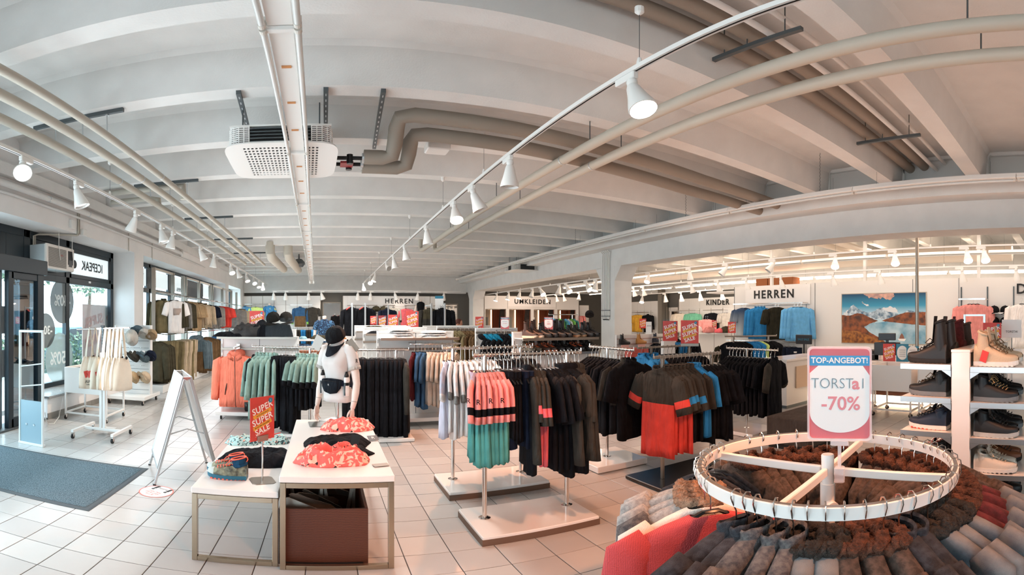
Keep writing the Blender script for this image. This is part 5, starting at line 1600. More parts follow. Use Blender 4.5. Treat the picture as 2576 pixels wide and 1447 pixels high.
b.loft([[(0, 0, .001), (w, 0, .001), (w, d, .001), (0, d, .001)], [(0, 0, .003), (w, 0, .003), (w, d, .003), (0, d, .003)], [(.02, .02, .006), (w - .02, .02, .006), (w - .02, d - .02, .006), (.02, d - .02, .006)]]); b.build('rubber_edge', M('mat_rubber', '4c5357', .7), t)
nx, ny = 150, 84; b = MB(); rr_ = random.Random(4)
for j in range(ny + 1):
    for i in range(nx + 1):
        b.v.append((.055 + (w - .11) * i / nx, .055 + (d - .11) * j / ny, .0075 + (0 if i in (0, nx) or j in (0, ny) else rr_.uniform(.001, .0055))))
b.f = [(j * (nx + 1) + i, j * (nx + 1) + i + 1, (j + 1) * (nx + 1) + i + 1, (j + 1) * (nx + 1) + i) for j in range(ny) for i in range(nx)]; b.m = [0] * len(b.f)
o = b.build('pile', MATM, t); o['kind'] = 'stuff'
p = gz(393, 1237, 0)
t = thing('floor_sticker', 'round white floor sticker with red rim and distance notice', 'sticker', p + Vector((0, 0, .0006)), radians(155))
MB().lathe([(.155, 0), (.155, .0008)], n=40).build('white_disc', SIGNW, t)
b = MB(); b.loft([[(r * cos(2 * pi * k / 40), r * sin(2 * pi * k / 40), z) for k in range(40)] for r, z in ((.157, .0009), (.157, .0013), (.146, .0013), (.146, .0009))], cap=False); b.build('red_rim', M('coral_print', 'ee7e70', .5), t)
for k, s in enumerate(('BITTE', 'ABSTAND', 'HALTEN!')):
    text('lettering', s, .036, MATS['coral_print'], t, (0, .085 - .036 * k, .0012), (0, 0, 0), .0003)
for sx in (-1, 1):
    b = MB(); b.lathe([(.016, 0), (.016, .0006)], (sx * .075, -.035, .001), 10); b.box(sx * .075 - .014, sx * .075 + .014, -.125, -.055, .001, .0016); b.build('person_symbol', INK, t)
b = MB(); b.box(-.045, .045, -.093, -.087, .001, .0016); b.box(-.047, -.043, -.105, -.075, .001, .0016); b.box(.043, .047, -.105, -.075, .001, .0016); b.build('distance_arrow', INK, t)
text('lettering', '1,5 m', .018, INK, t, (0, -.07, .0012), (0, 0, 0), .0002)

# ================================================================== ENTRANCE THINGS
t = thing('security_gate', 'white anti-theft gate with glass-grey lower panel beside the entrance mat', 'gate', (-3.44, 4.87, 0), radians(-3))
for x in (-.19, .17):
    MB().box(x - .012, x + .012, -.02, .02, 0, 1.475, 0, .006).build('post', M('gate_white', 'e3ebec', .35), t)
MB().box(-.20, .185, -.022, .022, 1.445, 1.475, 0, .005).build('top_bar', MATS['gate_white'], t)
for z in (1.06, .80):
    b = MB(); b.cyl((-.18, 0, z - .05), (.16, 0, z + .0), .008, 8); b.build('cross_rod', MATS['gate_white'], t, True)
MB().box(-.175, .155, -.010, .010, .03, .58).build('lower_panel', M('gate_panel', '93aab4', .25), t)
for x in (-.08, .04):
    b = MB(); b.lathe([(.014, -.001), (.014, .001)], (x, -.011, .27), 14, mat3=Matrix.Identity(3)); b = MB(); b.lathe([(.014, 0), (.014, .003)], (x, -.013, .27), 14, mat3=RX90); b.build('screw_cap', ALU, t)
MB().box(-.20, .19, -.03, .03, 0, .03, 0, .004).build('foot', MATS['gate_white'], t)
b = MB(); b.tube([gz(113, 1038, .42), gz(116, 1060, .15), gz(122, 1066, .02), gz(136, 1066, .012), gz(148, 1050, .04), gz(158, 1000, .3), gz(152, 983, .39)], .006, 6)
tag(b.build('power_cable', WHITEM, None, True), 'white cable looping from the gate to the window sill', 'cable')


def caster(parent, x, y, z=.0, r=.035, mat=None):
    b = MB(); b.cyl((x - .012, y, r + z), (x + .012, y, r + z), r, 12); w_ = b.build('caster', BLACKR, parent, True)
    b = MB(); b.box(x - .016, x + .016, y - .012, y + .022, r + z, r * 2 + .012 + z, 0, .003); b.cyl((x - .017, y, r + z), (x + .017, y, r + z), r * .35, 8); b.build('fork', CHROME, w_)


# tote bag stand
c0 = Vector((-2.89, 5.74, 0))
t = thing('tote_bag_stand', 'white rolling T-stand carrying cream tote bags', 'stand', c0, 0)
MB().box(-.045, -.005, -.018, .018, .09, 1.16, 0, .003).build('column', WHITEM, t)
MB().box(.005, .045, -.018, .018, .09, 1.16, 0, .003).build('column', WHITEM, t)
for s in (-1, 1):
    MB().box(s * .29 - .02, s * .29 + .02, -.32, .30, .085, .125, 0, .003).build('base_runner', WHITEM, t)
    for y in (-.30, .28):
        caster(t, s * .29, y)
MB().box(-.30, .30, -.03, .01, .085, .12, 0, .003).build('base_bar', WHITEM, t)
MB().box(-.10, .12, -.02, .20, .085, .095, 0, .003).build('foot_plate', WHITEM, t)
MB().box(-.015, .015, -.012, .012, 1.10, 1.50, 0, .002).build('inner_column', GREYM, t)
for k in range(8):
    MB().box(-.005, .005, -.0125, -.011, 1.15 + k * .04, 1.17 + k * .04).build('slot', BLACKP, t)
b = MB(); b.cyl((-.40, 0, 1.47), (.40, 0, 1.50), .012, 10); b.build('arm', CHROME, t, True)
MB().box(-.03, .03, -.012, .012, 1.50, 1.53, 0, .004).build('knob', BLACKP, t)
CANVAS = M('canvas', 'e9d7c2', .85, bump=(180, .15), var=(5, .05))
def tote(label, x, seed, turn=0, prnt=True):
    rn = random.Random(seed)
    o = thing('tote_bag', label, 'bag', c0 + Vector((x, 0, 1.485)), turn, 'cream tote bags on the rolling stand')
    b = MB(); rings = []; n = 22
    for i in range(9):
        u = i / 8; z = -.42 - .44 * u
        hw = .10 + .085 * sin(min(1, u * 1.5) * pi / 2); ht = .02 + .035 * sin(pi * min(1, u * .9)) if i < 8 else .02
        rings.append([(hw * sgnp(cos(2 * pi * k / n), .7), ht * sgnp(sin(2 * pi * k / n), .8) + .010 * sin(5 * 2 * pi * k / n + seed + 2 * u), z + .03 * (1 - u) * abs(cos(2 * pi * k / n)) - .02 * u * abs(cos(2 * pi * k / n)) * -1) for k in range(n)])
    o.scale = (.86, .86, .97)
    b.loft(rings); b.build('bag_body', CANVAS, o, 'all')
    for sy in (-1, 1):
        h = MB(); h.tube([(-.075, sy * .02, -.47), (-.05, sy * .018, -.25), (-.012, sy * .010, -.02), (0, sy * .004, .016), (.012, sy * .010, -.02), (.05, sy * .018, -.25), (.075, sy * .02, -.47)], .016, 6, flat=.25); h.build('handle', CANVAS, o)
    b = MB(); b.lathe([(.022, 0), (.022, .005)], (.05, -.042, -.40), 14, mat3=RX90); b.build('button', BLACKP, o)
    if prnt:
        b = MB(); b.loft([[(-.13, y, -.60), (-.02, y, -.58), (.045, y, -.67), (-.10, y, -.69)] for y in (-.067, -.061)]); b.build('red_print', RED, o)
        b = MB(); b.loft([[(-.02, y, -.58), (.06, y, -.57), (.08, y, -.62), (.03, y, -.64)] for y in (-.066, -.060)]); b.build('green_print', M('print_green', '8fb87a', .6), o)
        text('lettering', 'AICHER', .062, INK, o, (-.0, -.068, -.745), ex=.0008)
        text('lettering', 'PARK OUTLET', .026, INK, o, (.0, -.066, -.79), ex=.0008)
    return o
for k, (x, tr) in enumerate(((-.20, .9), (-.11, .35), (-.03, .95), (.05, 1.2), (.11, 1.35), (.17, 1.1), (.23, 1.3), (.29, 1.0))):
    tote('cream canvas tote bag %s' % (('with cut-off print at the left end of the stand', 'with a full red and black shop print facing the camera', 'turned sideways, third on the stand', 'seen edge-on beside the column', 'folded narrow right of the column', 'sixth from the left on the stand', 'seventh from the left on the stand', 'at the right end of the stand')[k]), x, k + 1, tr, k < 3)

# white bin cart
t = thing('bin_cart', 'white rolling bin on a metal frame below the shop window', 'cart', (-3.57, 6.83, 0))
MB().box(-.38, .38, -.34, .34, .44, .46).build('bin_floor', WHITEM, t)
for a in ((-.38, .38, -.345, -.33, .44, .85), (-.38, .38, .33, .345, .44, .85), (-.385, -.37, -.329, .329, .44, .85), (.37, .385, -.329, .329, .44, .85)):
    MB().box(*a, 0, .003).build('bin_side', WHITEM, t)
for x in (-.36, .36):
    for y in (-.33, .31):
        MB().box(x - .014, x + .014, y - .014, y + .014, .09, .44, 0, .002).build('leg', WHITEM, t); caster(t, x, y)
    MB().box(x - .013, x + .013, -.33, .31, .10, .126, 0, .002).build('frame_bar', WHITEM, t)
for y in (-.33, .31):
    MB().box(-.36, .36, y - .013, y + .013, .10, .126, 0, .002).build('frame_bar', WHITEM, t)
for k in range(6):
    b = MB(); b.box(-.16, .16, -.03, .03, 0, .02, 0, .004)
    o = b.build('wrapped_item', [BLACKP, FAB['navy'], GREYM][k % 3], None, False, (-3.80 + .08 * k, 6.72 + .05 * (k % 3), .81 + .014 * k), (.2, rn.uniform(-.3, .3), rn.uniform(0, 3)))
    tag(o, 'dark packaged item lying in the white bin cart, %s of the heap' % ORD[k], 'package', 'dark items in the bin cart')
cloth_pile('dark_heap', 'heap of dark packaged goods filling the white bin cart', 'goods', (-3.57, 6.83, .70), .72, .62, .14, FAB['char'], 21, 0, ridge=.8)
cloth_pile('black_hat', 'black knitted hat on the heap in the white bin cart', 'hat', (-3.30, 6.90, .83), .2, .2, .11, FAB['black'], 22, 0, ridge=.3, nx=14, ny=12)

# cap display
t = thing('cap_display', 'white rolling peg display full of caps left of the clothes wall', 'display', (-3.62, 8.52, 0))
MB().box(-.42, .40, -.42, .42, .10, .17, 0, .006).build('base', WHITEM, t)
for x in (-.34, .34):
    for y in (-.36, .36):
        caster(t, x, y, 0, .04)
MB().box(-.37, .37, -.03, .03, .17, 1.50, 0, .004).build('back_panel', WHITE, t)
for k in range(9):
    MB().box(-.37, .37, -.034, -.030, .25 + k * .135, .256 + k * .135).build('groove', GREYM, t)
MB().box(.345, .375, -.06, .06, .17, 1.50, 0, .003).build('side_post', WHITEM, t); MB().box(-.375, -.345, -.06, .06, .17, 1.50, 0, .003).build('side_post', WHITEM, t)
for z in (1.40, 1.06, .72):
    for x in (-.22, .02, .24):
        b = MB(); b.cyl((x, -.03, z), (x, -.22, z + .02), .005, 6); b.build('peg_hook', CHROME, t)
CAPM = {}
def cap(label, pos, rot, mat, group=None, sc=1.0, tg=False):
    if mat.name not in CAPM:
        b = MB(); b.lathe([(.092, -.0), (.095, .03), (.088, .065), (.066, .098), (.035, .115), (.004, .12)], n=18, sy=1.15); c = b.mesh('cap', mat, 'all')
        v = MB(); rings = []
        for q in range(5):
            u = q / 4
            rings.append([(sin(a) * .088 * (1 - .06 * u), -(cos(a) * (.10 + .085 * u)), .004 - .030 * (sin(a)) ** 2 - .012 * u) for a in [(i / 8 - .5) * pi * .9 for i in range(9)]])
        v.loft(rings, closed=False, cap=False); nn = len(v.v); v.v += [(x, y, z - .005) for x, y, z in v.v[:nn]]; v.f += [tuple(reversed([i + nn for i in q])) for q in v.f[:]]; v.m = [0] * len(v.f)
        bt_ = MB(); bt_.lathe([(.009, .118), (.007, .126), (.001, .128)], n=8)
        CAPM[mat.name] = (c, v.mesh('visor', mat, 'all'), bt_.mesh('button', mat, True))
    c, v, bt_ = CAPM[mat.name]
    o = link('baseball_cap', c, None, pos, rot); o.scale = (sc, sc, sc); tag(o, label, 'cap', group)
    link('visor', v, o); link('button', bt_, o)
    if tg:
        MB().box(-.025, .025, -.101, -.099, .02, .08).build('price_tag', SIGNW, o, False, None, (.0, 0, .3))
    return o
for k, (px, py, m_, rx, rz_, lb) in enumerate(((363, 850, 'lgrey', -.5, .5, 'pale grey cap in the top row of the cap display'), (381, 852, 'tan', -.5, .7, 'tan cap at the right of the top row of the cap display'), (345, 842, 'steel', -.6, .3, 'steel grey cap behind the hat in the top row'),
                                               (333, 905, 'char', -.75, -.1, 'dark cap with a white price tag, middle row left'), (360, 906, 'steel', -.75, .15, 'blue-grey cap with a white price tag, middle row centre'), (378, 905, 'navy', -.6, .5, 'dark blue cap at the right of the middle row'),
                                               (332, 958, 'tan', -.85, -.2, 'khaki cap at the left of the bottom row'), (362, 958, 'beige', -.85, .1, 'khaki cap at the right of the bottom row of the cap display'))):
    cap(lb, gr(px, py - 4, 8.95 if k != 2 else 9.05), (rx, 0, rz_ - .4), FAB[m_], 'caps on the peg display', 1.22, k in (3, 4))
t = thing('sun_hat', 'pale bucket hat with dark lining hanging in the top row of the cap display', 'hat', gr(330, 850, 8.85), -.3)
b = MB(); b.lathe([(.16, -.02), (.155, .0), (.10, .035), (.095, .10), (.07, .12), (.004, .122)], n=22); b.xf(Matrix.Rotation(radians(95), 3, 'X')); b.build('hat_shell', FAB['lgrey'], t, 'all')
b = MB(); b.lathe([(.098, .01), (.096, .03)], n=22); b.xf(Matrix.Rotation(radians(95), 3, 'X')); b.build('lining', FAB['navy'], t, 'all')

# ================================================================== WALL SHELVING ON THE LEFT
SX = -3.98
t = thing('wall_shelving', 'tall steel wall shelving with hanging rails before the left windows', 'shelving', (SX, 10.6, 0))
for k, y in enumerate((.0, 1.45, 2.35, 2.62, 4.1, 5.6, 5.9, 7.6, 9.4, 10.6)):
    MB().box(-.05, .05, y - .02, y + .02, .08, 2.86, 0, .003).build('upright', STEEL, t)
    for i in range(8):
        MB().box(.035, .0515, y - .006, y + .006, 2.25 + i * .045, 2.275 + i * .045).build('slot', BLACKP, t)
for y0, y1 in ((0, 1.45), (2.62, 4.1), (4.1, 5.6), (5.9, 7.6), (7.6, 9.4)):
    MB().box(-.03, .03, y0, y1, 2.80, 2.86, 0, .003).build('head_bar', STEEL, t)
for z in (2.24, 1.25):
    MB().box(-.02, .02, 0, 10.6, z + .02, z + .06, 0, .003).build('carrier_bar', STEEL, t)
    for k in range(6):
        y = .1 + 1.75 * k
        b = MB(); b.cyl((0, y, z + .03), (.34, y, z + .0), .012, 8); b.build('rail_arm', CHROME, t)
        b = MB(); b.cyl((.27, y, z), (.27, y + 1.6, z), .012, 8); b.build('hanging_rail', CHROME, t, True)
for k, (y0, y1) in enumerate(((-.9, 1.2), (1.5, 3.2), (3.5, 6.2), (6.5, 9.8))):
    MB().box(-.1, .55, y0, y1, .0, .17, 0, .006).build('plinth', WHITEM, t)
RXX = SX + .27
def wg(name, cols, **kw):
    return garment(name, [FAB[c] for c in cols], **kw)
gO = wg('w_olive', ['olive'], seed=51, W=.44, L=.80, T=.10, sl=.6, so=.08, collar=FAB['dolive'], zipm=BLACKR, badge=(.05, .2, .06, .09, RED))
gOd = wg('w_dolive', ['dolive'], seed=52, W=.42, L=.74, T=.08, sl=.56, so=.07, merged=True)
gWt = wg('w_white', ['white'], seed=53, W=.52, L=.80, T=.08, sl=.24, so=.09, badge=(0, .20, .22, .16, M('print_pale', 'b9a59a', .8)))
gTn = wg('w_tan', ['tan'], seed=54, W=.43, L=.76, T=.085, sl=.28, so=.08, collar=FAB['tan'], badge=(0, .14, .09, .09, BTAG))
gBe = wg('w_beige', ['beige'], seed=55, W=.46, L=.72, T=.08, sl=.5, so=.07, collar=FAB['brown'])
gRd = wg('w_red', ['red'], seed=56, W=.44, L=.72, T=.08, sl=.26, so=.08)
gNv = wg('w_navyb', ['navy', 'grey'], seed=57, W=.46, L=.72, T=.07, sl=.26, split=.5, merged=True)
gGy = wg('w_grey', ['grey'], seed=58, W=.44, L=.74, T=.07, sl=.55, merged=True)
gSt = wg('w_steel', ['steel', 'brown'], seed=59, W=.48, L=.80, T=.09, sl=.58, so=.06, split=.3, hood=FAB['steel'])
gDO2 = wg('w_dol2', ['brown'], seed=60, W=.48, L=.80, T=.09, sl=.58, so=.06, merged=True)
gTr = trousers('w_trous', FAB['beige'], 61, .36, .84, .08); gTr2 = trousers('w_trous2', FAB['olive'], 62, .36, .86, .08)
gBl = wg('w_blue', ['dblue'], seed=63, W=.46, L=.66, T=.08, sl=.26, badge=(.03, .12, .10, .10, BLACKP))
def wrow(y0, y1, z, items, dx=0, seed=1, rz=0.12):
    row((RXX + dx, y0, z), (RXX + dx, y1, z), items, rz, rn=random.Random(seed), hangers=z > 2 and dx >= 0, sc=1.0 if z > 2 else 1.20)
u = 'on the upper rail of the left wall'
for g_, x_, y_, rz_, lb, ct in ((gO, -3.80, 10.80, .55, 'foremost olive jacket with red tag ' + u, 'jacket'), (gWt, -3.53, 10.95, .95, 'white T-shirt with pale mountain print ' + u, 'shirt')):
    put(g_, (x_, y_, 2.2), rz_, lb, ct); put_hanger((x_, y_, 2.2), rz_, 'black', 'hanger of the ' + lb)
wrow(11.0, 12.2, 2.2, [(gOd, 'dark olive jacket behind the foremost olive one ' + u, 'jacket', 'dark olive jackets on the left wall') for k in range(3)] + [(gGy, 'grey shirt in the shade ' + u, 'shirt', 'grey shirts in the shade, left wall') for k in range(2)] + [(gOd, 'olive jacket in the shade ' + u, 'jacket', 'olive jackets in the shade, left wall') for k in range(3)], .04, 1)
wrow(10.7, 12.0, 2.2, [(gOd, 'dark jacket close to the window ' + u, 'jacket', 'dark jackets close to the window') for k in range(7)], -.20, 2)
wrow(12.4, 13.95, 2.2, [(gTn, 'foremost tan shirt with round black tag ' + u, 'shirt', None, .1)] + [(gTn, 'tan shirt ' + u, 'shirt', 'tan shirts on the left wall') for k in range(5)] + [(gBe, 'beige hooded shirt ' + u, 'shirt', 'beige shirts on the left wall') for k in range(3)], 0, 3)
wrow(14.1, 15.8, 2.2, [(gBe, 'beige jacket with brown collar ' + u, 'jacket', None, .1)] + [(gNv, 'navy and grey shirt ' + u, 'shirt', 'navy and grey shirts on the left wall') for k in range(3)] + [(gGy, 'grey shirt ' + u, 'shirt', 'grey shirts on the left wall') for k in range(4)], .06, 4)
wrow(15.9, 17.4, 2.2, [(gRd, 'foremost red T-shirt ' + u, 'shirt', None, .1)] + [(gRd, 'red T-shirt ' + u, 'shirt', 'red shirts on the upper left rail') for k in range(6)], .10, 5)
wrow(18.2, 20.6, 2.15, [(gGy, 'grey-blue jacket at the far end ' + u, 'jacket', 'grey jackets at the far end of the left wall') for k in range(5)] + [(gBe, 'beige jacket at the far end ' + u, 'jacket', 'beige jackets at the far end of the left wall') for k in range(5)], .2, 6)
l = 'on the lower rail of the left wall'
wrow(9.75, 10.9, 1.24, [(gOd, 'dark olive garment beside the caps ' + l, 'jacket', 'dark garments beside the caps') for k in range(4)] + [(gTr2, 'olive trousers ' + l, 'trousers', 'olive trousers on the lower left rail') for k in range(5)], .02, 7)
wrow(11.0, 12.4, 1.22, [(gTr if k % 3 else gTr2, ('beige' if k % 3 else 'dark khaki') + ' trousers ' + l, 'trousers', ('beige' if k % 3 else 'khaki') + ' trousers on the lower left rail') for k in range(9)], .10, 8)
wrow(12.6, 14.3, 1.22, [(gSt, 'foremost grey-blue and brown hooded jacket ' + l, 'jacket', None, .1)] + [(gSt, 'grey-blue and brown jacket ' + l, 'jacket', 'two-tone jackets on the lower left rail') for k in range(2)] + [(gDO2, 'brown jacket ' + l, 'jacket', 'brown jackets on the lower left rail') for k in range(6)], .15, 9)
wrow(15.0, 17.8, 1.22, [(gBl, 'foremost blue shirt with round badge ' + l, 'shirt', None, .1)] + [(gRd, 'red shirt ' + l, 'shirt', 'red shirts on the lower left rail') for k in range(5)] + [(gNv, 'dark shirt behind the red ones ' + l, 'shirt', 'dark shirts at the end of the lower left rail') for k in range(4)], .2, 10)
# ================================================================== GONDOLAS IN THE MIDDLE
def gondola(label, x0, x1, yf, yp, h, shelves=(), base_h=.13, rz=0.0, bars=(), name='gondola', caster_=True, mat=None, back=.0):
    """double-sided shop gondola: panel at depth yp, base from yf forward; origin at x0,yp on the floor"""
    t = thing(name, label, 'gondola', (x0, yp, 0), rz)
    w = x1 - x0; f = yf - yp
    mt = mat or WHITE
    MB().box(0, w, f, back if back else -f, .07, base_h, 0, .005).build('base', LAMIN, t)
    MB().box(.03, w - .03, -.018, .018, base_h, h, 0, .003).build('back_panel', mt, t)
    for x in (0, w - .035):
        MB().box(x, x + .035, -.03, .03, .05, h, 0, .003).build('side_post', WHITEM, t)
        for i in range(10):
            MB().box(x + .014, x + .021, -.032, -.029, base_h + .15 + i * (h - base_h - .2) / 10, base_h + .15 + (i + .55) * (h - base_h - .2) / 10).build('slot', BLACKP, t)
    MB().box(w / 2 - .004, w / 2 + .004, -.021, -.017, base_h, h).build('panel_joint', GREYM, t)
    MB().box(0, w, -.03, .03, h, h + .03, 0, .003).build('top_rail', WHITEM, t)
    for (z, d) in shelves:
        y0, y1 = (-d, 0) if d > 0 else (0, -d)
        MB().box(.02, w - .02, y0, y1, z - .012, z, 0, .002).build('shelf', LAMIN, t)
        MB().box(.015, w - .015, y0 - .004, y0 + .012, z - .035, z + .003, 0, .002).build('shelf_edge', STEEL, t)
    for z in bars:
        MB().box(.0, w, -.045, -.022, z - .018, z + .018, 0, .002).build('carrier_bar', STEEL, t)
    if caster_:
        for x in (.08, w - .08):
            caster(t, x, f + .06, 0, .03)
    return t


gondola('low white gondola with orange jackets and a heap of black jackets on top', -1.72, -.42, 7.36, 7.80, 1.30, [(1.335, .42)], bars=(1.12,))
gondola('grey-backed gondola behind the black heap, slightly taller', -1.6, -.52, 8.3, 8.75, 1.40, [], bars=(1.2,))
cx_ = 7.45
for k, (px, w, lb) in enumerate(((583, .62, 'dark jackets at the left part of the heap on the gondola top'), (625, .60, 'black shiny jacket in the middle of the heap on the gondola top'), (665, .45, 'black quilted jacket right of the sale sign on the gondola top'))):
    cloth_pile('jacket_heap', lb, 'clothing', gy(px, 846, 7.52) * 1.0 + Vector((0, 0, -gy(px, 846, 7.52).z + 1.336)), w, .34, (.10, .27, .30)[k], FAB['black'] if k != 1 else M('shiny_black', '141314', .6, bump=(90, .3), var=(14, .5, '2a2521')), 31 + k, 0, ridge=.42, scale=5)
cloth_pile('jacket_heap', 'black cap and shirt heap in the clear box on the gondola top', 'clothing', (-.68, 7.52, 1.336), .36, .30, .24, FAB['black'], 36, 0, ridge=.42, scale=5)
cloth_pile('jacket_heap', 'flat dark trousers at the left edge of the gondola top', 'clothing', (-1.52, 7.50, 1.336), .30, .30, .075, FAB['black'], 38, 0, ridge=.5)
t = thing('acrylic_box', 'clear acrylic box standing at the right of the gondola top', 'box', (-.70, 7.5, 1.337))
for a in ((-.22, .22, -.17, -.166, 0, .30), (-.22, -.216, -.17, .17, 0, .30), (.216, .22, -.17, .17, 0, .30), (-.22, .22, .166, .17, 0, .30)):
    MB().box(*a).build('clear_side', CLEAR, t)
cap('black cap with orange lining on top of the black heap', (-.80, 7.36, 1.60), (.35, .15, -.5), fab('1a1917', .3), None, 1.1)
cap('dark cap at the right end of the black heap', (-.60, 7.45, 1.60), (.2, -.2, .4), fab('2a2622', .3), None, 1.1)
sale_sign('red super sale sign standing behind the black heap on the left gondola', gy(646, 822, 7.75) - Vector((0, 0, .10)), 0, .24, .36)
# orange jackets on a short arm
t = thing('coat_holder', 'chrome display arm holding the orange jackets on the left gondola', 'arm', (-1.42, 7.78, 1.16))
b = MB(); b.cyl((0, 0, 0), (0, -.42, .0), .012, 10); b.build('arm_tube', CHROME, t, True); MB().box(-.03, .03, -.05, -.0, -.05, .05, 0, .004).build('bracket', CHROME, t)
gOr = garment('orange', [FAB['coral']], 71, .56, .84, .12, .60, .075, 1.10, .014, hood=FAB['coral'], zipm=M('zip_brown', '4a332c', .6), pockets=BLACKP, badge=(.19, .78, .085, .13, BTAG))
row((-1.42, 7.36, 1.16), (-1.42, 7.70, 1.16), [(gOr, 'foremost bright coral hooded jacket facing the aisle on the left gondola', 'jacket', None, .10), (gOr, 'coral hooded jacket directly behind the foremost one', 'jacket', None, .02), (gOr, 'rearmost coral hooded jacket on the left gondola arm', 'jacket', None, -.1)], 0, rn=random.Random(2))
# low shelf table between
t = thing('shelf_table', 'low steel shelf table with folded shirts behind the trouser rack', 'table', (-.52, 8.6, 0))
for z in (1.25, 1.13):
    MB().box(0, .95, 0, .5, z - .03, z, 0, .003).build('shelf', LAMIN, t)
for x in (0, .92):
    for y in (0, .47): MB().box(x, x + .03, y, y + .03, 0, 1.25).build('leg', STEEL, t)
for k, (x, m_, w, h) in enumerate(((.12, fab('8fb3bd', .4), .16, .06), (.42, FAB['dolive'], .32, .10), (.80, fab('b5743c', .2), .26, .06))):
    cloth_pile('folded_clothes', ['pale blue folded shirt', 'dark brown bag-like bundle', 'orange-brown folded shirt'][k] + ' on the low shelf table', 'clothing', (-.52 + x, 8.8, 1.25), w, .24, h, m_, 41 + k, ridge=.4, nx=20, ny=14)
for k, x in enumerate((.15, .48, .76)):
    cloth_pile('folded_clothes', ['navy patterned folded shirt', 'white folded shirt', 'second navy patterned folded shirt'][k] + ' on the lower board of the shelf table', 'clothing', (-.52 + x, 8.72, 1.13), .26, .24, .05, [printed('navy_print', '1d2c44', '5d83a8', '101822', 40), FAB['white'], MATS['navy_print']][k], 46 + k, ridge=.3, nx=18, ny=12)
rb = random.Random(4)
for k in range(8):
    o = MB().box(0, .30, 0, .22, 0, .105, 0, .003).build('shoe_box', M('box_brown', '9a5a3a', .7) if k % 3 else M('box_pale', 'c9a48a', .7), None, False, (-.62 + .32 * (k % 4), 9.35, .78 + .108 * (k // 4)))
    MB().box(.05, .14, -.001, 0, .03, .075).build('box_label', SIGNW, o)
    tag(o, 'brown shoe box with a white label behind the hangers, %s of the stack' % ORD[k].replace('nearest', 'first'), 'box', 'shoe boxes behind the trouser rack')
t = thing('box_pedestal', 'plain white pedestal under the brown shoe boxes', 'pedestal', (-.65, 9.3, 0)); MB().box(0, 1.3, 0, .35, 0, .78, 0, .004).build('body', WHITE, t)
# mannequin in a dark floral shirt
def half_mannequin(label, pos, rz, shirt, sc=1.0, lab2='floral shirt', sleeves=True, post=1.0):
    t = thing('mannequin', label, 'mannequin', pos, rz)
    b = MB(); b.loft([ell(.055, .052, .56, 0, pw=1), ell(.05, .05, .62, 0, pw=1), ell(.052, .054, .66, 0, pw=1), ell(.03, .03, .675, 0, pw=1)]); b.build('neck', SKIN, t, 'all')
    b = MB(); b.loft([ell(hw, ht, z, 0) for z, hw, ht in ((0, .17, .11), (.12, .165, .105), (.22, .15, .10), (.34, .165, .115), (.46, .18, .105), (.53, .165, .08), (.57, .09, .06), (.59, .06, .05))]); b.build('sports_shirt', shirt, t, 'all')
    for sx in (-1, 1):
        if sleeves:
            b = MB(); b.tube([(sx * .12, 0, .53), (sx * .19, 0, .49), (sx * .225, 0, .38), (sx * .235, 0, .32)], [.055, .062, .062, .064], 12); b.build('sleeve', shirt, t, 'all')
        b = MB(); b.tube([(sx * .20, 0, .42), (sx * .235, 0, .30), (sx * .25, 0, .16), (sx * .25, -.03, .02), (sx * .245, -.04, -.04), (sx * .24, -.05, -.12)], [.045, .042, .036, .03, .032, .018], 10); b.build('arm', SKIN, t, 'all')
    b = MB(); b.cyl((0, 0, -post), (0, 0, .02), .014, 10); b.lathe([(.16, -post), (.16, -post + .01), (.02, -post + .02)], n=20); b.build('stand', STEEL, t, True)
    for o in KIDS[t.name]: pass
    t.scale = (sc, sc, sc)
    return t
half_mannequin('headless mannequin in a dark blue floral shirt left of the far mirror', gr(816, 862, 12.0) , .1, printed('floral_navy', '1b2f4a', '4f7fa6', '0c1420', 30), 1.0, post=1.02)
# gondola 2 with folded white pullovers
gondola('white gondola with folded white pullovers on its top shelf', .80, 2.02, 6.90, 7.30, 1.40, [(1.335, .42)], bars=(1.15,))
for k, (px, w) in enumerate(((1010, .40), (1092, .42))):
    base = Vector((gy(px, 838, 7.05).x, 7.08, 1.335))
    for i in range(4 if k == 0 else 3):
        cloth_pile('folded_pullover', 'folded white pullover, %s from the bottom of the %s stack on the white gondola' % (ORD[i].replace('nearest', 'first'), ('left', 'right')[k]), 'pullover', base + Vector((.012 * (-1) ** i, 0, .036 * i)), w, .28, .05 if i < 3 else .09, FAB['white'], 60 + 5 * k + i, .03 * i, ridge=.35, nx=22, ny=16, group='folded white pullovers')
cloth_pile('folded_pullover', 'loose white pullover sleeve hanging at the left of the stacks', 'pullover', Vector((1.02, 7.06, 1.335)), .22, .22, .10, FAB['white'], 69, .3, ridge=.6, nx=18, ny=14)
gGT = garment('g_greyT', [FAB['lgrey']], 72, .46, .78, .07, .28, .08)
gBT = garment('g_blueT', [FAB['dblue']], 73, .46, .80, .07, .28, .08)
gPT = garment('g_printT', [printed('beige_print', 'c9bda9', '8b8476', '5d564b', 30)], 74, .44, .72, .07, .24, .07)
items = [(garment('g_maroon', [FAB['maroon']], 75, .44, .70, .07, .5, .05), 'dark maroon jacket at the left end of the gondola rail', 'jacket', None)] + [(gBT, 'blue long shirt hanging on the white gondola', 'shirt', 'blue shirts on the white gondola') for k in range(3)] + [(gGT, 'grey T-shirt hanging on the white gondola', 'shirt', 'grey shirts on the white gondola') for k in range(6)] + [(gPT, 'beige striped shirt hanging on the white gondola', 'shirt', 'striped shirts on the white gondola') for k in range(3)]
row((1.30, 6.95, 1.24), (2.0, 6.95, 1.24), items, pi / 2 - .35, rn=random.Random(21))
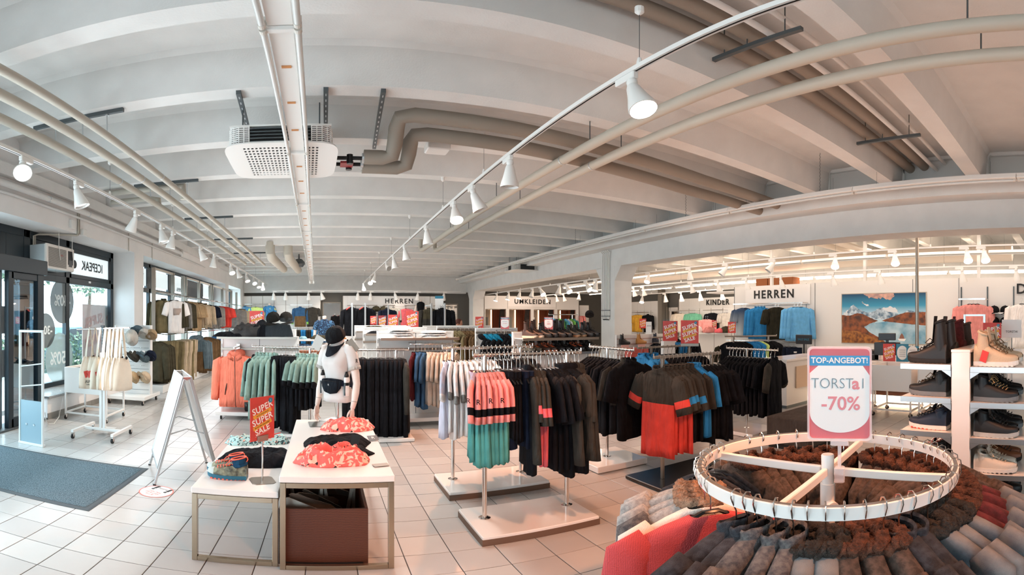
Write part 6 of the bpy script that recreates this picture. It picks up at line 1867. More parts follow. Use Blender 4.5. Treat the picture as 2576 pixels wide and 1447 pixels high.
b = MB(); b.tube([(1.3, 7.28, 1.25), (1.27, 6.97, 1.24), (1.30, 6.95, 1.24), (2.02, 6.95, 1.24), (2.05, 6.97, 1.24), (2.02, 7.28, 1.25)], .010, 8)
tag(b.build('hanging_rail', CHROME, None, True), 'chrome hanging rail fixed to the white gondola', 'rail')
# gondolas behind, left of the posts
gondola('second white gondola frame behind the pullovers', .70, 1.9, 8.3, 8.7, 1.44, [(1.36, .4)], bars=(1.2,))
gondola('third white gondola frame behind the pullovers', .62, 1.9, 9.5, 9.9, 1.46, [(1.38, .4)], bars=(1.2,))
cloth_pile('folded_clothes', 'dark folded trousers on the second gondola frame', 'clothing', (.95, 8.45, 1.36), .42, .28, .06, FAB['black'], 81, ridge=.4, nx=20, ny=14)
cloth_pile('folded_clothes', 'grey folded pullover on the third gondola frame', 'clothing', (1.02, 9.65, 1.385), .50, .3, .12, FAB['dolive'], 82, ridge=.4, nx=20, ny=14)
gCoat = garment('g_coat', [FAB['olive']], 76, .48, .86, .10, .6, .06, hood=FAB['olive'], merged=True)
gCoatB = garment('g_coatb', [FAB['brown']], 77, .46, .84, .10, .6, .06, hood=FAB['brown'], merged=True)
gJT = garment('g_jt', [FAB['black']], 78, .50, .78, .12, .6, .07, hood=FAB['black'], merged=True)
gJT2 = garment('g_jt2', [FAB['black'], FAB['black'], FAB['black'], FAB['black']], 79, .50, .78, .12, .6, .07, hood=fab('1f7fa0', .1), merged=True)
gondola('white gondola with olive coats behind the white shirts', 2.16, 3.0, 8.6, 9.0, 1.46, [], bars=(1.42,))
row((2.2, 8.72, 1.44), (3.0, 8.72, 1.44), [(gJT, 'black jacket at the left of the olive coats', 'jacket', 'black jackets beside olive coats') for k in range(2)] + [(gCoat, 'olive coat hanging behind the white shirts', 'coat', 'olive coats behind the white shirts') for k in range(4)] + [(gCoatB, 'brown patterned coat right of the olive coats', 'coat', 'brown coats right of the olive ones') for k in range(4)], pi / 2 - .5, rn=random.Random(22))
gondola('white gondola with black and teal jackets left of the boots', 2.62, 3.42, 7.6, 8.0, 1.43, [], bars=(1.38,))
row((2.66, 7.7, 1.40), (3.42, 7.7, 1.40), [(gJT2 if k in (1, 2, 3, 6) else gJT, ('black jacket with teal hood lining' if k in (1, 2, 3, 6) else 'plain black jacket') + ' left of the boot shelf', 'jacket', 'black jackets left of the boot shelf') for k in range(8)], pi / 2 - .6, rn=random.Random(23))
gondola('plain white gondola top behind the olive coats', 2.3, 4.0, 10.6, 11.0, 1.44, [])
# signs on poles in the middle and far field
def info_sign(label, pos, rz, w, h, lines, pct=None, name='offer_sign'):
    o = MB().box(-w / 2, w / 2, -.004, .004, 0, h).build(name, M('offer_red', 'd06a6a', .45), None, False, pos, (0, 0, rz)); tag(o, label, 'sign')
    MB().box(-w / 2, w / 2, -.0055, -.004, h * .84, h * .96).build('blue_band', TEALS, o)
    MB().prism([(-w * .46, h * .30), (-w * .30, h * .17), (0, h * .10), (w * .30, h * .17), (w * .46, h * .30), (w * .46, h * .72), (w * .32, h * .80), (-w * .32, h * .80), (-w * .46, h * .72)], .004, .0055, mat3=Matrix(((1, 0, 0), (0, 0, -1), (0, 1, 0)))).build('white_field', SIGNW, o)
    text('lettering', 'TOP-ANGEBOT!', w * .115, WINK, o, (0, -.006, h * .90), ex=.0003, bold=.0008)
    for k, (s, z, sz, mt) in enumerate(lines):
        text('lettering', s, sz * w, mt, o, (0, -.0065, z * h), ex=.0003)
    return o
for (px, y0, y1, r, lb, dk) in ((939, 817, 795, 13.0, 'small red super sale sign, leftmost before the far HERREN wall', 0), (962, 824, 794, 12.0, 'dark red super sale sign before the far HERREN wall', 1), (989, 828, 792, 11.0, 'pale red super sale sign left of the folded pullovers', 0), (1037, 828, 783, 9.3, 'large red super sale sign behind the folded white pullovers', 0), (1206, 826, 797, 11.4, 'red super sale sign standing on the gondola before the fitting rooms', 0)):
    p = gr(px, y0, r); h = gr(px, y1, r).z - p.z
    t = thing('sign_stand', 'thin steel stand under the ' + lb.split(',')[0], 'stand', (p.x, p.y, 0)); b = MB(); b.cyl((0, .012, 0), (0, .012, p.z + .02), .007, 6); b.lathe([(.1, 0), (.1, .006)], n=14); b.build('pole', STEEL, t, True)
    sale_sign(lb, p, -(px - XV) / FPX, h * .70, h, dark=dk)
for (px, y0, y1, r, lb, ln) in ((1270, 828, 798, 8.3, 'red and white offer sign with a price before the fitting rooms', [('Funktionsjacken', .62, .09, INK), ('..37,95 €', .46, .16, RED)]), (1380, 829, 798, 6.9, 'red and white offer sign behind the black boots', [('Bis zu', .62, .11, INK), ('-50%', .44, .22, RED)])):
    p = gr(px, y0, r); h = gr(px, y1, r).z - p.z
    t = thing('sign_stand', 'thin steel stand under the ' + lb, 'stand', (p.x, p.y, 0)); b = MB(); b.cyl((0, .014, 0), (0, .014, p.z + .02), .007, 6); b.lathe([(.1, 0), (.1, .006)], n=14); b.build('pole', STEEL, t, True)
    info_sign(lb, p, -(px - XV) / FPX, h * .70, h, ln)

# ================================================================== BOOT SHELVES
gondola('white gondola with two shelves of walking boots right of the teal jackets', 2.63, 3.90, 6.0, 6.32, 1.40, [(1.345, .34), (1.135, .34), (.9, .34)])
BROWNL = M('leather_brown', '3c2a22', .55, var=(18, .2)); BLKL = M('leather_black', '131315', .5); GREYL = M('leather_grey', '6a635c', .6, var=(16, .2)); CRSOLE = M('sole_cream', 'd8c4ac', .6); BLSOLE = M('sole_black', '101010', .7); ORL = M('lace_orange', 'd86a3a', .6); NAVYL = M('leather_navy', '1a2538', .55); DKL = M('lace_dark', '1c1a18', .7); TANL = M('leather_tan', 'c08a4a', .6); BEIL = M('suede_beige', 'c9b296', .8, bump=(120, .1)); BEI2 = M('suede_pale', 'd9cfc0', .75, bump=(120, .1))
ru = random.Random(6)
specs = [('brown boot with cream sole', BROWNL, CRSOLE, DKL), ('black lace-up boot', BLKL, BLSOLE, DKL), ('black high boot', BLKL, BLSOLE, DKL), ('dark green-black boot with brown sole', M('leather_green', '1f2622', .5), M('sole_brown', '8a6a4a', .6), DKL), ('slim black ankle boot', BLKL, BLSOLE, DKL)]
for i, (nm, up, so, la) in enumerate(specs):
    for k in range(2):
        x = 2.78 + .235 * i + .10 * k
        shoe('%s, %s of its pair on the top boot shelf' % (nm, ('left', 'right')[k]), (x, 6.25, 1.349), -pi / 2 + .35, .27, .10, (.12, .09, .13, .06, .10)[i], up, so, la, None, None, .095, cat='boot', name='walking_boot')
specs = [('camouflage boot with orange edge', M('camo', '6b6250', .7, var=(30, .5, '2c2a24')), BLSOLE, ORL), ('brown boot with orange laces', BROWNL, M('sole_orange', 'a5552f', .6), ORL), ('black hiking shoe', BLKL, BLSOLE, DKL), ('black hiking shoe with an orange loop', BLKL, BLSOLE, ORL), ('black low hiking shoe', BLKL, BLSOLE, DKL)]
for i, (nm, up, so, la) in enumerate(specs):
    for k in range(2):
        x = 2.76 + .235 * i + .10 * k
        shoe('%s, %s of its pair on the second boot shelf' % (nm, ('left', 'right')[k]), (x, 6.25, 1.139), -pi / 2 + .35, .27, .09, .05, up, so, la, None, None, .095, cat='boot', name='walking_boot')
t = gondola('low shelf behind the boots with brown shoes on it', 3.95, 4.75, 7.4, 7.7, 1.30, [(1.33, .3), (1.14, .3)])
for k in range(5):
    shoe('low brown shoe behind the boot gondola, %s from the left' % ORD[k].replace('nearest', 'first'), (4.05 + .13 * k, 7.65, 1.144), -pi / 2 + .3, .26, .07, 0, BROWNL, BLSOLE, DKL, None, None, .09, 'brown shoes behind the boots', detail=True, name='low_shoe')
for k in range(6):
    cap_ = FAB[('blue', 'neon', 'teal', 'navy', 'yellow', 'lblue')[k]]
    cloth_pile('sports_shoe', 'colourful running shoe on the shelf top beside the pillar, %s' % ORD[k].replace('nearest', 'first'), 'shoe', (4.0 + .125 * k, 7.55, 1.334), .12, .26, .10, cap_, 90 + k, .3, ridge=.4, nx=12, ny=14, group='running shoes beside the pillar')
items = [(garment('strip%d' % (k % 4), [FAB[('lblue', 'white', 'lime', 'teal')[k % 4]]], 80 + k % 4, .42, .66, .07, .22, .06, merged=True), ('pale blue', 'white', 'lime green', 'teal')[k % 4] + ' striped sports shirt left of the pillar', 'shirt', 'sports shirts left of the pillar') for k in range(8)]
row((6.0, 11.6, 1.75), (6.6, 11.4, 1.75), items, -pi / 2, rn=random.Random(31), parts=False, hangers=False)
rack('rack with striped sports shirts left of the pillar', (5.9, 11.6, 1.75), (6.7, 11.38, 1.75), 1.75, ((6.05, 11.58), (6.55, 11.43)), (5.9, 6.7, 11.2, 11.8), SLABW, .05)

# shoe wall before the pillar
t = thing('slat_wall', 'low white slat wall with single shoes before the pillar', 'display', (5.95, 8.45, 0), 0)
MB().box(0, 1.75, 0, .06, 0, 1.28, 0, .003).build('board', WHITE, t)
for z in (1.18, 1.06, .94, .82, .70, .58):
    MB().box(0, 1.75, -.004, 0, z, z + .012).build('groove', M('groove_pink', 'b58a80', .7), t)
for k, x in enumerate((.12, .58, 1.05, 1.45)):
    MB().box(x - .10, x + .10, -.14, 0, 1.055, 1.065).build('shoe_shelf', CLEAR, t)
    MB().box(x - .10, x + .10, -.145, -.135, 1.0, 1.06).build('price_card', M('card_pink', 'e8b9ae', .6), t)
for k, (x, up, so, la, nm) in enumerate(((.02, BLKL, BLSOLE, DKL, 'black'), (.48, TANL, M('sole_tan', '9a6a3a', .6), M('lace_tan', 'e0b070', .6), 'tan'), (.95, NAVYL, M('sole_grey', '77706a', .6), RED, 'dark blue'))):
    shoe('single %s walking boot on the low slat wall' % nm, (5.95 + x, 8.37, 1.068), -.15, .26, .10, .10, up, so, la, None, None, .095, cat='boot', name='walking_boot')
for k in range(6):
    o = MB().box(0, .32, 0, .22, 0, .11, 0, .003).build('shoe_box', M('box_red', 'c8584e', .6), None, False, (6.0 + .34 * (k % 3), 8.0, .78 + .113 * (k // 3)))
    tag(o, 'coral red shoe box under the slat wall, %s of six' % ORD[k].replace('nearest', 'first'), 'box', 'red shoe boxes under the slat wall')
t = thing('box_pedestal', 'white pedestal under the coral red shoe boxes', 'pedestal', (5.95, 7.95, 0)); MB().box(0, 1.1, 0, .32, 0, .78, 0, .004).build('body', WHITE, t)
# signs at the right middle
p = gr(1735, 868, 7.1); h_ = gr(1735, 806, 7.1).z - p.z
t = thing('sign_holder', 'steel clamp post carrying the largest red sale sign over the racks', 'stand', (p.x, p.y, 1.20))
MB().box(-.012, .012, -.012, .012, 0, p.z - 1.2, 0, .002).build('post', STEEL, t); MB().obox((0, 0, p.z - 1.2), (h_ * .74, .03, .045), rotz(-.65), 0, .003).build('clamp', STEEL, t)
sale_sign('largest red super sale sign above the racks behind the jerseys', p, -.75, h_ * .72, h_)
p = gr(1686, 858, 8.6); h_ = gr(1686, 802, 8.6).z - p.z
sale_sign('red super sale sign in a clear holder left of the largest one', p, -.68, h_ * .66, h_ * .9, clear=.04)
t = thing('sign_holder', 'white base carrying the sale sign in a clear holder', 'stand', (p.x, p.y, 0)); MB().box(-.14, .14, .02, .10, 0, p.z - .0, 0, .003).build('body', WHITE, t)
for (px, y0, y1, r, lb) in ((1617, 826, 802, 14.5, 'small red super sale sign right of the pillar before the yellow shirts'), (1841, 838, 810, 13.0, 'red super sale sign cut by the HERREN wall edge'), (1797, 824, 806, 15.5, 'tiny red super sale sign among the pink children clothes')):
    p = gr(px, y0, r); h_ = gr(px, y1, r).z - p.z
    t = thing('sign_stand', 'thin stand under the ' + ' '.join(lb.split()[:9]), 'stand', (p.x, p.y, 0)); b = MB(); b.cyl((0, .012, 0), (0, .012, p.z + .02), .008, 6); b.lathe([(.1, 0), (.1, .006)], n=14); b.build('pole', STEEL, t, True)
    sale_sign(lb, p, -(px - XV) / FPX, h_ * .7, h_)
p = gr(1632, 844, 11.5); o = MB().box(-.07, .07, -.005, .005, 0, .33).build('white_sign', SIGNW, None, False, p, (0, 0, -.7)); tag(o, 'narrow white brand sign with a red triangle on the slat wall', 'sign')
MB().box(-.01, .01, .006, .02, -p.z + .01, .02).build('stand', STEEL, o)
MB().prism([(-.045, .22), (-.025, .22), (-.035, .24)], .005, .007, mat3=Matrix(((1, 0, 0), (0, 0, -1), (0, 1, 0)))).build('triangle_logo', RED, o); text('lettering', 'SALEWA', .026, INK, o, (.012, -.007, .23), ex=.0003)

# ================================================================== FAR WALL DISPLAYS
def wall_unit(label, x0, x1, y, h, n, hdr=0.5, rails=(), z0=0.0, name='wall_display'):
    t = thing(name, label, 'display', (x0, y, 0)); w = x1 - x0
    MB().box(0, w, 0, .06, z0, h, 0, .004).build('backing', WHITE, t)
    for k in range(n):
        a, b_ = w * k / n, w * (k + 1) / n
        MB().box(a + .008, b_ - .008, -.012, 0, h - hdr + .01, h - .01, 0, .003).build('panel', LAMIN, t)
        MB().box(a + .008, b_ - .008, -.012, 0, z0 + .1, h - hdr - .01, 0, .003).build('panel', LAMIN, t)
    for k in range(n + 1):
        MB().box(w * k / n - .012, w * k / n + .012, -.02, .0, z0, h).build('slotted_post', STEEL, t)
    for a, b_, z in rails:
        MB().box(a, b_, -.33, -.30, z - .02, z + .02, 0, .003).build('rail', CHROME, t)
        for q in (a + .03, b_ - .03):
            MB().box(q - .01, q + .01, -.31, 0, z - .012, z + .012).build('rail_arm', CHROME, t)
    return t
YF = 24.05
def fx(px, Y=YF - .32): return Y * tan((px - XV) / FPX)
wall_unit('white panelled wall display at the far left end of the shop', fx(604, YF), fx(806, YF), YF, 2.83, 7, .46, ((.25, 1.75, 2.40), (2.6, 3.7, 2.36)))
gF = {k: garment('far_' + k, [FAB[a] for a in v[0]], 100 + i, .60, .98, .12, v[1], .08, split=v[2], merged=True, cuff=v[3], collar=v[4]) for i, (k, v) in enumerate(dict(
    skyj=(['lblue', 'lblue', 'lblue', 'char'], .7, None, 1, FAB['blue']), neon=(['neon'], .3, None, 0, None), bgj=(['dblue', 'brown', 'dblue', 'lime'], .7, .35, 1, FAB['dblue']), chT=(['char'], .32, None, 0, None), blj=(['black'], .7, None, 0, FAB['black']), nvj=(['navy'], .7, None, 0, FAB['navy']), rdT=(['hotpink'], .32, None, 0, None),
    plaid=(['lgrey', 'lgrey', 'lgrey', 'char'], .6, None, 1, FAB['grey']), olj=(['dolive', 'char', 'char', 'char'], .7, .3, 0, FAB['dolive']), crm=(['cream'], .35, None, 0, None), mgn=(['mintg'], .35, None, 0, None), bkT=(['black'], .35, None, 0, None), pkT=(['pink'], .35, None, 0, None), yel=(['yellow'], .35, None, 0, None), gryT=(['lgrey'], .35, None, 0, None)).items())}
def hung(px, z, k, lab, Y=YF - .32, rz=0, sc=1.0, cat='shirt', hk=True):
    p = Vector((fx(px, Y), Y, z)); put(gF[k], p, rz, lab, cat, None, 0, sc); 
    if hk: put_hanger(p, rz, 'black', 'hanger of the ' + ' '.join(lab.split()[:12]))
hung(616, 2.40, 'skyj', 'sky blue jacket with dark chest pocket on the far left wall', cat='jacket'); hung(643, 2.38, 'neon', 'pale neon yellow T-shirt on the far left wall')
half_mannequin('mannequin bust in a bright blue sports shirt on the far left wall', (fx(678), YF - .3, 1.60), 0, printed('blue_print', '3f86b8', '2a5f95', 'd9d060', 9), 1.25, post=.3)
hung(755, 2.36, 'bgj', 'blue, brown and lime jacket on the far left wall', cat='jacket', sc=1.02); hung(786, 2.36, 'chT', 'charcoal T-shirt right of the blue and lime jacket')
trf = trousers('far_tr', FAB['char'], 130, .44, .80, .10); trb = trousers('far_trb', FAB['blue'], 131, .44, .80, .10)
row((fx(742, 22), 22, 1.27), (fx(800, 22), 22, 1.27), [(trf if k in (0, 1, 2, 5, 6) else trb, ('dark' if k in (0, 1, 2, 5, 6) else 'blue') + ' trousers on the low rail before the far left wall', 'trousers', 'trousers before the far left wall') for k in range(9)], 1.1, rn=random.Random(41), parts=False, hangers=False)
rack('low rack with blue and dark trousers before the far left wall', (fx(738, 22), 22, 1.27), (fx(803, 22), 22, 1.27), 1.27, ((fx(742, 22), 22), (fx(800, 22), 22)), (fx(738, 22), fx(803, 22), 21.7, 22.3), SLABW, .05)


def mirror(label, px0, px1, py0, py1, Y):
    p, q = gy(px0, py0, Y), gy(px1, py1, Y)
    t = thing('wall_mirror', label, 'mirror', (p.x, Y, 0)); w = q.x - p.x
    MB().box(.06, w - .06, -.012, -.008, .1, p.z - .06).build('mirror_glass', M('mirror_glass', 'd6d6d4', .02, 1.0), t)
    for a in ((0, .06, .0, p.z), (w - .06, w, 0, p.z), (.06, w - .06, p.z - .06, p.z), (.06, w - .06, 0, .1)):
        MB().box(a[0], a[1], -.03, 0, a[2], a[3], 0, .003).build('frame_bar', M('mirror_frame', '8d8478', .4), t)
mirror('tall wall mirror with brown frame between the two far displays', 811, 858, 760, 900, FY - .01)
mirror('second tall wall mirror right of the far HERREN display', 1116, 1152, 764, 900, FY - .01)
wall_unit('far white wall display with the HERREN sign', fx(863, YF), fx(1112, YF), YF, 2.83, 8, .52, ((.2, 1.7, 2.34), (2.0, 2.6, 2.34), (3.1, 4.1, 2.34), (4.6, 5.8, 2.34)))
t = thing('wall_sign', 'black letters HERREN on the far white wall display', 'sign', (fx(1004, YF), YF - .02, 2.56)); MB().box(-2.6, 1.3, -.004, .0, -.24, .25).build('sign_panel', SIGNW, t)
text('lettering', 'HERREN', .34, INK, t, (0, -.012, -.0), ex=.008, space=1.25, bold=.006)
hung(886, 2.34, 'nvj', 'navy shirt under the left end of the far HERREN sign'); hung(920, 2.34, 'nvj', 'second navy shirt left of the far HERREN letters')
hung(990, 2.34, 'plaid', 'grey plaid shirt below the far HERREN letters'); hung(1021, 2.30, 'rdT', 'coral T-shirt below the far HERREN letters'); hung(1085, 2.30, 'olj', 'grey-brown patterned jacket at the right of the far HERREN display', cat='jacket')
half_mannequin('mannequin bust in a black zip vest at the right of the far HERREN sign', (fx(1058), YF - .35, 1.86), 0, FAB['black'], 1.15, sleeves=False, post=.3)
for k, px in enumerate((946, 966)): cap('dark cap on the shelf under the far HERREN sign, %s' % ('left' if k == 0 else 'right'), (fx(px), YF - .3, 2.02), (-.3, 0, 0), FAB['dolive'], None, 2.4)
MB_ = MB(); MB_.box(fx(936), fx(978), YF - .5, YF, 1.98, 2.01); tag(MB_.build('cap_shelf', LAMIN), 'small white shelf carrying two caps on the far HERREN display', 'shelf')
# free stands before the far HERREN wall
for k, (px, r, gk, n) in enumerate(((884, 13.5, 'blj', 3), (916, 13.5, 'blj', 3), (1077, 12.5, 'olj', 2), (1110, 12.5, 'blj', 3), (973, 16.0, 'nvj', 2))):
    p = gr(px, 800, r); zz = (2.02, 2.02, 1.98, 1.98, 2.05)[k]
    t = thing('garment_stand', 'steel two-way garment stand before the far HERREN wall, %s from the left' % ('first', 'second', 'fourth', 'fifth', 'third')[k], 'stand', (p.x, p.y, 0))
    MB().box(-.022, .022, -.4, -.36, 0, zz + .05, 0, .003).build('post', ALU, t); MB().box(-.015, .015, -.38, .30, zz - .015, zz + .012).build('arm', CHROME, t); MB().box(-.3, .3, -.45, .3, 0, .04).build('foot', STEEL, t)
    for i in range(n):
        q = Vector((p.x, p.y - .25 + .17 * i, zz)); lb = ('black jacket with red lining' if gk == 'blj' and k < 2 else 'black jacket' if gk == 'blj' else 'navy jacket' if gk == 'nvj' else 'grey-brown fleece jacket') + ' on the %s garment stand, %s from the front' % (('first', 'second', 'fourth', 'fifth', 'third')[k], ('first', 'second', 'third')[i])
        put(gF[gk], q, .0, lb, 'jacket', None, 0, .78); put_hanger(q, 0, 'black', 'hanger of the ' + lb)
        if k < 2 and i == 0:
            b = MB(); b.tube([(p.x - .16, q.y - .06, zz - .13), (p.x - .06, q.y - .07, zz - .06)], .018, 6); tag(b.build('red_lining', RED, None, True), 'red collar lining strip of the front jacket on the %s stand' % ('first', 'second')[k], 'trim')
o = MB().box(-.11, .11, -.005, .005, 0, .36).build('notice', SIGNW, None, False, gr(1105, 779, 12.6), (0, 0, -.24)); tag(o, 'grey notice card with blue head on the right garment stand', 'sign'); MB().box(-.11, .11, -.007, -.005, .29, .36).build('blue_band', TEALS, o)
# person behind the gondola
def person(pos, rz):
    t = thing('person', 'person with short reddish hair in a dark top standing behind the gondolas', 'person', pos, rz)
    me = bpy.data.meshes.new('body')
    J = [(0, 0, .92), (0, 0, 1.12), (0, .01, 1.34), (0, 0, 1.42), (.10, 0, .86), (.11, -.01, .48), (.11, .02, .07), (.11, -.12, .04), (-.10, 0, .86), (-.11, -.01, .48), (-.11, .02, .07), (-.11, -.12, .04),
         (.17, .01, 1.36), (.21, .02, 1.10), (.20, -.05, .86), (.20, -.08, .77), (-.17, .01, 1.36), (-.21, .02, 1.10), (-.20, -.05, .86), (-.20, -.08, .77), (0, -.0, 1.47)]
    E = [(0, 1), (1, 2), (2, 3), (0, 4), (4, 5), (5, 6), (6, 7), (0, 8), (8, 9), (9, 10), (10, 11), (2, 12), (12, 13), (13, 14), (14, 15), (2, 16), (16, 17), (17, 18), (18, 19), (3, 20)]
    R = [.13, .12, .13, .055, .085, .06, .045, .035, .085, .06, .045, .035, .055, .042, .032, .028, .055, .042, .032, .028, .05]
    me.from_pydata(J, E, []); me.skin_vertices or me.attributes
    o = link('body', me, t); me.materials.append(fab('23242a', .2))
    md = o.modifiers.new('skin', 'SKIN')
    for i, r in enumerate(R): me.skin_vertices[0].data[i].radius = (r, r * .8)
    me.skin_vertices[0].data[0].use_root = True
    o.modifiers.new('sub', 'SUBSURF').levels = 1; o.modifiers['sub'].render_levels = 2
    sk = M('skin_tone', 'c98f74', .55); b = MB()
    b.lathe([(.03, 1.455), (.055, 1.47), (.070, 1.51), (.076, 1.56), (.078, 1.60), (.070, 1.645), (.045, 1.675), (.006, 1.685)], n=18, sy=1.18)
    b.lathe([(.012, -.02), (.016, 0), (.006, .02)], (0, -.092, 1.55), 8)
    for sx in (-1, 1): b.lathe([(.006, -.025), (.014, 0), (.006, .025)], (sx * .078, .005, 1.555), 8)
    b.build('head', sk, t, 'all')
    for sx in (-1, 1): MB().lathe([(.009, -.004), (.011, 0), (.009, .004)], (sx * .028, -.083, 1.572), 8, mat3=Matrix.Identity(3)).build('eye', INK, t)
    MB().box(-.02, .02, -.086, -.078, 1.502, 1.508).build('mouth', M('lip', '8e4a42', .5), t)
    b = MB(); b.lathe([(.082, 1.55), (.086, 1.60), (.079, 1.655), (.050, 1.69), (.006, 1.70)], (0, .012, 0), 18, sy=1.15); b.build('hair', M('hair_red', '5a2a1c', .7, bump=(150, .4)), t, 'all')
    for sx in (-1, 1):
        h = MB()
        h.lathe([(.018, -.09), (.024, -.05), (.02, .0)], (sx * .20, -.085, .775), 10, sx=.6)
        for i in range(4): h.tube([(sx * .20, -.105 + .014 * i, .70), (sx * .197, -.107 + .014 * i, .665), (sx * .192, -.106 + .014 * i, .635 - .006 * (i in (1, 2)))], [.0075, .007, .005], 6)
        h.tube([(sx * .195, -.105, .75), (sx * .188, -.125, .72), (sx * .186, -.13, .695)], [.009, .008, .006], 6)
        h.build('hand', sk, t, 'all')
person((gr(1155, 812, 13.4).x, gr(1155, 812, 13.4).y, -.06), .9)

# ================================================================== FITTING ROOMS
YU = 23.0
u0, u1 = fx(1219, YU), fx(1456, YU)
t = thing('fitting_rooms', 'white fitting room front with four curtained cabins and the UMKLEIDEN sign', 'fitting room', (u0, YU, 0)); w = u1 - u0
op = [(fx(a, YU) - u0, fx(b_, YU) - u0) for a, b_ in ((1221, 1273), (1281, 1336), (1343, 1395), (1402, 1449))]
MB().box(0, w, 0, .08, 2.17, 2.86, 0, .004).build('header', WHITE, t)
xs = [0] + [v for pr_ in op for v in pr_] + [w]
for k in range(0, len(xs), 2):
    MB().box(xs[k], max(xs[k + 1], xs[k] + .03), 0, .08, 0, 2.17).build('pier', WHITE, t)
for x in (fx(1277, YU) - u0, fx(1399, YU) - u0): MB().box(x - .005, x + .005, -.004, 0, 2.2, 2.86).build('panel_joint', GREYM, t)
MB().box(fx(1278, YU) - u0, fx(1398, YU) - u0, -.01, 0, 2.32, 2.80).build('sign_panel', SIGNW, t)
text('lettering', 'UMKLEIDEN', .34, INK, t, (fx(1340, YU) - u0, -.02, 2.57), ex=.008, space=1.22, bold=.006)
CURT = fab('2b2624', .2); WOODR = M('cabin_wood', '8a4a30', .5, wave=(3, .25, 'X')); STRIP = M('cabin_light', 'ffe8cc', .4, emit=('ffd9b0', 5.0))
for k, (a, b_) in enumerate(op):
    ww = b_ - a
    MB().box(a, b_, .95, 1.0, 0, 2.17).build('cabin_back', M('cabin_beige', 'c9b8a6', .7), t)
    MB().box(a + .05, a + ww * .42, .935, .945, .35, 1.75).build('cabin_mirror', MATS['mirror_glass'], t)
    MB().box(b_ - .03, b_, .1, .95, 0, 2.17).build('cabin_side', WOODR, t); MB().box(a, a + .02, .1, .95, 0, 2.17).build('cabin_side', MATS['cabin_beige'], t)
    MB().box(a + ww * .62, b_ - .03, .93, .945, 0, 2.17).build('wood_panel', WOODR, t)
    MB().box(a + ww * .56, a + ww * .60, .93, .946, .1, 2.15).build('light_strip', STRIP, t)
    c = MB(); rings = []
    for q in range(9):
        u = q / 8; z = 2.15 - 2.0 * u
        cx = b_ - .16 - .20 * u * (1 - .6 * u) + (.12 * (u > .6) * (u - .6)); hw = .13 + .10 * u - .20 * math.exp(-((u - .62) / .16) ** 2) * .55
        rings.append([(cx + hw * cos(2 * pi * i / 16), .10 + .04 * sin(2 * pi * i / 16) + .012 * sin(6 * 2 * pi * i / 16), z) for i in range(16)])
    c.loft(rings); c.build('curtain', CURT, t, 'all')
    b = MB(); b.cyl((a, .10, 2.15), (b_, .10, 2.15), .012, 8); b.build('curtain_rod', CHROME, t)
p = fx(1460, YU)
wall_unit('white slatted display wall right of the fitting rooms', fx(1457, 23.4), fx(1481, 23.4), 23.4, 2.45, 1, .4)
row((fx(1458, 22.9), 22.9, 1.95), (fx(1472, 22.9), 22.9, 1.95), [(gF['pkT'], 'pink shirt right of the fitting rooms', 'shirt', 'pink shirts right of the fitting rooms') for k in range(4)], 1.2, rn=random.Random(3), parts=False)
cap('black cap on the wall right of the fitting rooms', gr(1483, 795, 22), (-.4, 0, -.5), FAB['black'], None, 2.2)
# ================================================================== CHILDREN WALL (KINDER)
def wall_unit_y(label, X, y0, y1, h, n, hdr, rails):
    t = thing('wall_display', label, 'display', (X, y1, 0), -pi / 2)
    w = y1 - y0
    MB().box(0, w, 0, .06, 0, h, 0, .004).build('backing', WHITE, t)
    for k in range(n):
        a, b_ = w * k / n, w * (k + 1) / n
        MB().box(a + .008, b_ - .008, -.012, 0, h - hdr + .01, h - .01, 0, .003).build('panel', LAMIN, t)
        MB().box(a + .008, b_ - .008, -.012, 0, .1, h - hdr - .01, 0, .003).build('panel', LAMIN, t)
    for k in range(n + 1):
        MB().box(w * k / n - .010, w * k / n + .010, -.02, 0, .1, h - hdr).build('slotted_post', STEEL, t)
    for a, b_, z in rails:
        MB().box(a, b_, -.33, -.30, z - .018, z + .018, 0, .003).build('rail', CHROME, t)
        for q in (a + .03, b_ - .03):
            MB().box(q - .01, q + .01, -.31, 0, z - .012, z + .012).build('rail_arm', CHROME, t)
    return t
KX = 16.25
def ky(px, X=KX): return X / tan((px - XV) / FPX)
ya, yb = ky(1850), ky(1708)
wall_unit_y('white wall display with the KINDER sign', KX, ya, yb, 2.66, 5, .5, ((.15, 1.5, 2.06), (2.0, 3.3, 2.06)))
t = thing('wall_sign', 'black letters KINDER on the children wall', 'sign', (KX - .03, ky(1806), 2.42), -pi / 2)
text('lettering', 'KINDER', .36, INK, t, (0, -.01, 0), ex=.008, space=1.2, bold=.006)
yc, yd = ky(1656), ky(1588)
wall_unit_y('white wall display seen right behind the pillar', KX, yc, yd, 2.62, 4, .5, ((.2, 2.0, 2.02),))
MB__ = MB(); MB__.box(KX - .2, KX + .2, ky(1672), ky(1662), 0, 3.2); o = struct('pillar', MB__, M('column_grey', '7d766c', .8)); o['label'] = 'grey column between the two children displays'
o = MB().box(KX + .05, KX + .07, ky(1704), ky(1676), .1, 2.25).build('wall_mirror', MATS['mirror_glass']); tag(o, 'mirror on the grey wall left of the children display', 'mirror')
MB().box(KX + .03, KX + .08, ky(1705), ky(1704), 0, 2.3).build('frame_bar', MATS['mirror_frame'], o); MB().box(KX + .03, KX + .08, ky(1676), ky(1675), 0, 2.3).build('frame_bar', MATS['mirror_frame'], o)
def hungk(px, z, k, lab, n=1, X=KX - .33, sc=1.0):
    for i in range(n):
        p = Vector((X + .0, ky(px, X) - .12 * i, z)); lb = (('first ', 'second ', 'third ')[i] if n > 1 else '') + lab
        put(gF[k], p, -pi / 2 + .35, lb, 'shirt', None, 0, sc * 0.95); put_hanger(p, -pi / 2 + .35, 'black', 'hanger of the ' + lb)
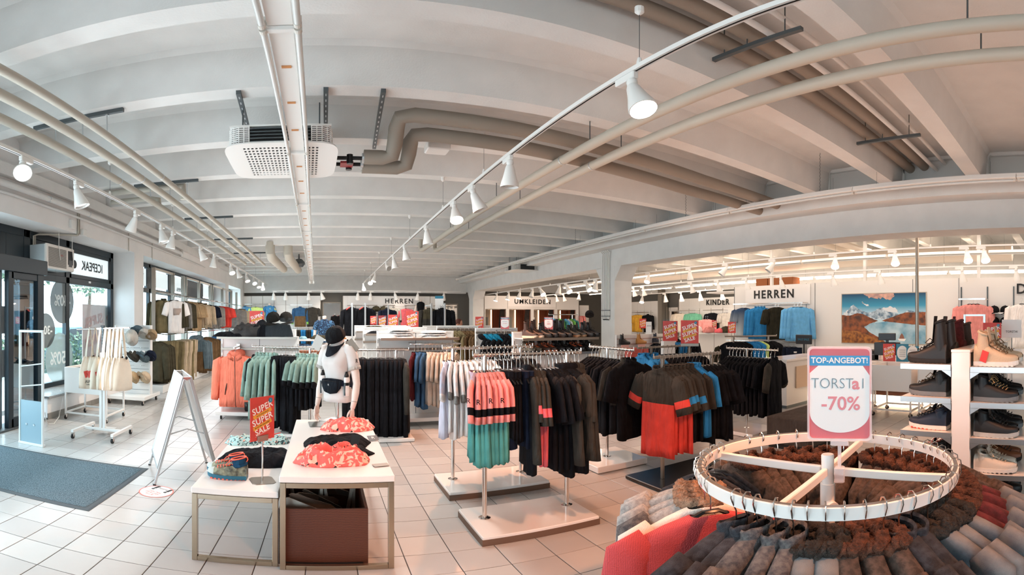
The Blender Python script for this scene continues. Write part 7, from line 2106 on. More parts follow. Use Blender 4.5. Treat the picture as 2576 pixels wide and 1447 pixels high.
hungk(1705, 2.04, 'crm', 'cream and coral children shirt left on the children wall', 3); hungk(1738, 2.04, 'mgn', 'mint green children shirt on the children wall', 3); hungk(1790, 2.04, 'bkT', 'black children shirt on the children wall', 2); hungk(1824, 2.04, 'gryT', 'pale grey children shirt at the right of the children wall', 2)
hungk(1600, 2.0, 'yel', 'yellow children shirt right of the pillar', 3); hungk(1630, 2.0, 'blj', 'black children jacket with yellow parts right of the pillar', 1)
hungk(1775, 1.75, 'pkT', 'pink hooded children shirt on the low stand', 2, KX - 1.3)
t = thing('display_table', 'round-edged table with pink children clothes before the KINDER wall', 'table', gr(1795, 835, 16.5) * 1.0 + Vector((0, 0, -gr(1795, 835, 16.5).z)), -.8)
MB().box(-.9, .9, -.4, .4, 1.12, 1.17, 0, .01).build('tabletop', LAMIN, t); MB().box(-.5, .5, -.2, .2, 0, 1.12).build('pedestal', WHITE, t)
for k, (px, m_, h_) in enumerate(((1750, 'white', .32), (1785, 'pink', .26), (1812, 'hotpink', .2), (1828, 'dolive', .24))):
    q = gr(px, 833, 16.3); cloth_pile('folded_clothes', ['white heap of children caps', 'pink folded children shirts', 'coral folded children shirts', 'dark bundle of children shoes'][k] + ' on the table before the KINDER wall', 'clothing', (q.x, q.y, 1.171), .5, .4, h_, FAB[m_], 140 + k, ridge=.5, nx=16, ny=12)
rack('low rack with dark children clothes before the KINDER wall', tuple(gr(1690, 846, 12.5)), tuple(gr(1735, 848, 11.5)), gr(1690, 846, 12.5).z, ((gr(1700, 846, 12.3).x, gr(1700, 846, 12.3).y),), (gr(1700, 846, 12.3).x - .3, gr(1700, 846, 12.3).x + .3, gr(1700, 846, 12.3).y - .3, gr(1700, 846, 12.3).y + .3), SLABW, .05)
row(gr(1690, 847, 12.5), gr(1735, 849, 11.5), [(gF['blj'] if k % 3 else gF['bkT'], 'dark children jacket on the low rack before the KINDER wall', 'jacket', 'dark children jackets before the KINDER wall') for k in range(7)], -.9, rn=random.Random(9), parts=False, sc=.7, hangers=False)
# ================================================================== ROUND RACK IN THE FOREGROUND
RC = Vector((1.637, .924, 0)); RR = .50; RZ = 1.03
t = thing('round_rack', 'round white clothes rack with four spokes in the right foreground', 'rack', RC)
b = MB(); n = 72
b.loft([[(r * cos(2 * pi * k / n), r * sin(2 * pi * k / n), z) for k in range(n)] for r, z in ((RR + .012, RZ - .046), (RR + .013, RZ - .003), (RR + .010, RZ), (RR - .010, RZ), (RR - .013, RZ - .003), (RR - .012, RZ - .046), (RR + .012, RZ - .046))], cap=False)
b.build('ring_rail', WHITEM, t, True)
b = MB(); b.loft([[(r * cos(2 * pi * k / n), r * sin(2 * pi * k / n), z) for k in range(n)] for r, z in ((RR + .008, RZ + .0002), (RR + .008, RZ + .0014), (RR - .008, RZ + .0014), (RR - .008, RZ + .0002))], cap=False); b.build('rail_top', STEEL, t, True)
for a in (100, 190, 280, 10):
    q = MB(); q.box(.028, RR - .008, -.011, .011, RZ - .060, RZ - .026, 0, .003); q.xf(rotz(radians(a))); q.build('spoke', WHITEM, t)
b = MB(); b.lathe([(.030, .02), (.030, RZ - .10)], n=22); b.build('post', WHITEM, t, True)
b = MB(); b.lathe([(.024, RZ - .10), (.026, RZ + .02), (.023, RZ + .026), (.002, RZ + .027)], n=22); b.build('post_top', WHITEM, t, True)
b = MB(); b.cyl((0, 0, RZ - .19), (-.062 * cos(.9), -.062 * sin(.9), RZ - .19), .024, 16); b.cyl((-.06 * cos(.9), -.06 * sin(.9), RZ - .19), (-.12 * cos(.7), -.12 * sin(.7), RZ - .19), .006, 8); b.build('height_knob', WHITEM, t, True)
for a in (45, 135, 225, 315):
    q = MB(); q.box(.0, .42, -.016, .016, .0, .03, 0, .003); q.xf(rotz(radians(a))); q.build('foot', WHITEM, t)
WOOL = M('wool_grey', '6f6c6b', .95, bump=(330, .5), var=(60, .35, '45464a')); WOOLB = M('wool_brown', '5f5149', .95, bump=(300, .5), var=(50, .4, '3c342f')); WOOLD = M('wool_dark', '3d4047', .95, bump=(330, .5), var=(40, .45, '22242a')); WOOLL = M('wool_light', 'a3a19e', .95, bump=(330, .4), var=(70, .2))
FURT = M('fur_tan', 'b08a70', 1.0, bump=(140, 1.0), var=(40, .35)); FURB = M('fur_brown', '5d3a2a', 1.0, bump=(140, 1.0), var=(40, .5)); FURD = M('fur_dark', '35302c', 1.0, bump=(140, 1.0), var=(40, .4)); CREAM = M('fleece_cream', 'efe2d4', .95, bump=(200, .4)); KNIT = M('knit_red', 'c4484a', .85, wave=(60, .18, 'X', .6), bump=(220, .4)); MAR = M('wool_maroon', '5a2226', .95, bump=(300, .5), var=(30, .4)); BLU = M('wool_bluegrey', '4b5661', .95, bump=(300, .4), var=(9, .5, '7c7f80'))
def fur_ring(seed, rx, ry, z, r, oy=0, n=40, m=16, a0=0, a1=2 * pi):
    b = MB(); rings = []
    for i in range(n + 1):
        a = a0 + (a1 - a0) * i / n; c = Vector((rx * cos(a), oy + ry * sin(a), z - .02 * (1 if sin(a) < -.3 else 0)))
        d = Vector((cos(a), sin(a), 0)); rg = []
        for k in range(m):
            f = 2 * pi * k / m; rr = r * (1 + .30 * noise.noise(Vector((a * 4 + seed, f * 2.2, seed))) + .22 * noise.noise(Vector((a * 13, f * 6, seed))) + .10 * ((i * 7 + k * 5) % 3 - 1))
            rg.append(c + d * (rr * cos(f)) + Vector((0, 0, rr * sin(f))))
        rings.append(rg)
    b.loft(rings); return b
FUR = [fur_ring(s, .080, .052, -.115, .026).mesh('fur_collar', FURT, 'all') for s in (1, 2)]
def furred(g, mat, s=0):
    me = FUR[s % 2].copy(); me.materials.clear(); me.materials.append(mat)
    return (g[0], g[1] + [('fur_collar', me)])
def furfront(seed, mat, L=.45):
    b = MB(); rings = []
    for i in range(16):
        u = i / 15; rings.append([(.03 * cos(2 * pi * k / 10) * (1 + .25 * noise.noise(Vector((i, k, seed)))), -.055 + .022 * sin(2 * pi * k / 10), -.14 - L * u) for k in range(10)])
    b.loft(rings); return b.mesh('fur_trim', mat, 'all')
def coat(key, mat, seed, fur=None, hood=None, sl=.6, W=.46, T=.11, L=.82, fold=.018, m2=None):
    g = garment(key, [mat, mat, m2 or mat, m2 or mat], seed, W, L, T, sl, .05, 1.06, fold, None, 0, None if fur else mat, hood=hood, name='coat')
    return (furred(g, fur, seed)[0], furred(g, fur, seed)[1] + [('fur_trim', furfront(seed, fur))]) if fur else g
K = dict(gt=coat('c1', WOOLL, 201, FURT), gt2=coat('c2', WOOLL, 202, FURT, m2=WOOL), kn=garment('c3', [KNIT], 203, .50, .70, .09, .55, .07, 1.0, .010, name='pullover'), cr=garment('c3b', [CREAM], 204, .46, .74, .08, .5, .06, 1.0, .012, name='pullover'),
         wd=coat('c4', WOOLD, 205, None, None), wg=coat('c5', WOOL, 206, None, None), wb=coat('c6', WOOLB, 207, FURB), wf=coat('c7', BLU, 208, FURD), ma=coat('c8', MAR, 209, FURB, m2=BLU), bf=coat('c9', WOOLB, 210, FURB, W=.40), dk=garment('c10', [WOOLD], 211, .42, .55, .06, .0, .05, 1.0, .012, name='vest'))
order = []
for a in (58, 68, 78): order.append((a, 'bf', 'brown fur-collared coat', 'brown fur coats at the back of the round rack'))
for a in (99, 106, 113, 118): order.append((a, 'dk', 'dark knitted vest on a black hanger', 'dark vests at the back of the round rack'))
for k, a in enumerate((126, 132, 138)): order.append((a, 'gt', 'pale grey wool coat with tan fur collar', 'pale grey coats on the round rack'))
order += [(144, 'gt2', 'grey coat with cream stripe and tan fur, behind the red pullover', None), (150, 'cr', 'cream fleece pullover between the grey coats and the red pullover', None), (158, 'kn', 'coral red knitted pullover', None)]
for a in (174, 180): order.append((a, 'wd', 'dark grey wool coat with hood', 'dark grey hooded coats on the round rack'))
for a in (185, 191, 197): order.append((a, 'wg', 'mottled grey wool coat', 'mottled grey coats on the round rack'))
for a in (203, 209): order.append((a, 'wf', 'blue-grey coat with dark fur', 'blue-grey coats on the round rack'))
for a in (215, 221, 228): order.append((a, 'wb', 'brown wool coat with brown fur collar', 'brown coats at the front of the round rack'))
for a in (235, 241): order.append((a, 'wd', 'dark wool coat right of the front', 'dark coats right of the front'))
for a in (248, 255, 262): order.append((a, 'wf', 'blue-grey coat with dark fur at the right', 'blue-grey coats at the right of the round rack'))
for a in (270, 279, 288, 297): order.append((a, 'ma', 'maroon and grey coat with brown fur', 'maroon coats on the round rack'))
for a in (306, 313, 320, 327): order.append((a, 'wb', 'brown coat at the far right', 'brown coats at the far right of the round rack'))
for a in (336, 345, 354, 3, 20, 29, 38, 48): order.append((a, 'bf', 'brown fur coat at the far side', 'brown fur coats at the far side'))
cnt = {}; rn = random.Random(77)
for a, k, lb, gp in order:
    r_ = radians(a + rn.uniform(-1, 1)); p = RC + Vector((RR * cos(r_), RR * sin(r_), RZ - .004))
    c_ = cnt[lb] = cnt.get(lb, -1) + 1
    lab = ((('first ' if c_ == 0 else ORD[c_] + ' ') if gp else '') + lb + ' on the round rack')
    tw = rn.uniform(-.06, .06); ct = 'coat' if k not in ('kn', 'cr', 'dk') else 'pullover'
    put(K[k], p, r_ + tw + (pi if a % 2 else 0) * 0, lab, ct, gp, rn.uniform(-.03, .03), .98 if k != 'kn' else 1.05)
    put_hanger(p, r_ + tw, 'black', 'hanger of the ' + ' '.join(lab.split()[:12]), 'hangers on the round rack' if gp else None)
# the sign on the round rack
sp = gr(2112, 1108, 1.83); sh = gr(2112, 872, 1.83).z - sp.z; sw = .248
ACR = M('clear_plastic', 'f4eef0', .12, alpha=.42, coat=.4)
t = thing('offer_sign', 'large plastic framed TOP-ANGEBOT sign with -70% above the round rack', 'sign', sp, -1.081 - .05)
def rrect(w, h, r, z0, m=6):
    return [(cx + r * cos(a), cz + r * sin(a)) for cx, cz, a0 in ((w / 2 - r, h - r, 0), (-w / 2 + r, h - r, pi / 2), (-w / 2 + r, r, pi), (w / 2 - r, r, 3 * pi / 2)) for a in [a0 + pi / 2 * k / m for k in range(m + 1)]]
FL = Matrix(((1, 0, 0), (0, 0, -1), (0, 1, 0)))
o_, i_ = rrect(sw, sh, .018, 0), [(x * .93, sh / 2 + (z - sh / 2) * .95) for x, z in rrect(sw, sh, .018, 0)]
b = MB(); b.loft([[(x, y, z) for x, z in o_] for y in (-.008, .008)] + [[(x, y, z) for x, z in i_] for y in (.008, -.008)] + [[(x, -.008, z) for x, z in o_]], cap=False); b.build('clear_frame', ACR, t, True)
card = MB(); card.prism([(x * .96, sh / 2 + (z - sh / 2) * .97) for x, z in o_], -.001, .001, mat3=FL); card.build('red_card', M('offer_pink', 'd9737b', .45), t)
MB().box(-sw * .47, sw * .47, -.0022, -.001, sh * .80, sh * .905).build('blue_band', M('offer_blue', '3f9bd0', .45), t)
pts = [(-sw * .465 * cos(pi * k / 20), sh * .30 - sh * .215 * sin(pi * k / 20)) for k in range(21)] + [(sw * .465, sh * .70), (sw * .36, sh * .80), (-sw * .33, sh * .80), (-sw * .465, sh * .72)]
MB().prism(pts, .001, .0022, mat3=FL).build('white_field', M('offer_white', 'eef0f0', .45), t)
text('lettering', 'TOP-ANGEBOT!', .0305, WINK, t, (0, -.003, sh * .853), (pi / 2, 0, 0), .0003, bold=.0006)
text('lettering', 'TORST', .058, M('logo_grey', '7d95a0', .5), t, (-.028, -.003, sh * .61), ex=.0003, bold=-.0008, sx=.92)
text('lettering', 'a', .066, M('logo_pink', 'dc8e97', .5), t, (.062, -.003, sh * .61), ex=.0003, bold=.002)
text('lettering', 'I', .058, MATS['logo_grey'], t, (.090, -.003, sh * .61), ex=.0003, bold=-.0008)
text('lettering', '-70%', .075, MATS['logo_pink'], t, (.004, -.003, sh * .395), ex=.0003, bold=.0012)
MB().box(-sw * .465, sw * .465, -.0075, -.006, sh * .03, sh * .975).build('cover_sheet', CLEAR, t)
b = MB(); b.box(-.035, .035, -.008, .008, -.022, 0, 0, .003); b.box(-.007, .007, -.004, .004, -.115, -.02, 0, .002); b.build('stem', ACR, t)
MB().box(-.02, .02, -.02, .02, -.175, -.11, 0, .004).build('clip', ACR, t)

# ================================================================== SHOE GONDOLA AT THE RIGHT
t = thing('shoe_gondola', 'white double-sided shoe gondola, its end panel facing the camera at the right', 'gondola', (2.82, .675, 0))
MB().box(0, .03, -.058, .058, 0, 1.40, 0, .003).build('end_panel', LAMIN, t)
MB().box(.03, 1.9, -.03, .03, 0, 1.38).build('spine', WHITE, t)
MB().box(0, 1.9, -.06, .06, 1.40, 1.42, 0, .003).build('top_board', LAMIN, t)
MB().box(.03, 1.9, -.40, .36, .0, .10).build('base', LAMIN, t)
for z in (1.325, 1.115, .895, .67, .44):
    MB().box(.0, 1.85, .06, .385, z - .014, z).build('shelf', LAMIN, t); MB().box(-.006, .004, .06, .39, z - .035, z + .002, 0, .002).build('shelf_edge', ALU, t)
    MB().prism([(.06, z - .035), (.12, z - .035), (.06, z - .075)], -.004, .002, mat3=Matrix(((0, 0, 1), (1, 0, 0), (0, 1, 0)))).build('shelf_bracket', ALU, t)
for z in (1.315, 1.095, .87, .635, .40):
    MB().box(.0, 1.85, -.43, -.06, z - .014, z).build('shelf', LAMIN, t); MB().box(-.006, .004, -.44, -.06, z - .035, z + .002, 0, .002).build('shelf_edge', ALU, t)
    MB().prism([(-.06, z - .035), (-.12, z - .035), (-.06, z - .075)], -.004, .002, mat3=Matrix(((0, 0, 1), (1, 0, 0), (0, 1, 0)))).build('shelf_bracket', ALU, t)
SOLW = M('sole_white', 'e6dfd6', .5); SOLG = M('sole_grey2', '6d7275', .6)
def shrow(z, side, specs):
    """pairs of shoes on one shelf, from the end panel inward"""
    for i, (nm, up, so, lug, la, h, sf, L, tagm) in enumerate(specs):
        for k in range(2):
            x = 2.905 + .25 * i + .115 * k
            y = .775 if side > 0 else .60
            shoe('%s, %s one, %s' % (nm, ('nearer', 'farther')[k], 'left shoe shelves' if side > 0 else 'right shoe shelves'), (x, y - (.03 * k if side > 0 else -.02 * k), z + .003), (pi / 2 - .10 * side) * side, L, h, sf, up, so, la, None, None, .10, cat='boot', name='hiking_boot', lug=lug, tagm=tagm if k == 0 else None)
RT = M('tag_red', 'd8362f', .5)
shrow(1.325, 1, [('tall black winter boot with a square gold tag', BLKL, BLSOLE, None, DKL, .11, .15, .28, RT), ('tall dark red-black boot behind the black ones', MAR, BLSOLE, None, DKL, .11, .15, .28, None), ('third tall black boot row', BROWNL, BLSOLE, None, DKL, .11, .13, .28, None)])
shrow(1.115, 1, [('black hiking boot with grey sole', BLKL, SOLG, None, M('lace_brown', '7a6248', .7), .10, .05, .27, None), ('dark boot deep on the second shelf', BROWNL, BLSOLE, None, DKL, .10, .06, .27, None)])
shrow(.895, 1, [('navy hiking shoe with white and orange sole', NAVYL, SOLW, M('lug_orange', 'c2452e', .6), DKL, .10, .03, .27, RT), ('dark grey shoe deep on the third shelf', GREYL, SOLW, None, DKL, .10, .0, .27, None)])
shrow(.67, 1, [('black and red hiking shoe on the fourth shelf', BLKL, BLSOLE, None, RED, .10, .03, .27, None)])
shrow(1.315, -1, [('beige suede boot with white sole and red tag', BEIL, SOLW, None, M('lace_brown', '7a6248', .7), .11, .09, .28, RT), ('second beige boot behind', BEIL, SOLW, None, MATS['lace_brown'], .11, .09, .28, None)])
shrow(1.095, -1, [('black hiking boot with brown laces', BLKL, SOLG, None, M('lace_tan2', 'b08a5c', .7), .10, .06, .28, None), ('black boot deep on the second right shelf', BLKL, SOLG, None, DKL, .1, .06, .28, None)])
shrow(.87, -1, [('black boot with pale grey sole line', BLKL, M('sole_pale', 'b9bbb8', .6), None, DKL, .10, .06, .28, None), ('black boot deep on the third right shelf', BLKL, SOLG, None, DKL, .1, .06, .28, None)])
shrow(.635, -1, [('pale beige hiking shoe with white sole', BEI2, SOLW, BLSOLE, BEIL, .09, .03, .27, None), ('brown boot behind the pale beige shoes', M('leather_cognac', '7a4526', .55), BLSOLE, None, DKL, .1, .06, .27, RT)])
shrow(.40, -1, [('dark red shoe in the shade of the bottom shelf', MAR, BLSOLE, None, DKL, .09, .02, .27, None), ('black shoe in the bottom shelf', BLKL, BLSOLE, None, DKL, .09, .02, .27, None)])

# ================================================================== SERVICE COUNTER, CARTS, PARTITION DISPLAYS
GLOW = M('counter_glow', 'fff0d8', .4, emit=('ffe2bd', 6.0)); WOODC = M('counter_wood', '6e4330', .4, wave=(5, .3, 'Z'))
t = thing('service_counter', 'long white service counter with lit plinth and striped wood front', 'counter', (8.5, .6, 0))
MB().box(0, .8, 0, 4.6, .76, .80, 0, .004).build('counter_top', LAMIN, t); MB().box(.05, .78, .02, 4.58, .66, .76).build('glow_panel', M('counter_front', 'f0dcc6', .5), t)
MB().box(.08, .78, .02, 4.58, .12, .66).build('wood_front', WOODC, t); MB().box(.12, .78, .02, 4.58, .0, .12).build('lit_plinth', GLOW, t)
t = thing('service_counter', 'white counter wing next to the black rack', 'counter', (6.95, 4.75, 0)); MB().box(0, 1.5, 0, .6, .86, .90, 0, .004).build('counter_top', LAMIN, t); MB().box(.02, 1.5, .02, .58, .06, .86).build('counter_body', WHITE, t); MB().box(.05, 1.5, .04, .56, 0, .06).build('plinth', GREYM, t); MB().box(.3, 1.5, -.006, .02, .35, .75).build('recess', M('recess_beige', 'd9bfa4', .6), t)
def bin_cart(label, x, y, sx=.33, sy=.35):
    t = thing('bin_cart', label, 'cart', (x, y, 0))
    for a in ((-sx, sx, -sy, -sy + .015, .43, .86), (-sx, sx, sy - .015, sy, .43, .86), (-sx, -sx + .015, -sy + .016, sy - .016, .43, .86), (sx - .015, sx, -sy + .016, sy - .016, .43, .86)): MB().box(*a, 0, .003).build('bin_side', WHITEM, t)
    MB().box(-sx + .016, sx - .016, -sy + .016, sy - .016, .70, .72).build('bin_floor', M('bin_inside', 'c9ada0', .6), t)
    for qx in (-sx + .02, sx - .02):
        for qy in (-sy + .02, sy - .02): MB().box(qx - .013, qx + .013, qy - .013, qy + .013, .09, .43, 0, .002).build('leg', WHITEM, t); caster(t, qx, qy)
        MB().box(qx - .012, qx + .012, -sy, sy, .10, .125).build('frame_bar', WHITEM, t)
    for qy in (-sy + .02, sy - .02): MB().box(-sx, sx, qy - .012, qy + .012, .10, .125).build('frame_bar', WHITEM, t)
bin_cart('empty white rolling bin in front of the service counter', 7.52, 2.88); bin_cart('second white rolling bin right of the first one before the counter', 7.60, 2.10); bin_cart('white rolling bin left of the offer sign', 7.3, 3.80, .5, .4)
t = thing('bench', 'low dark upholstered bench behind the round rack', 'bench', (4.7, 2.9, 0)); MB().box(0, .95, 0, .62, .06, .40, 0, .012).build('seat', fab('4a4440', .1), t); MB().box(.02, .93, .02, .60, 0, .06).build('plinth', BLACKR, t)
def onc(px, y, X=8.75, z=.80): q = gx(px, y, X); return Vector((X, q.y, z))
t = thing('till_monitor', 'black till screen on the service counter', 'monitor', onc(2232, 880), .3); MB().box(-.03, .03, -.26, .26, .10, .36, 0, .01).build('screen', BLACKP, t); MB().box(-.02, .02, -.03, .03, 0, .40).build('neck', BLACKP, t); MB().box(-.05, .04, -.17, .17, .40, .54, 0, .008).build('customer_display', BLACKP, t)
for k, (px, w, h) in enumerate(((2200, .3, .20), (2212, .12, .3))):
    o = MB().box(-.12, .12, -w / 2, w / 2, 0, h, 0, .012).build('receipt_printer', BLACKP if k == 0 else WHITEM, None, False, onc(px, 890, 8.8)); tag(o, ('black receipt printer' if k == 0 else 'small white device') + ' on the service counter', 'printer'); MB().box(-.124, -.118, -w / 3, w / 3, h * .5, h * .6).build('slot', GREYM, o)
sale_sign('red super sale sign standing on the service counter', onc(2237, 905, 8.56), -pi / 2 + .3, .24, .34)
for px, lb in ((2270, 'taller'), (2296, 'shorter')):
    o = MB().box(-.12, .12, -.003, .003, 0, .34 if px < 2280 else .30).build('info_card', TEALS, None, False, onc(px, 905, 8.58), (0, 0, -pi / 2 + .25)); tag(o, lb + ' teal and white information card on the service counter', 'card')
    MB().lathe([(.105, -.001), (.105, .001)], (0, -.004, .17), 24, mat3=RX90, sy=1.3).build('white_oval', SIGNW, o)
    for k in range(4): MB().box(-.06, .06, -.007, -.005, .10 + .04 * k, .106 + .04 * k).build('text_line', INK, o)
o = MB().box(-.02, .02, -.22, .22, 0, .22, 0, .01).build('card_screen', BLACKP, None, False, gx(2022, 866, 9.4)); tag(o, 'small dark screen with teal writing beside the dark shorts', 'monitor'); MB().box(.0, .02, -.02, .02, -gx(2022, 866, 9.4).z + .02, 0).build('stand', BLACKP, o); text('lettering', 'SALE SALE', .07, TEALS, o, (-.022, 0, .11), (pi / 2, 0, -pi / 2), .001)
# letters and rails on the partition
def pt(px, py, X=HX - .02): return gx(px, py, X)
q = pt(1946, 741)
t = thing('wall_sign', 'black letters HERREN on the white partition', 'sign', q, -pi / 2); MB().box(-1.05, 1.25, -.006, 0, -.30, .26).build('sign_panel', SIGNW, t); text('lettering', 'HERREN', .335, INK, t, (0, -.012, 0), ex=.008, space=1.25, bold=.006)
q = pt(2556, 728)
t = thing('wall_sign', 'black letter sign beginning with D cut by the right picture edge', 'sign', q, -pi / 2); text('lettering', 'DAMEN', .335, INK, t, (0, -.012, 0), ex=.008, space=1.25, bold=.006, align='LEFT')
t = thing('wall_rail', 'chrome hanging rail on the partition under the HERREN letters', 'rail', (HX, 0, 0)); z_ = pt(1960, 764).z; y0, y1 = pt(2036, 764).y, pt(1862, 764).y
MB().box(-.36, -.33, y0, y1, z_ - .02, z_ + .02, 0, .003).build('rail', CHROME, t)
for y in (y0 + .05, (y0 + y1) / 2, y1 - .05): MB().box(-.35, 0, y - .012, y + .012, z_ - .012, z_ + .012).build('rail_arm', CHROME, t)
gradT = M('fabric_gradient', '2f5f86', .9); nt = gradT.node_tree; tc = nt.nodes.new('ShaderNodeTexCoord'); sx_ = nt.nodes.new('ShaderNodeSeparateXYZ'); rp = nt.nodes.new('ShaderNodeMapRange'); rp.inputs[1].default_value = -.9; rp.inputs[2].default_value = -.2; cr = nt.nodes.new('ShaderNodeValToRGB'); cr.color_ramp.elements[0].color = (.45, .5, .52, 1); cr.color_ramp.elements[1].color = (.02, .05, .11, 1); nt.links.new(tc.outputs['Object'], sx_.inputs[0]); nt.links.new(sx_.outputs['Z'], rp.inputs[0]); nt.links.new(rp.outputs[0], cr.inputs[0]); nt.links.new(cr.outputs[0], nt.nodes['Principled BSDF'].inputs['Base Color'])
gP = dict(gr=garment('p_grad', [gradT], 301, .50, .86, .10, .30, .07, merged=True, badge=(.05, .16, .06, .10, SIGNW)), bl=garment('p_blue', [FAB['blue']], 302, .54, .90, .11, .72, .09, 1.05, collar=FAB['blue'], merged=True, badge=(.0, .30, .06, .10, BTAG)), ol=garment('p_ol', [fab('2e2c22', .2)], 303, .54, .90, .11, .35, .09, 1.05, merged=True, badge=(.12, .1, .06, .10, SIGNW)), lb=garment('p_lb', [FAB['lblue']], 304, .54, .92, .11, .74, .09, 1.05, merged=True), pk=garment('p_pk', [FAB['pink']], 305, .58, .95, .11, .72, .09, 1.05, merged=True), wh=garment('p_wh', [FAB['white']], 306, .56, .95, .11, .7, .09, merged=True))
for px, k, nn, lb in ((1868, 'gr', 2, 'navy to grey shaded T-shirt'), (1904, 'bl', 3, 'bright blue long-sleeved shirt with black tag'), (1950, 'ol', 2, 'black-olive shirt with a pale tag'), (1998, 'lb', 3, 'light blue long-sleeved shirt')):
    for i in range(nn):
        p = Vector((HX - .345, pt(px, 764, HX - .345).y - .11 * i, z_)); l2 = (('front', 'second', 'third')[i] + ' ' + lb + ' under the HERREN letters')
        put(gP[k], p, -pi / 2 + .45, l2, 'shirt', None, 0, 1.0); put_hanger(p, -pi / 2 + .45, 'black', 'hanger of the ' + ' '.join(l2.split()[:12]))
gSh = trousers('p_sh', FAB['navy'], 307, .46, .42, .10, name='shorts', legs=False)
y0, y1 = pt(2018, 862).y, pt(1842, 862).y; z2 = pt(1930, 858).z
row((HX - .3, y1, z2), (HX - .3, y0, z2), [(gSh if k > 6 else gP['ol'] if k % 3 == 0 else gSh, 'dark shorts on the low rail of the partition', 'shorts', 'dark shorts on the partition rail') for k in range(15)], -pi / 2 + .8, rn=random.Random(5), parts=False, sc=1.1)
t = thing('wall_rail', 'low chrome rail with dark shorts on the partition', 'rail', (HX, 0, 0)); MB().box(-.31, -.28, y0, y1, z2 - .012, z2 + .012).build('rail', CHROME, t)
for y in (y0 + .1, y1 - .1): MB().box(-.3, 0, y - .012, y + .012, z2 - .012, z2 + .012).build('rail_arm', CHROME, t)
MB().box(HX - .35, HX, y0, y1, .70, .74).build('wall_shelf', LAMIN); tag(bpy.data.objects['wall_shelf'], 'white shelf board under the dark shorts on the partition', 'shelf')
# mountain picture (prints as thin layers on the board)
a_, b_ = pt(2117, 741, HX - .05), pt(2328, 737, HX - .05); c_ = pt(2117, 862, HX - .05)
PW, PH = a_.y - b_.y, a_.z - c_.z
t = thing('wall_picture', 'large mountain lake photograph on the white partition', 'picture', (HX - .012, a_.y, c_.z), -pi / 2)
MB().box(-.02, PW + .02, -.012, .012, -.02, PH + .02, 0, .003).build('frame', M('picture_frame', 'b9ae9e', .4), t)
sky = M('print_sky', '2a78a8', .4); nt = sky.node_tree; tc = nt.nodes.new('ShaderNodeTexCoord'); sx_ = nt.nodes.new('ShaderNodeSeparateXYZ'); rp = nt.nodes.new('ShaderNodeMapRange'); rp.inputs[1].default_value = PH * .55; rp.inputs[2].default_value = PH; cr = nt.nodes.new('ShaderNodeValToRGB'); cr.color_ramp.elements[0].color = (.55, .78, .88, 1); cr.color_ramp.elements[1].color = (.005, .05, .12, 1); e = cr.color_ramp.elements.new(.45); e.color = (.04, .30, .48, 1)
nt.links.new(tc.outputs['Object'], sx_.inputs[0]); nt.links.new(sx_.outputs['Z'], rp.inputs[0]); nt.links.new(rp.outputs[0], cr.inputs[0]); nt.links.new(cr.outputs[0], nt.nodes['Principled BSDF'].inputs['Base Color'])
MB().box(0, PW, -.0135, -.012, 0, PH).build('print_sky', sky, t)
def layer(nm, poly, mat, k, rough=.0, seg=5):
    rq = random.Random(k); pts = []
    for i in range(len(poly)):
        p0, p1 = poly[i], poly[(i + 1) % len(poly)]
        for s in range(seg):
            u = s / seg; x, z = p0[0] + (p1[0] - p0[0]) * u, p0[1] + (p1[1] - p0[1]) * u
            if s: z += rq.uniform(-rough, rough); x += rq.uniform(-rough, rough) * .5
            pts.append((min(1, max(0, x)) * PW, min(1, max(0, z)) * PH))
    MB().prism(pts, .0135 + .0006 * k, .0140 + .0006 * k, mat3=FL).build(nm, mat, t)
layer('print_cloud', [(.27, 1), (.33, .93), (.42, .90), (.52, .91), (.60, .87), (.64, .93), (.63, 1)], M('print_cloud_pink', 'e3b09c', .4, var=(6, .25, 'a98a84')), 1, .02)
layer('print_cloud', [(.25, .84), (.28, .80), (.33, .78), (.35, .75), (.30, .76), (.26, .80)], M('print_cloud_white', 'dfe3e6', .4), 2, .015); layer('print_cloud', [(0, .56), (.05, .66), (.10, .66), (.2, .64), (.24, .58), (.2, .54)], MATS['print_cloud_white'], 3, .02)
layer('print_cloud', [(.45, .60), (.50, .70), (.58, .74), (.66, .70), (.70, .60)], MATS['print_cloud_white'], 4, .02)
layer('print_peaks', [(.07, .64), (.10, .72), (.15, .79), (.19, .72), (.25, .66), (.33, .61), (.40, .65), (.47, .71), (.54, .66), (.62, .62), (.70, .58), (.80, .66), (.90, .64), (1, .63), (1, .45), (.07, .5)], M('print_snow', 'cfdfe8', .4, var=(9, .5, '4d6e88')), 5, .012)
layer('print_hill', [(0, .57), (.1, .56), (.2, .61), (.28, .58), (.36, .51), (.45, .45), (.38, .41), (.28, .33), (.35, .22), (.46, .12), (.56, .02), (.56, 0), (0, 0)], M('print_hill', '9a5426', .4, var=(7, .5, '4a2a18')), 6, .006)
layer('print_hill', [(.49, .45), (.6, .52), (.7, .58), (.8, .62), (1, .62), (1, .36), (.75, .40), (.55, .43)], MATS['print_hill'], 7, .006)
layer('print_lake', [(.28, .33), (.36, .40), (.55, .44), (.75, .40), (1, .35), (1, 0), (.56, 0), (.46, .12), (.35, .22)], M('print_lake', 'bcd6e0', .4, var=(2.2, .3, '5f98b4')), 8, .004)
layer('print_shore', [(0, .26), (.2, .24), (.35, .15), (.5, .06), (.56, 0), (0, 0)], M('print_grass', 'b0702e', .4, var=(12, .5, '6a3c1c')), 9, .008)
layer('print_boat', [(.68, .10), (.70, .06), (.76, .05), (.78, .10)], SIGNW, 10); layer('print_boat_crew', [(.70, .10), (.71, .16), (.73, .21), (.75, .16), (.76, .10)], M('print_crew', '8a5a48', .4), 11)
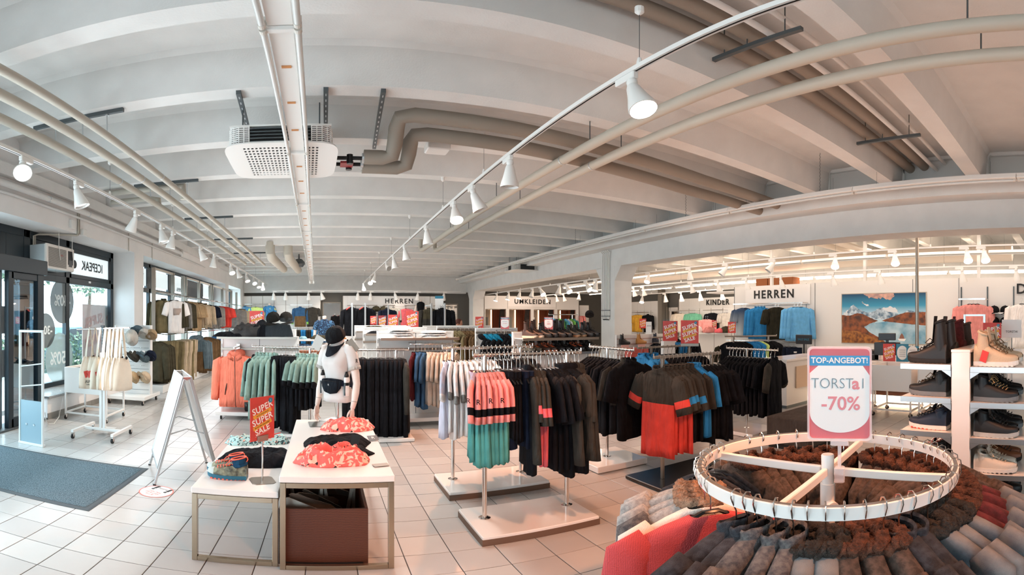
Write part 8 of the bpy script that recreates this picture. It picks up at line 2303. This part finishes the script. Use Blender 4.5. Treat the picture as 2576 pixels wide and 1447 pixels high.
# right end of the partition
t = thing('wall_rail', 'chrome rail with pink shirts at the right end of the partition', 'rail', (HX, 0, 0)); z_ = pt(2450, 754).z; y0, y1 = pt(2484, 754).y, pt(2420, 754).y; MB().box(-.36, -.33, y0, y1, z_ - .02, z_ + .02).build('rail', CHROME, t)
for y in (y0, y1): MB().box(-.35, 0, y - .012, y + .012, z_ - .012, z_ + .012).build('rail_arm', CHROME, t)
for y in (pt(2418, 700).y, pt(2484, 700).y, pt(2550, 700).y): MB().box(HX - .02, HX - .003, y - .015, y + .015, .1, 2.4).build('slotted_post', GREYM, part)
for i in range(3):
    p = Vector((HX - .345, (y0 + y1) / 2 + .05 - .09 * i, z_)); lb = ('front', 'second', 'third')[i] + ' pink long-sleeved shirt at the right end of the partition'; put(gP['pk'], p, -pi / 2 + .25, lb, 'shirt', None, 0, 1.05); put_hanger(p, -pi / 2 + .25, 'black', 'hanger of the ' + lb)
p = Vector((HX - .345, pt(2574, 760).y, z_)); put(gP['wh'], p, -pi / 2 + .1, 'white shirt cut by the right picture edge', 'shirt', None, 0, 1.05); put_hanger(p, -pi / 2 + .1, 'black', 'hanger of the white shirt at the right picture edge')
for k, py in enumerate((787, 815)):
    q0_, q1_ = pt(2546, py), pt(2486, py); o = MB().box(HX - .3, HX, q0_.y, q1_.y, q0_.z - .025, q0_.z).build('wall_shelf', LAMIN); tag(o, ('upper' if k == 0 else 'lower') + ' small white shelf with dark caps at the right of the partition', 'shelf')
    for i in range(2): cap('dark cap on the %s small shelf, %s one' % (('upper', 'lower')[k], ('left', 'right')[i]), (HX - .16, q1_.y - .17 - .26 * i, q0_.z + .01), (0, 0, -1.2), FAB['black'], None, 1.3)
p = gr(2496, 878, 6.0); h_ = gr(2496, 812, 6.0).z - p.z
t = thing('sign_stand', 'white pedestal under the red sale sign right of the picture', 'stand', (p.x, p.y, 0)); MB().box(-.16, .16, -.16, .16, 0, p.z, 0, .004).build('pedestal', WHITE, t)
sale_sign('red super sale sign behind the beige boots at the right', p, -1.3, h_ * .7, h_)
p = gr(2545, 850, 6.3); o = MB().box(-.13, .13, -.004, .004, 0, .24).build('white_sign', SIGNW, None, False, p, (0, 0, -1.4)); tag(o, 'white brand card behind the beige boots at the right', 'sign'); MB().box(-.01, .01, .006, .02, -p.z + .01, .02).build('stand', STEEL, o); text('lettering', 'TORSTAI', .04, INK, o, (0, -.006, .08), ex=.0004)
t = thing('garment_stand', 'empty steel garment stand before the pink shirts', 'stand', (p.x + .2, gr(2452, 850, 6.6).y, 0))
for y in (-.14, .14): MB().box(-.015, .015, y - .015, y + .015, 0, 1.68, 0, .002).build('post', ALU, t)
MB().box(-.012, .012, -.14, .14, 1.655, 1.68).build('bar', ALU, t); MB().box(-.2, .2, -.2, .2, 0, .03).build('foot', STEEL, t)
# ================================================================== OUTSIDE THE WINDOWS
BARK = M('bark', '5a4c40', .9); rn = random.Random(12)
LEAFM = [M('leaf_a', '63786a', .7), M('leaf_b', '4d6658', .7), M('leaf_c', '7f8f74', .7)]
def foliage(name, parent, cx, cy, cz, rx, ry, rz_, n, s=.16):
    b = MB()
    for k in range(n):
        while True:
            u = Vector((rn.uniform(-1, 1), rn.uniform(-1, 1), rn.uniform(-1, 1)))
            if .35 < u.length < 1: break
        c = Vector((cx + u.x * rx, cy + u.y * ry, cz + u.z * rz_)); a = Vector((rn.uniform(-1, 1), rn.uniform(-1, 1), rn.uniform(-1, 1))).normalized(); d = a.orthogonal().normalized(); w = s * rn.uniform(.5, 1.1)
        b.add([c - a * w, c + d * w * .45, c + a * w, c - d * w * .45], [(0, 1, 2, 3)], rn.randrange(3))
    o = b.build(name, LEAFM, parent); o['kind'] = 'stuff'; return o
for k, (x, y, h) in enumerate(((-10.5, 11.5, 4.6), (-11.5, 16.5, 5.0), (-11, 7.4, 5.2), (-13, 24, 5.0))):
    t = thing('tree', 'leafy tree outside the shop windows, %s from the door' % ORD[k].replace('nearest', 'first'), 'tree', (x, y, -.1)); b = MB(); b.tube([(0, 0, 0), (.05, 0, 1.2), (0, .1, 2.4), (.1, .1, h - 1)], [.16, .13, .11, .05], 8); b.build('trunk', BARK, t, True); foliage('foliage', t, 0, 0, h, 2.0, 2.4, 1.9, 2600)
t = thing('hedge', 'low clipped hedge along the street outside', 'hedge', (-8.5, 13, -.08)); foliage('foliage', t, 0, 0, .6, .5, 7.5, .65, 5000, .10)
t = thing('parked_car', 'blue-grey parked car beyond the shop window', 'car', gr(150, 835, 17.5) * 1 + Vector((0, 0, -gr(150, 835, 17.5).z - .08)), radians(80)); CARP = M('car_paint', '6f8796', .3, coat=.6)
b = MB(); prof = [(-2.1, .35), (-2.15, .75), (-1.6, .9), (-.9, 1.0), (-.3, 1.42), (.9, 1.45), (1.6, 1.02), (2.1, .9), (2.15, .4)]
b.loft([[(x, y * (1 if z < 1.05 else .84), z) for x, z in prof] for y in (-.85, .85)]); b.build('car_body', CARP, t)
for sy in (-1, 1):
    b = MB(); b.loft([[(x, sy * (.86 if z < 1.06 else .74) + d, z) for x, z in ((-.75, 1.02), (-.25, 1.36), (.85, 1.38), (1.4, 1.02))] for d in (-.01, .02)]); b.build('side_window', FRAME, t)
    for x in (-1.35, 1.35): b = MB(); b.cyl((x, sy * .70, .33), (x, sy * .88, .33), .33, 18); w_ = b.build('wheel', BLACKR, t, True); b = MB(); b.cyl((x, sy * .87, .33), (x, sy * .90, .33), .2, 14); b.build('rim', ALU, w_)
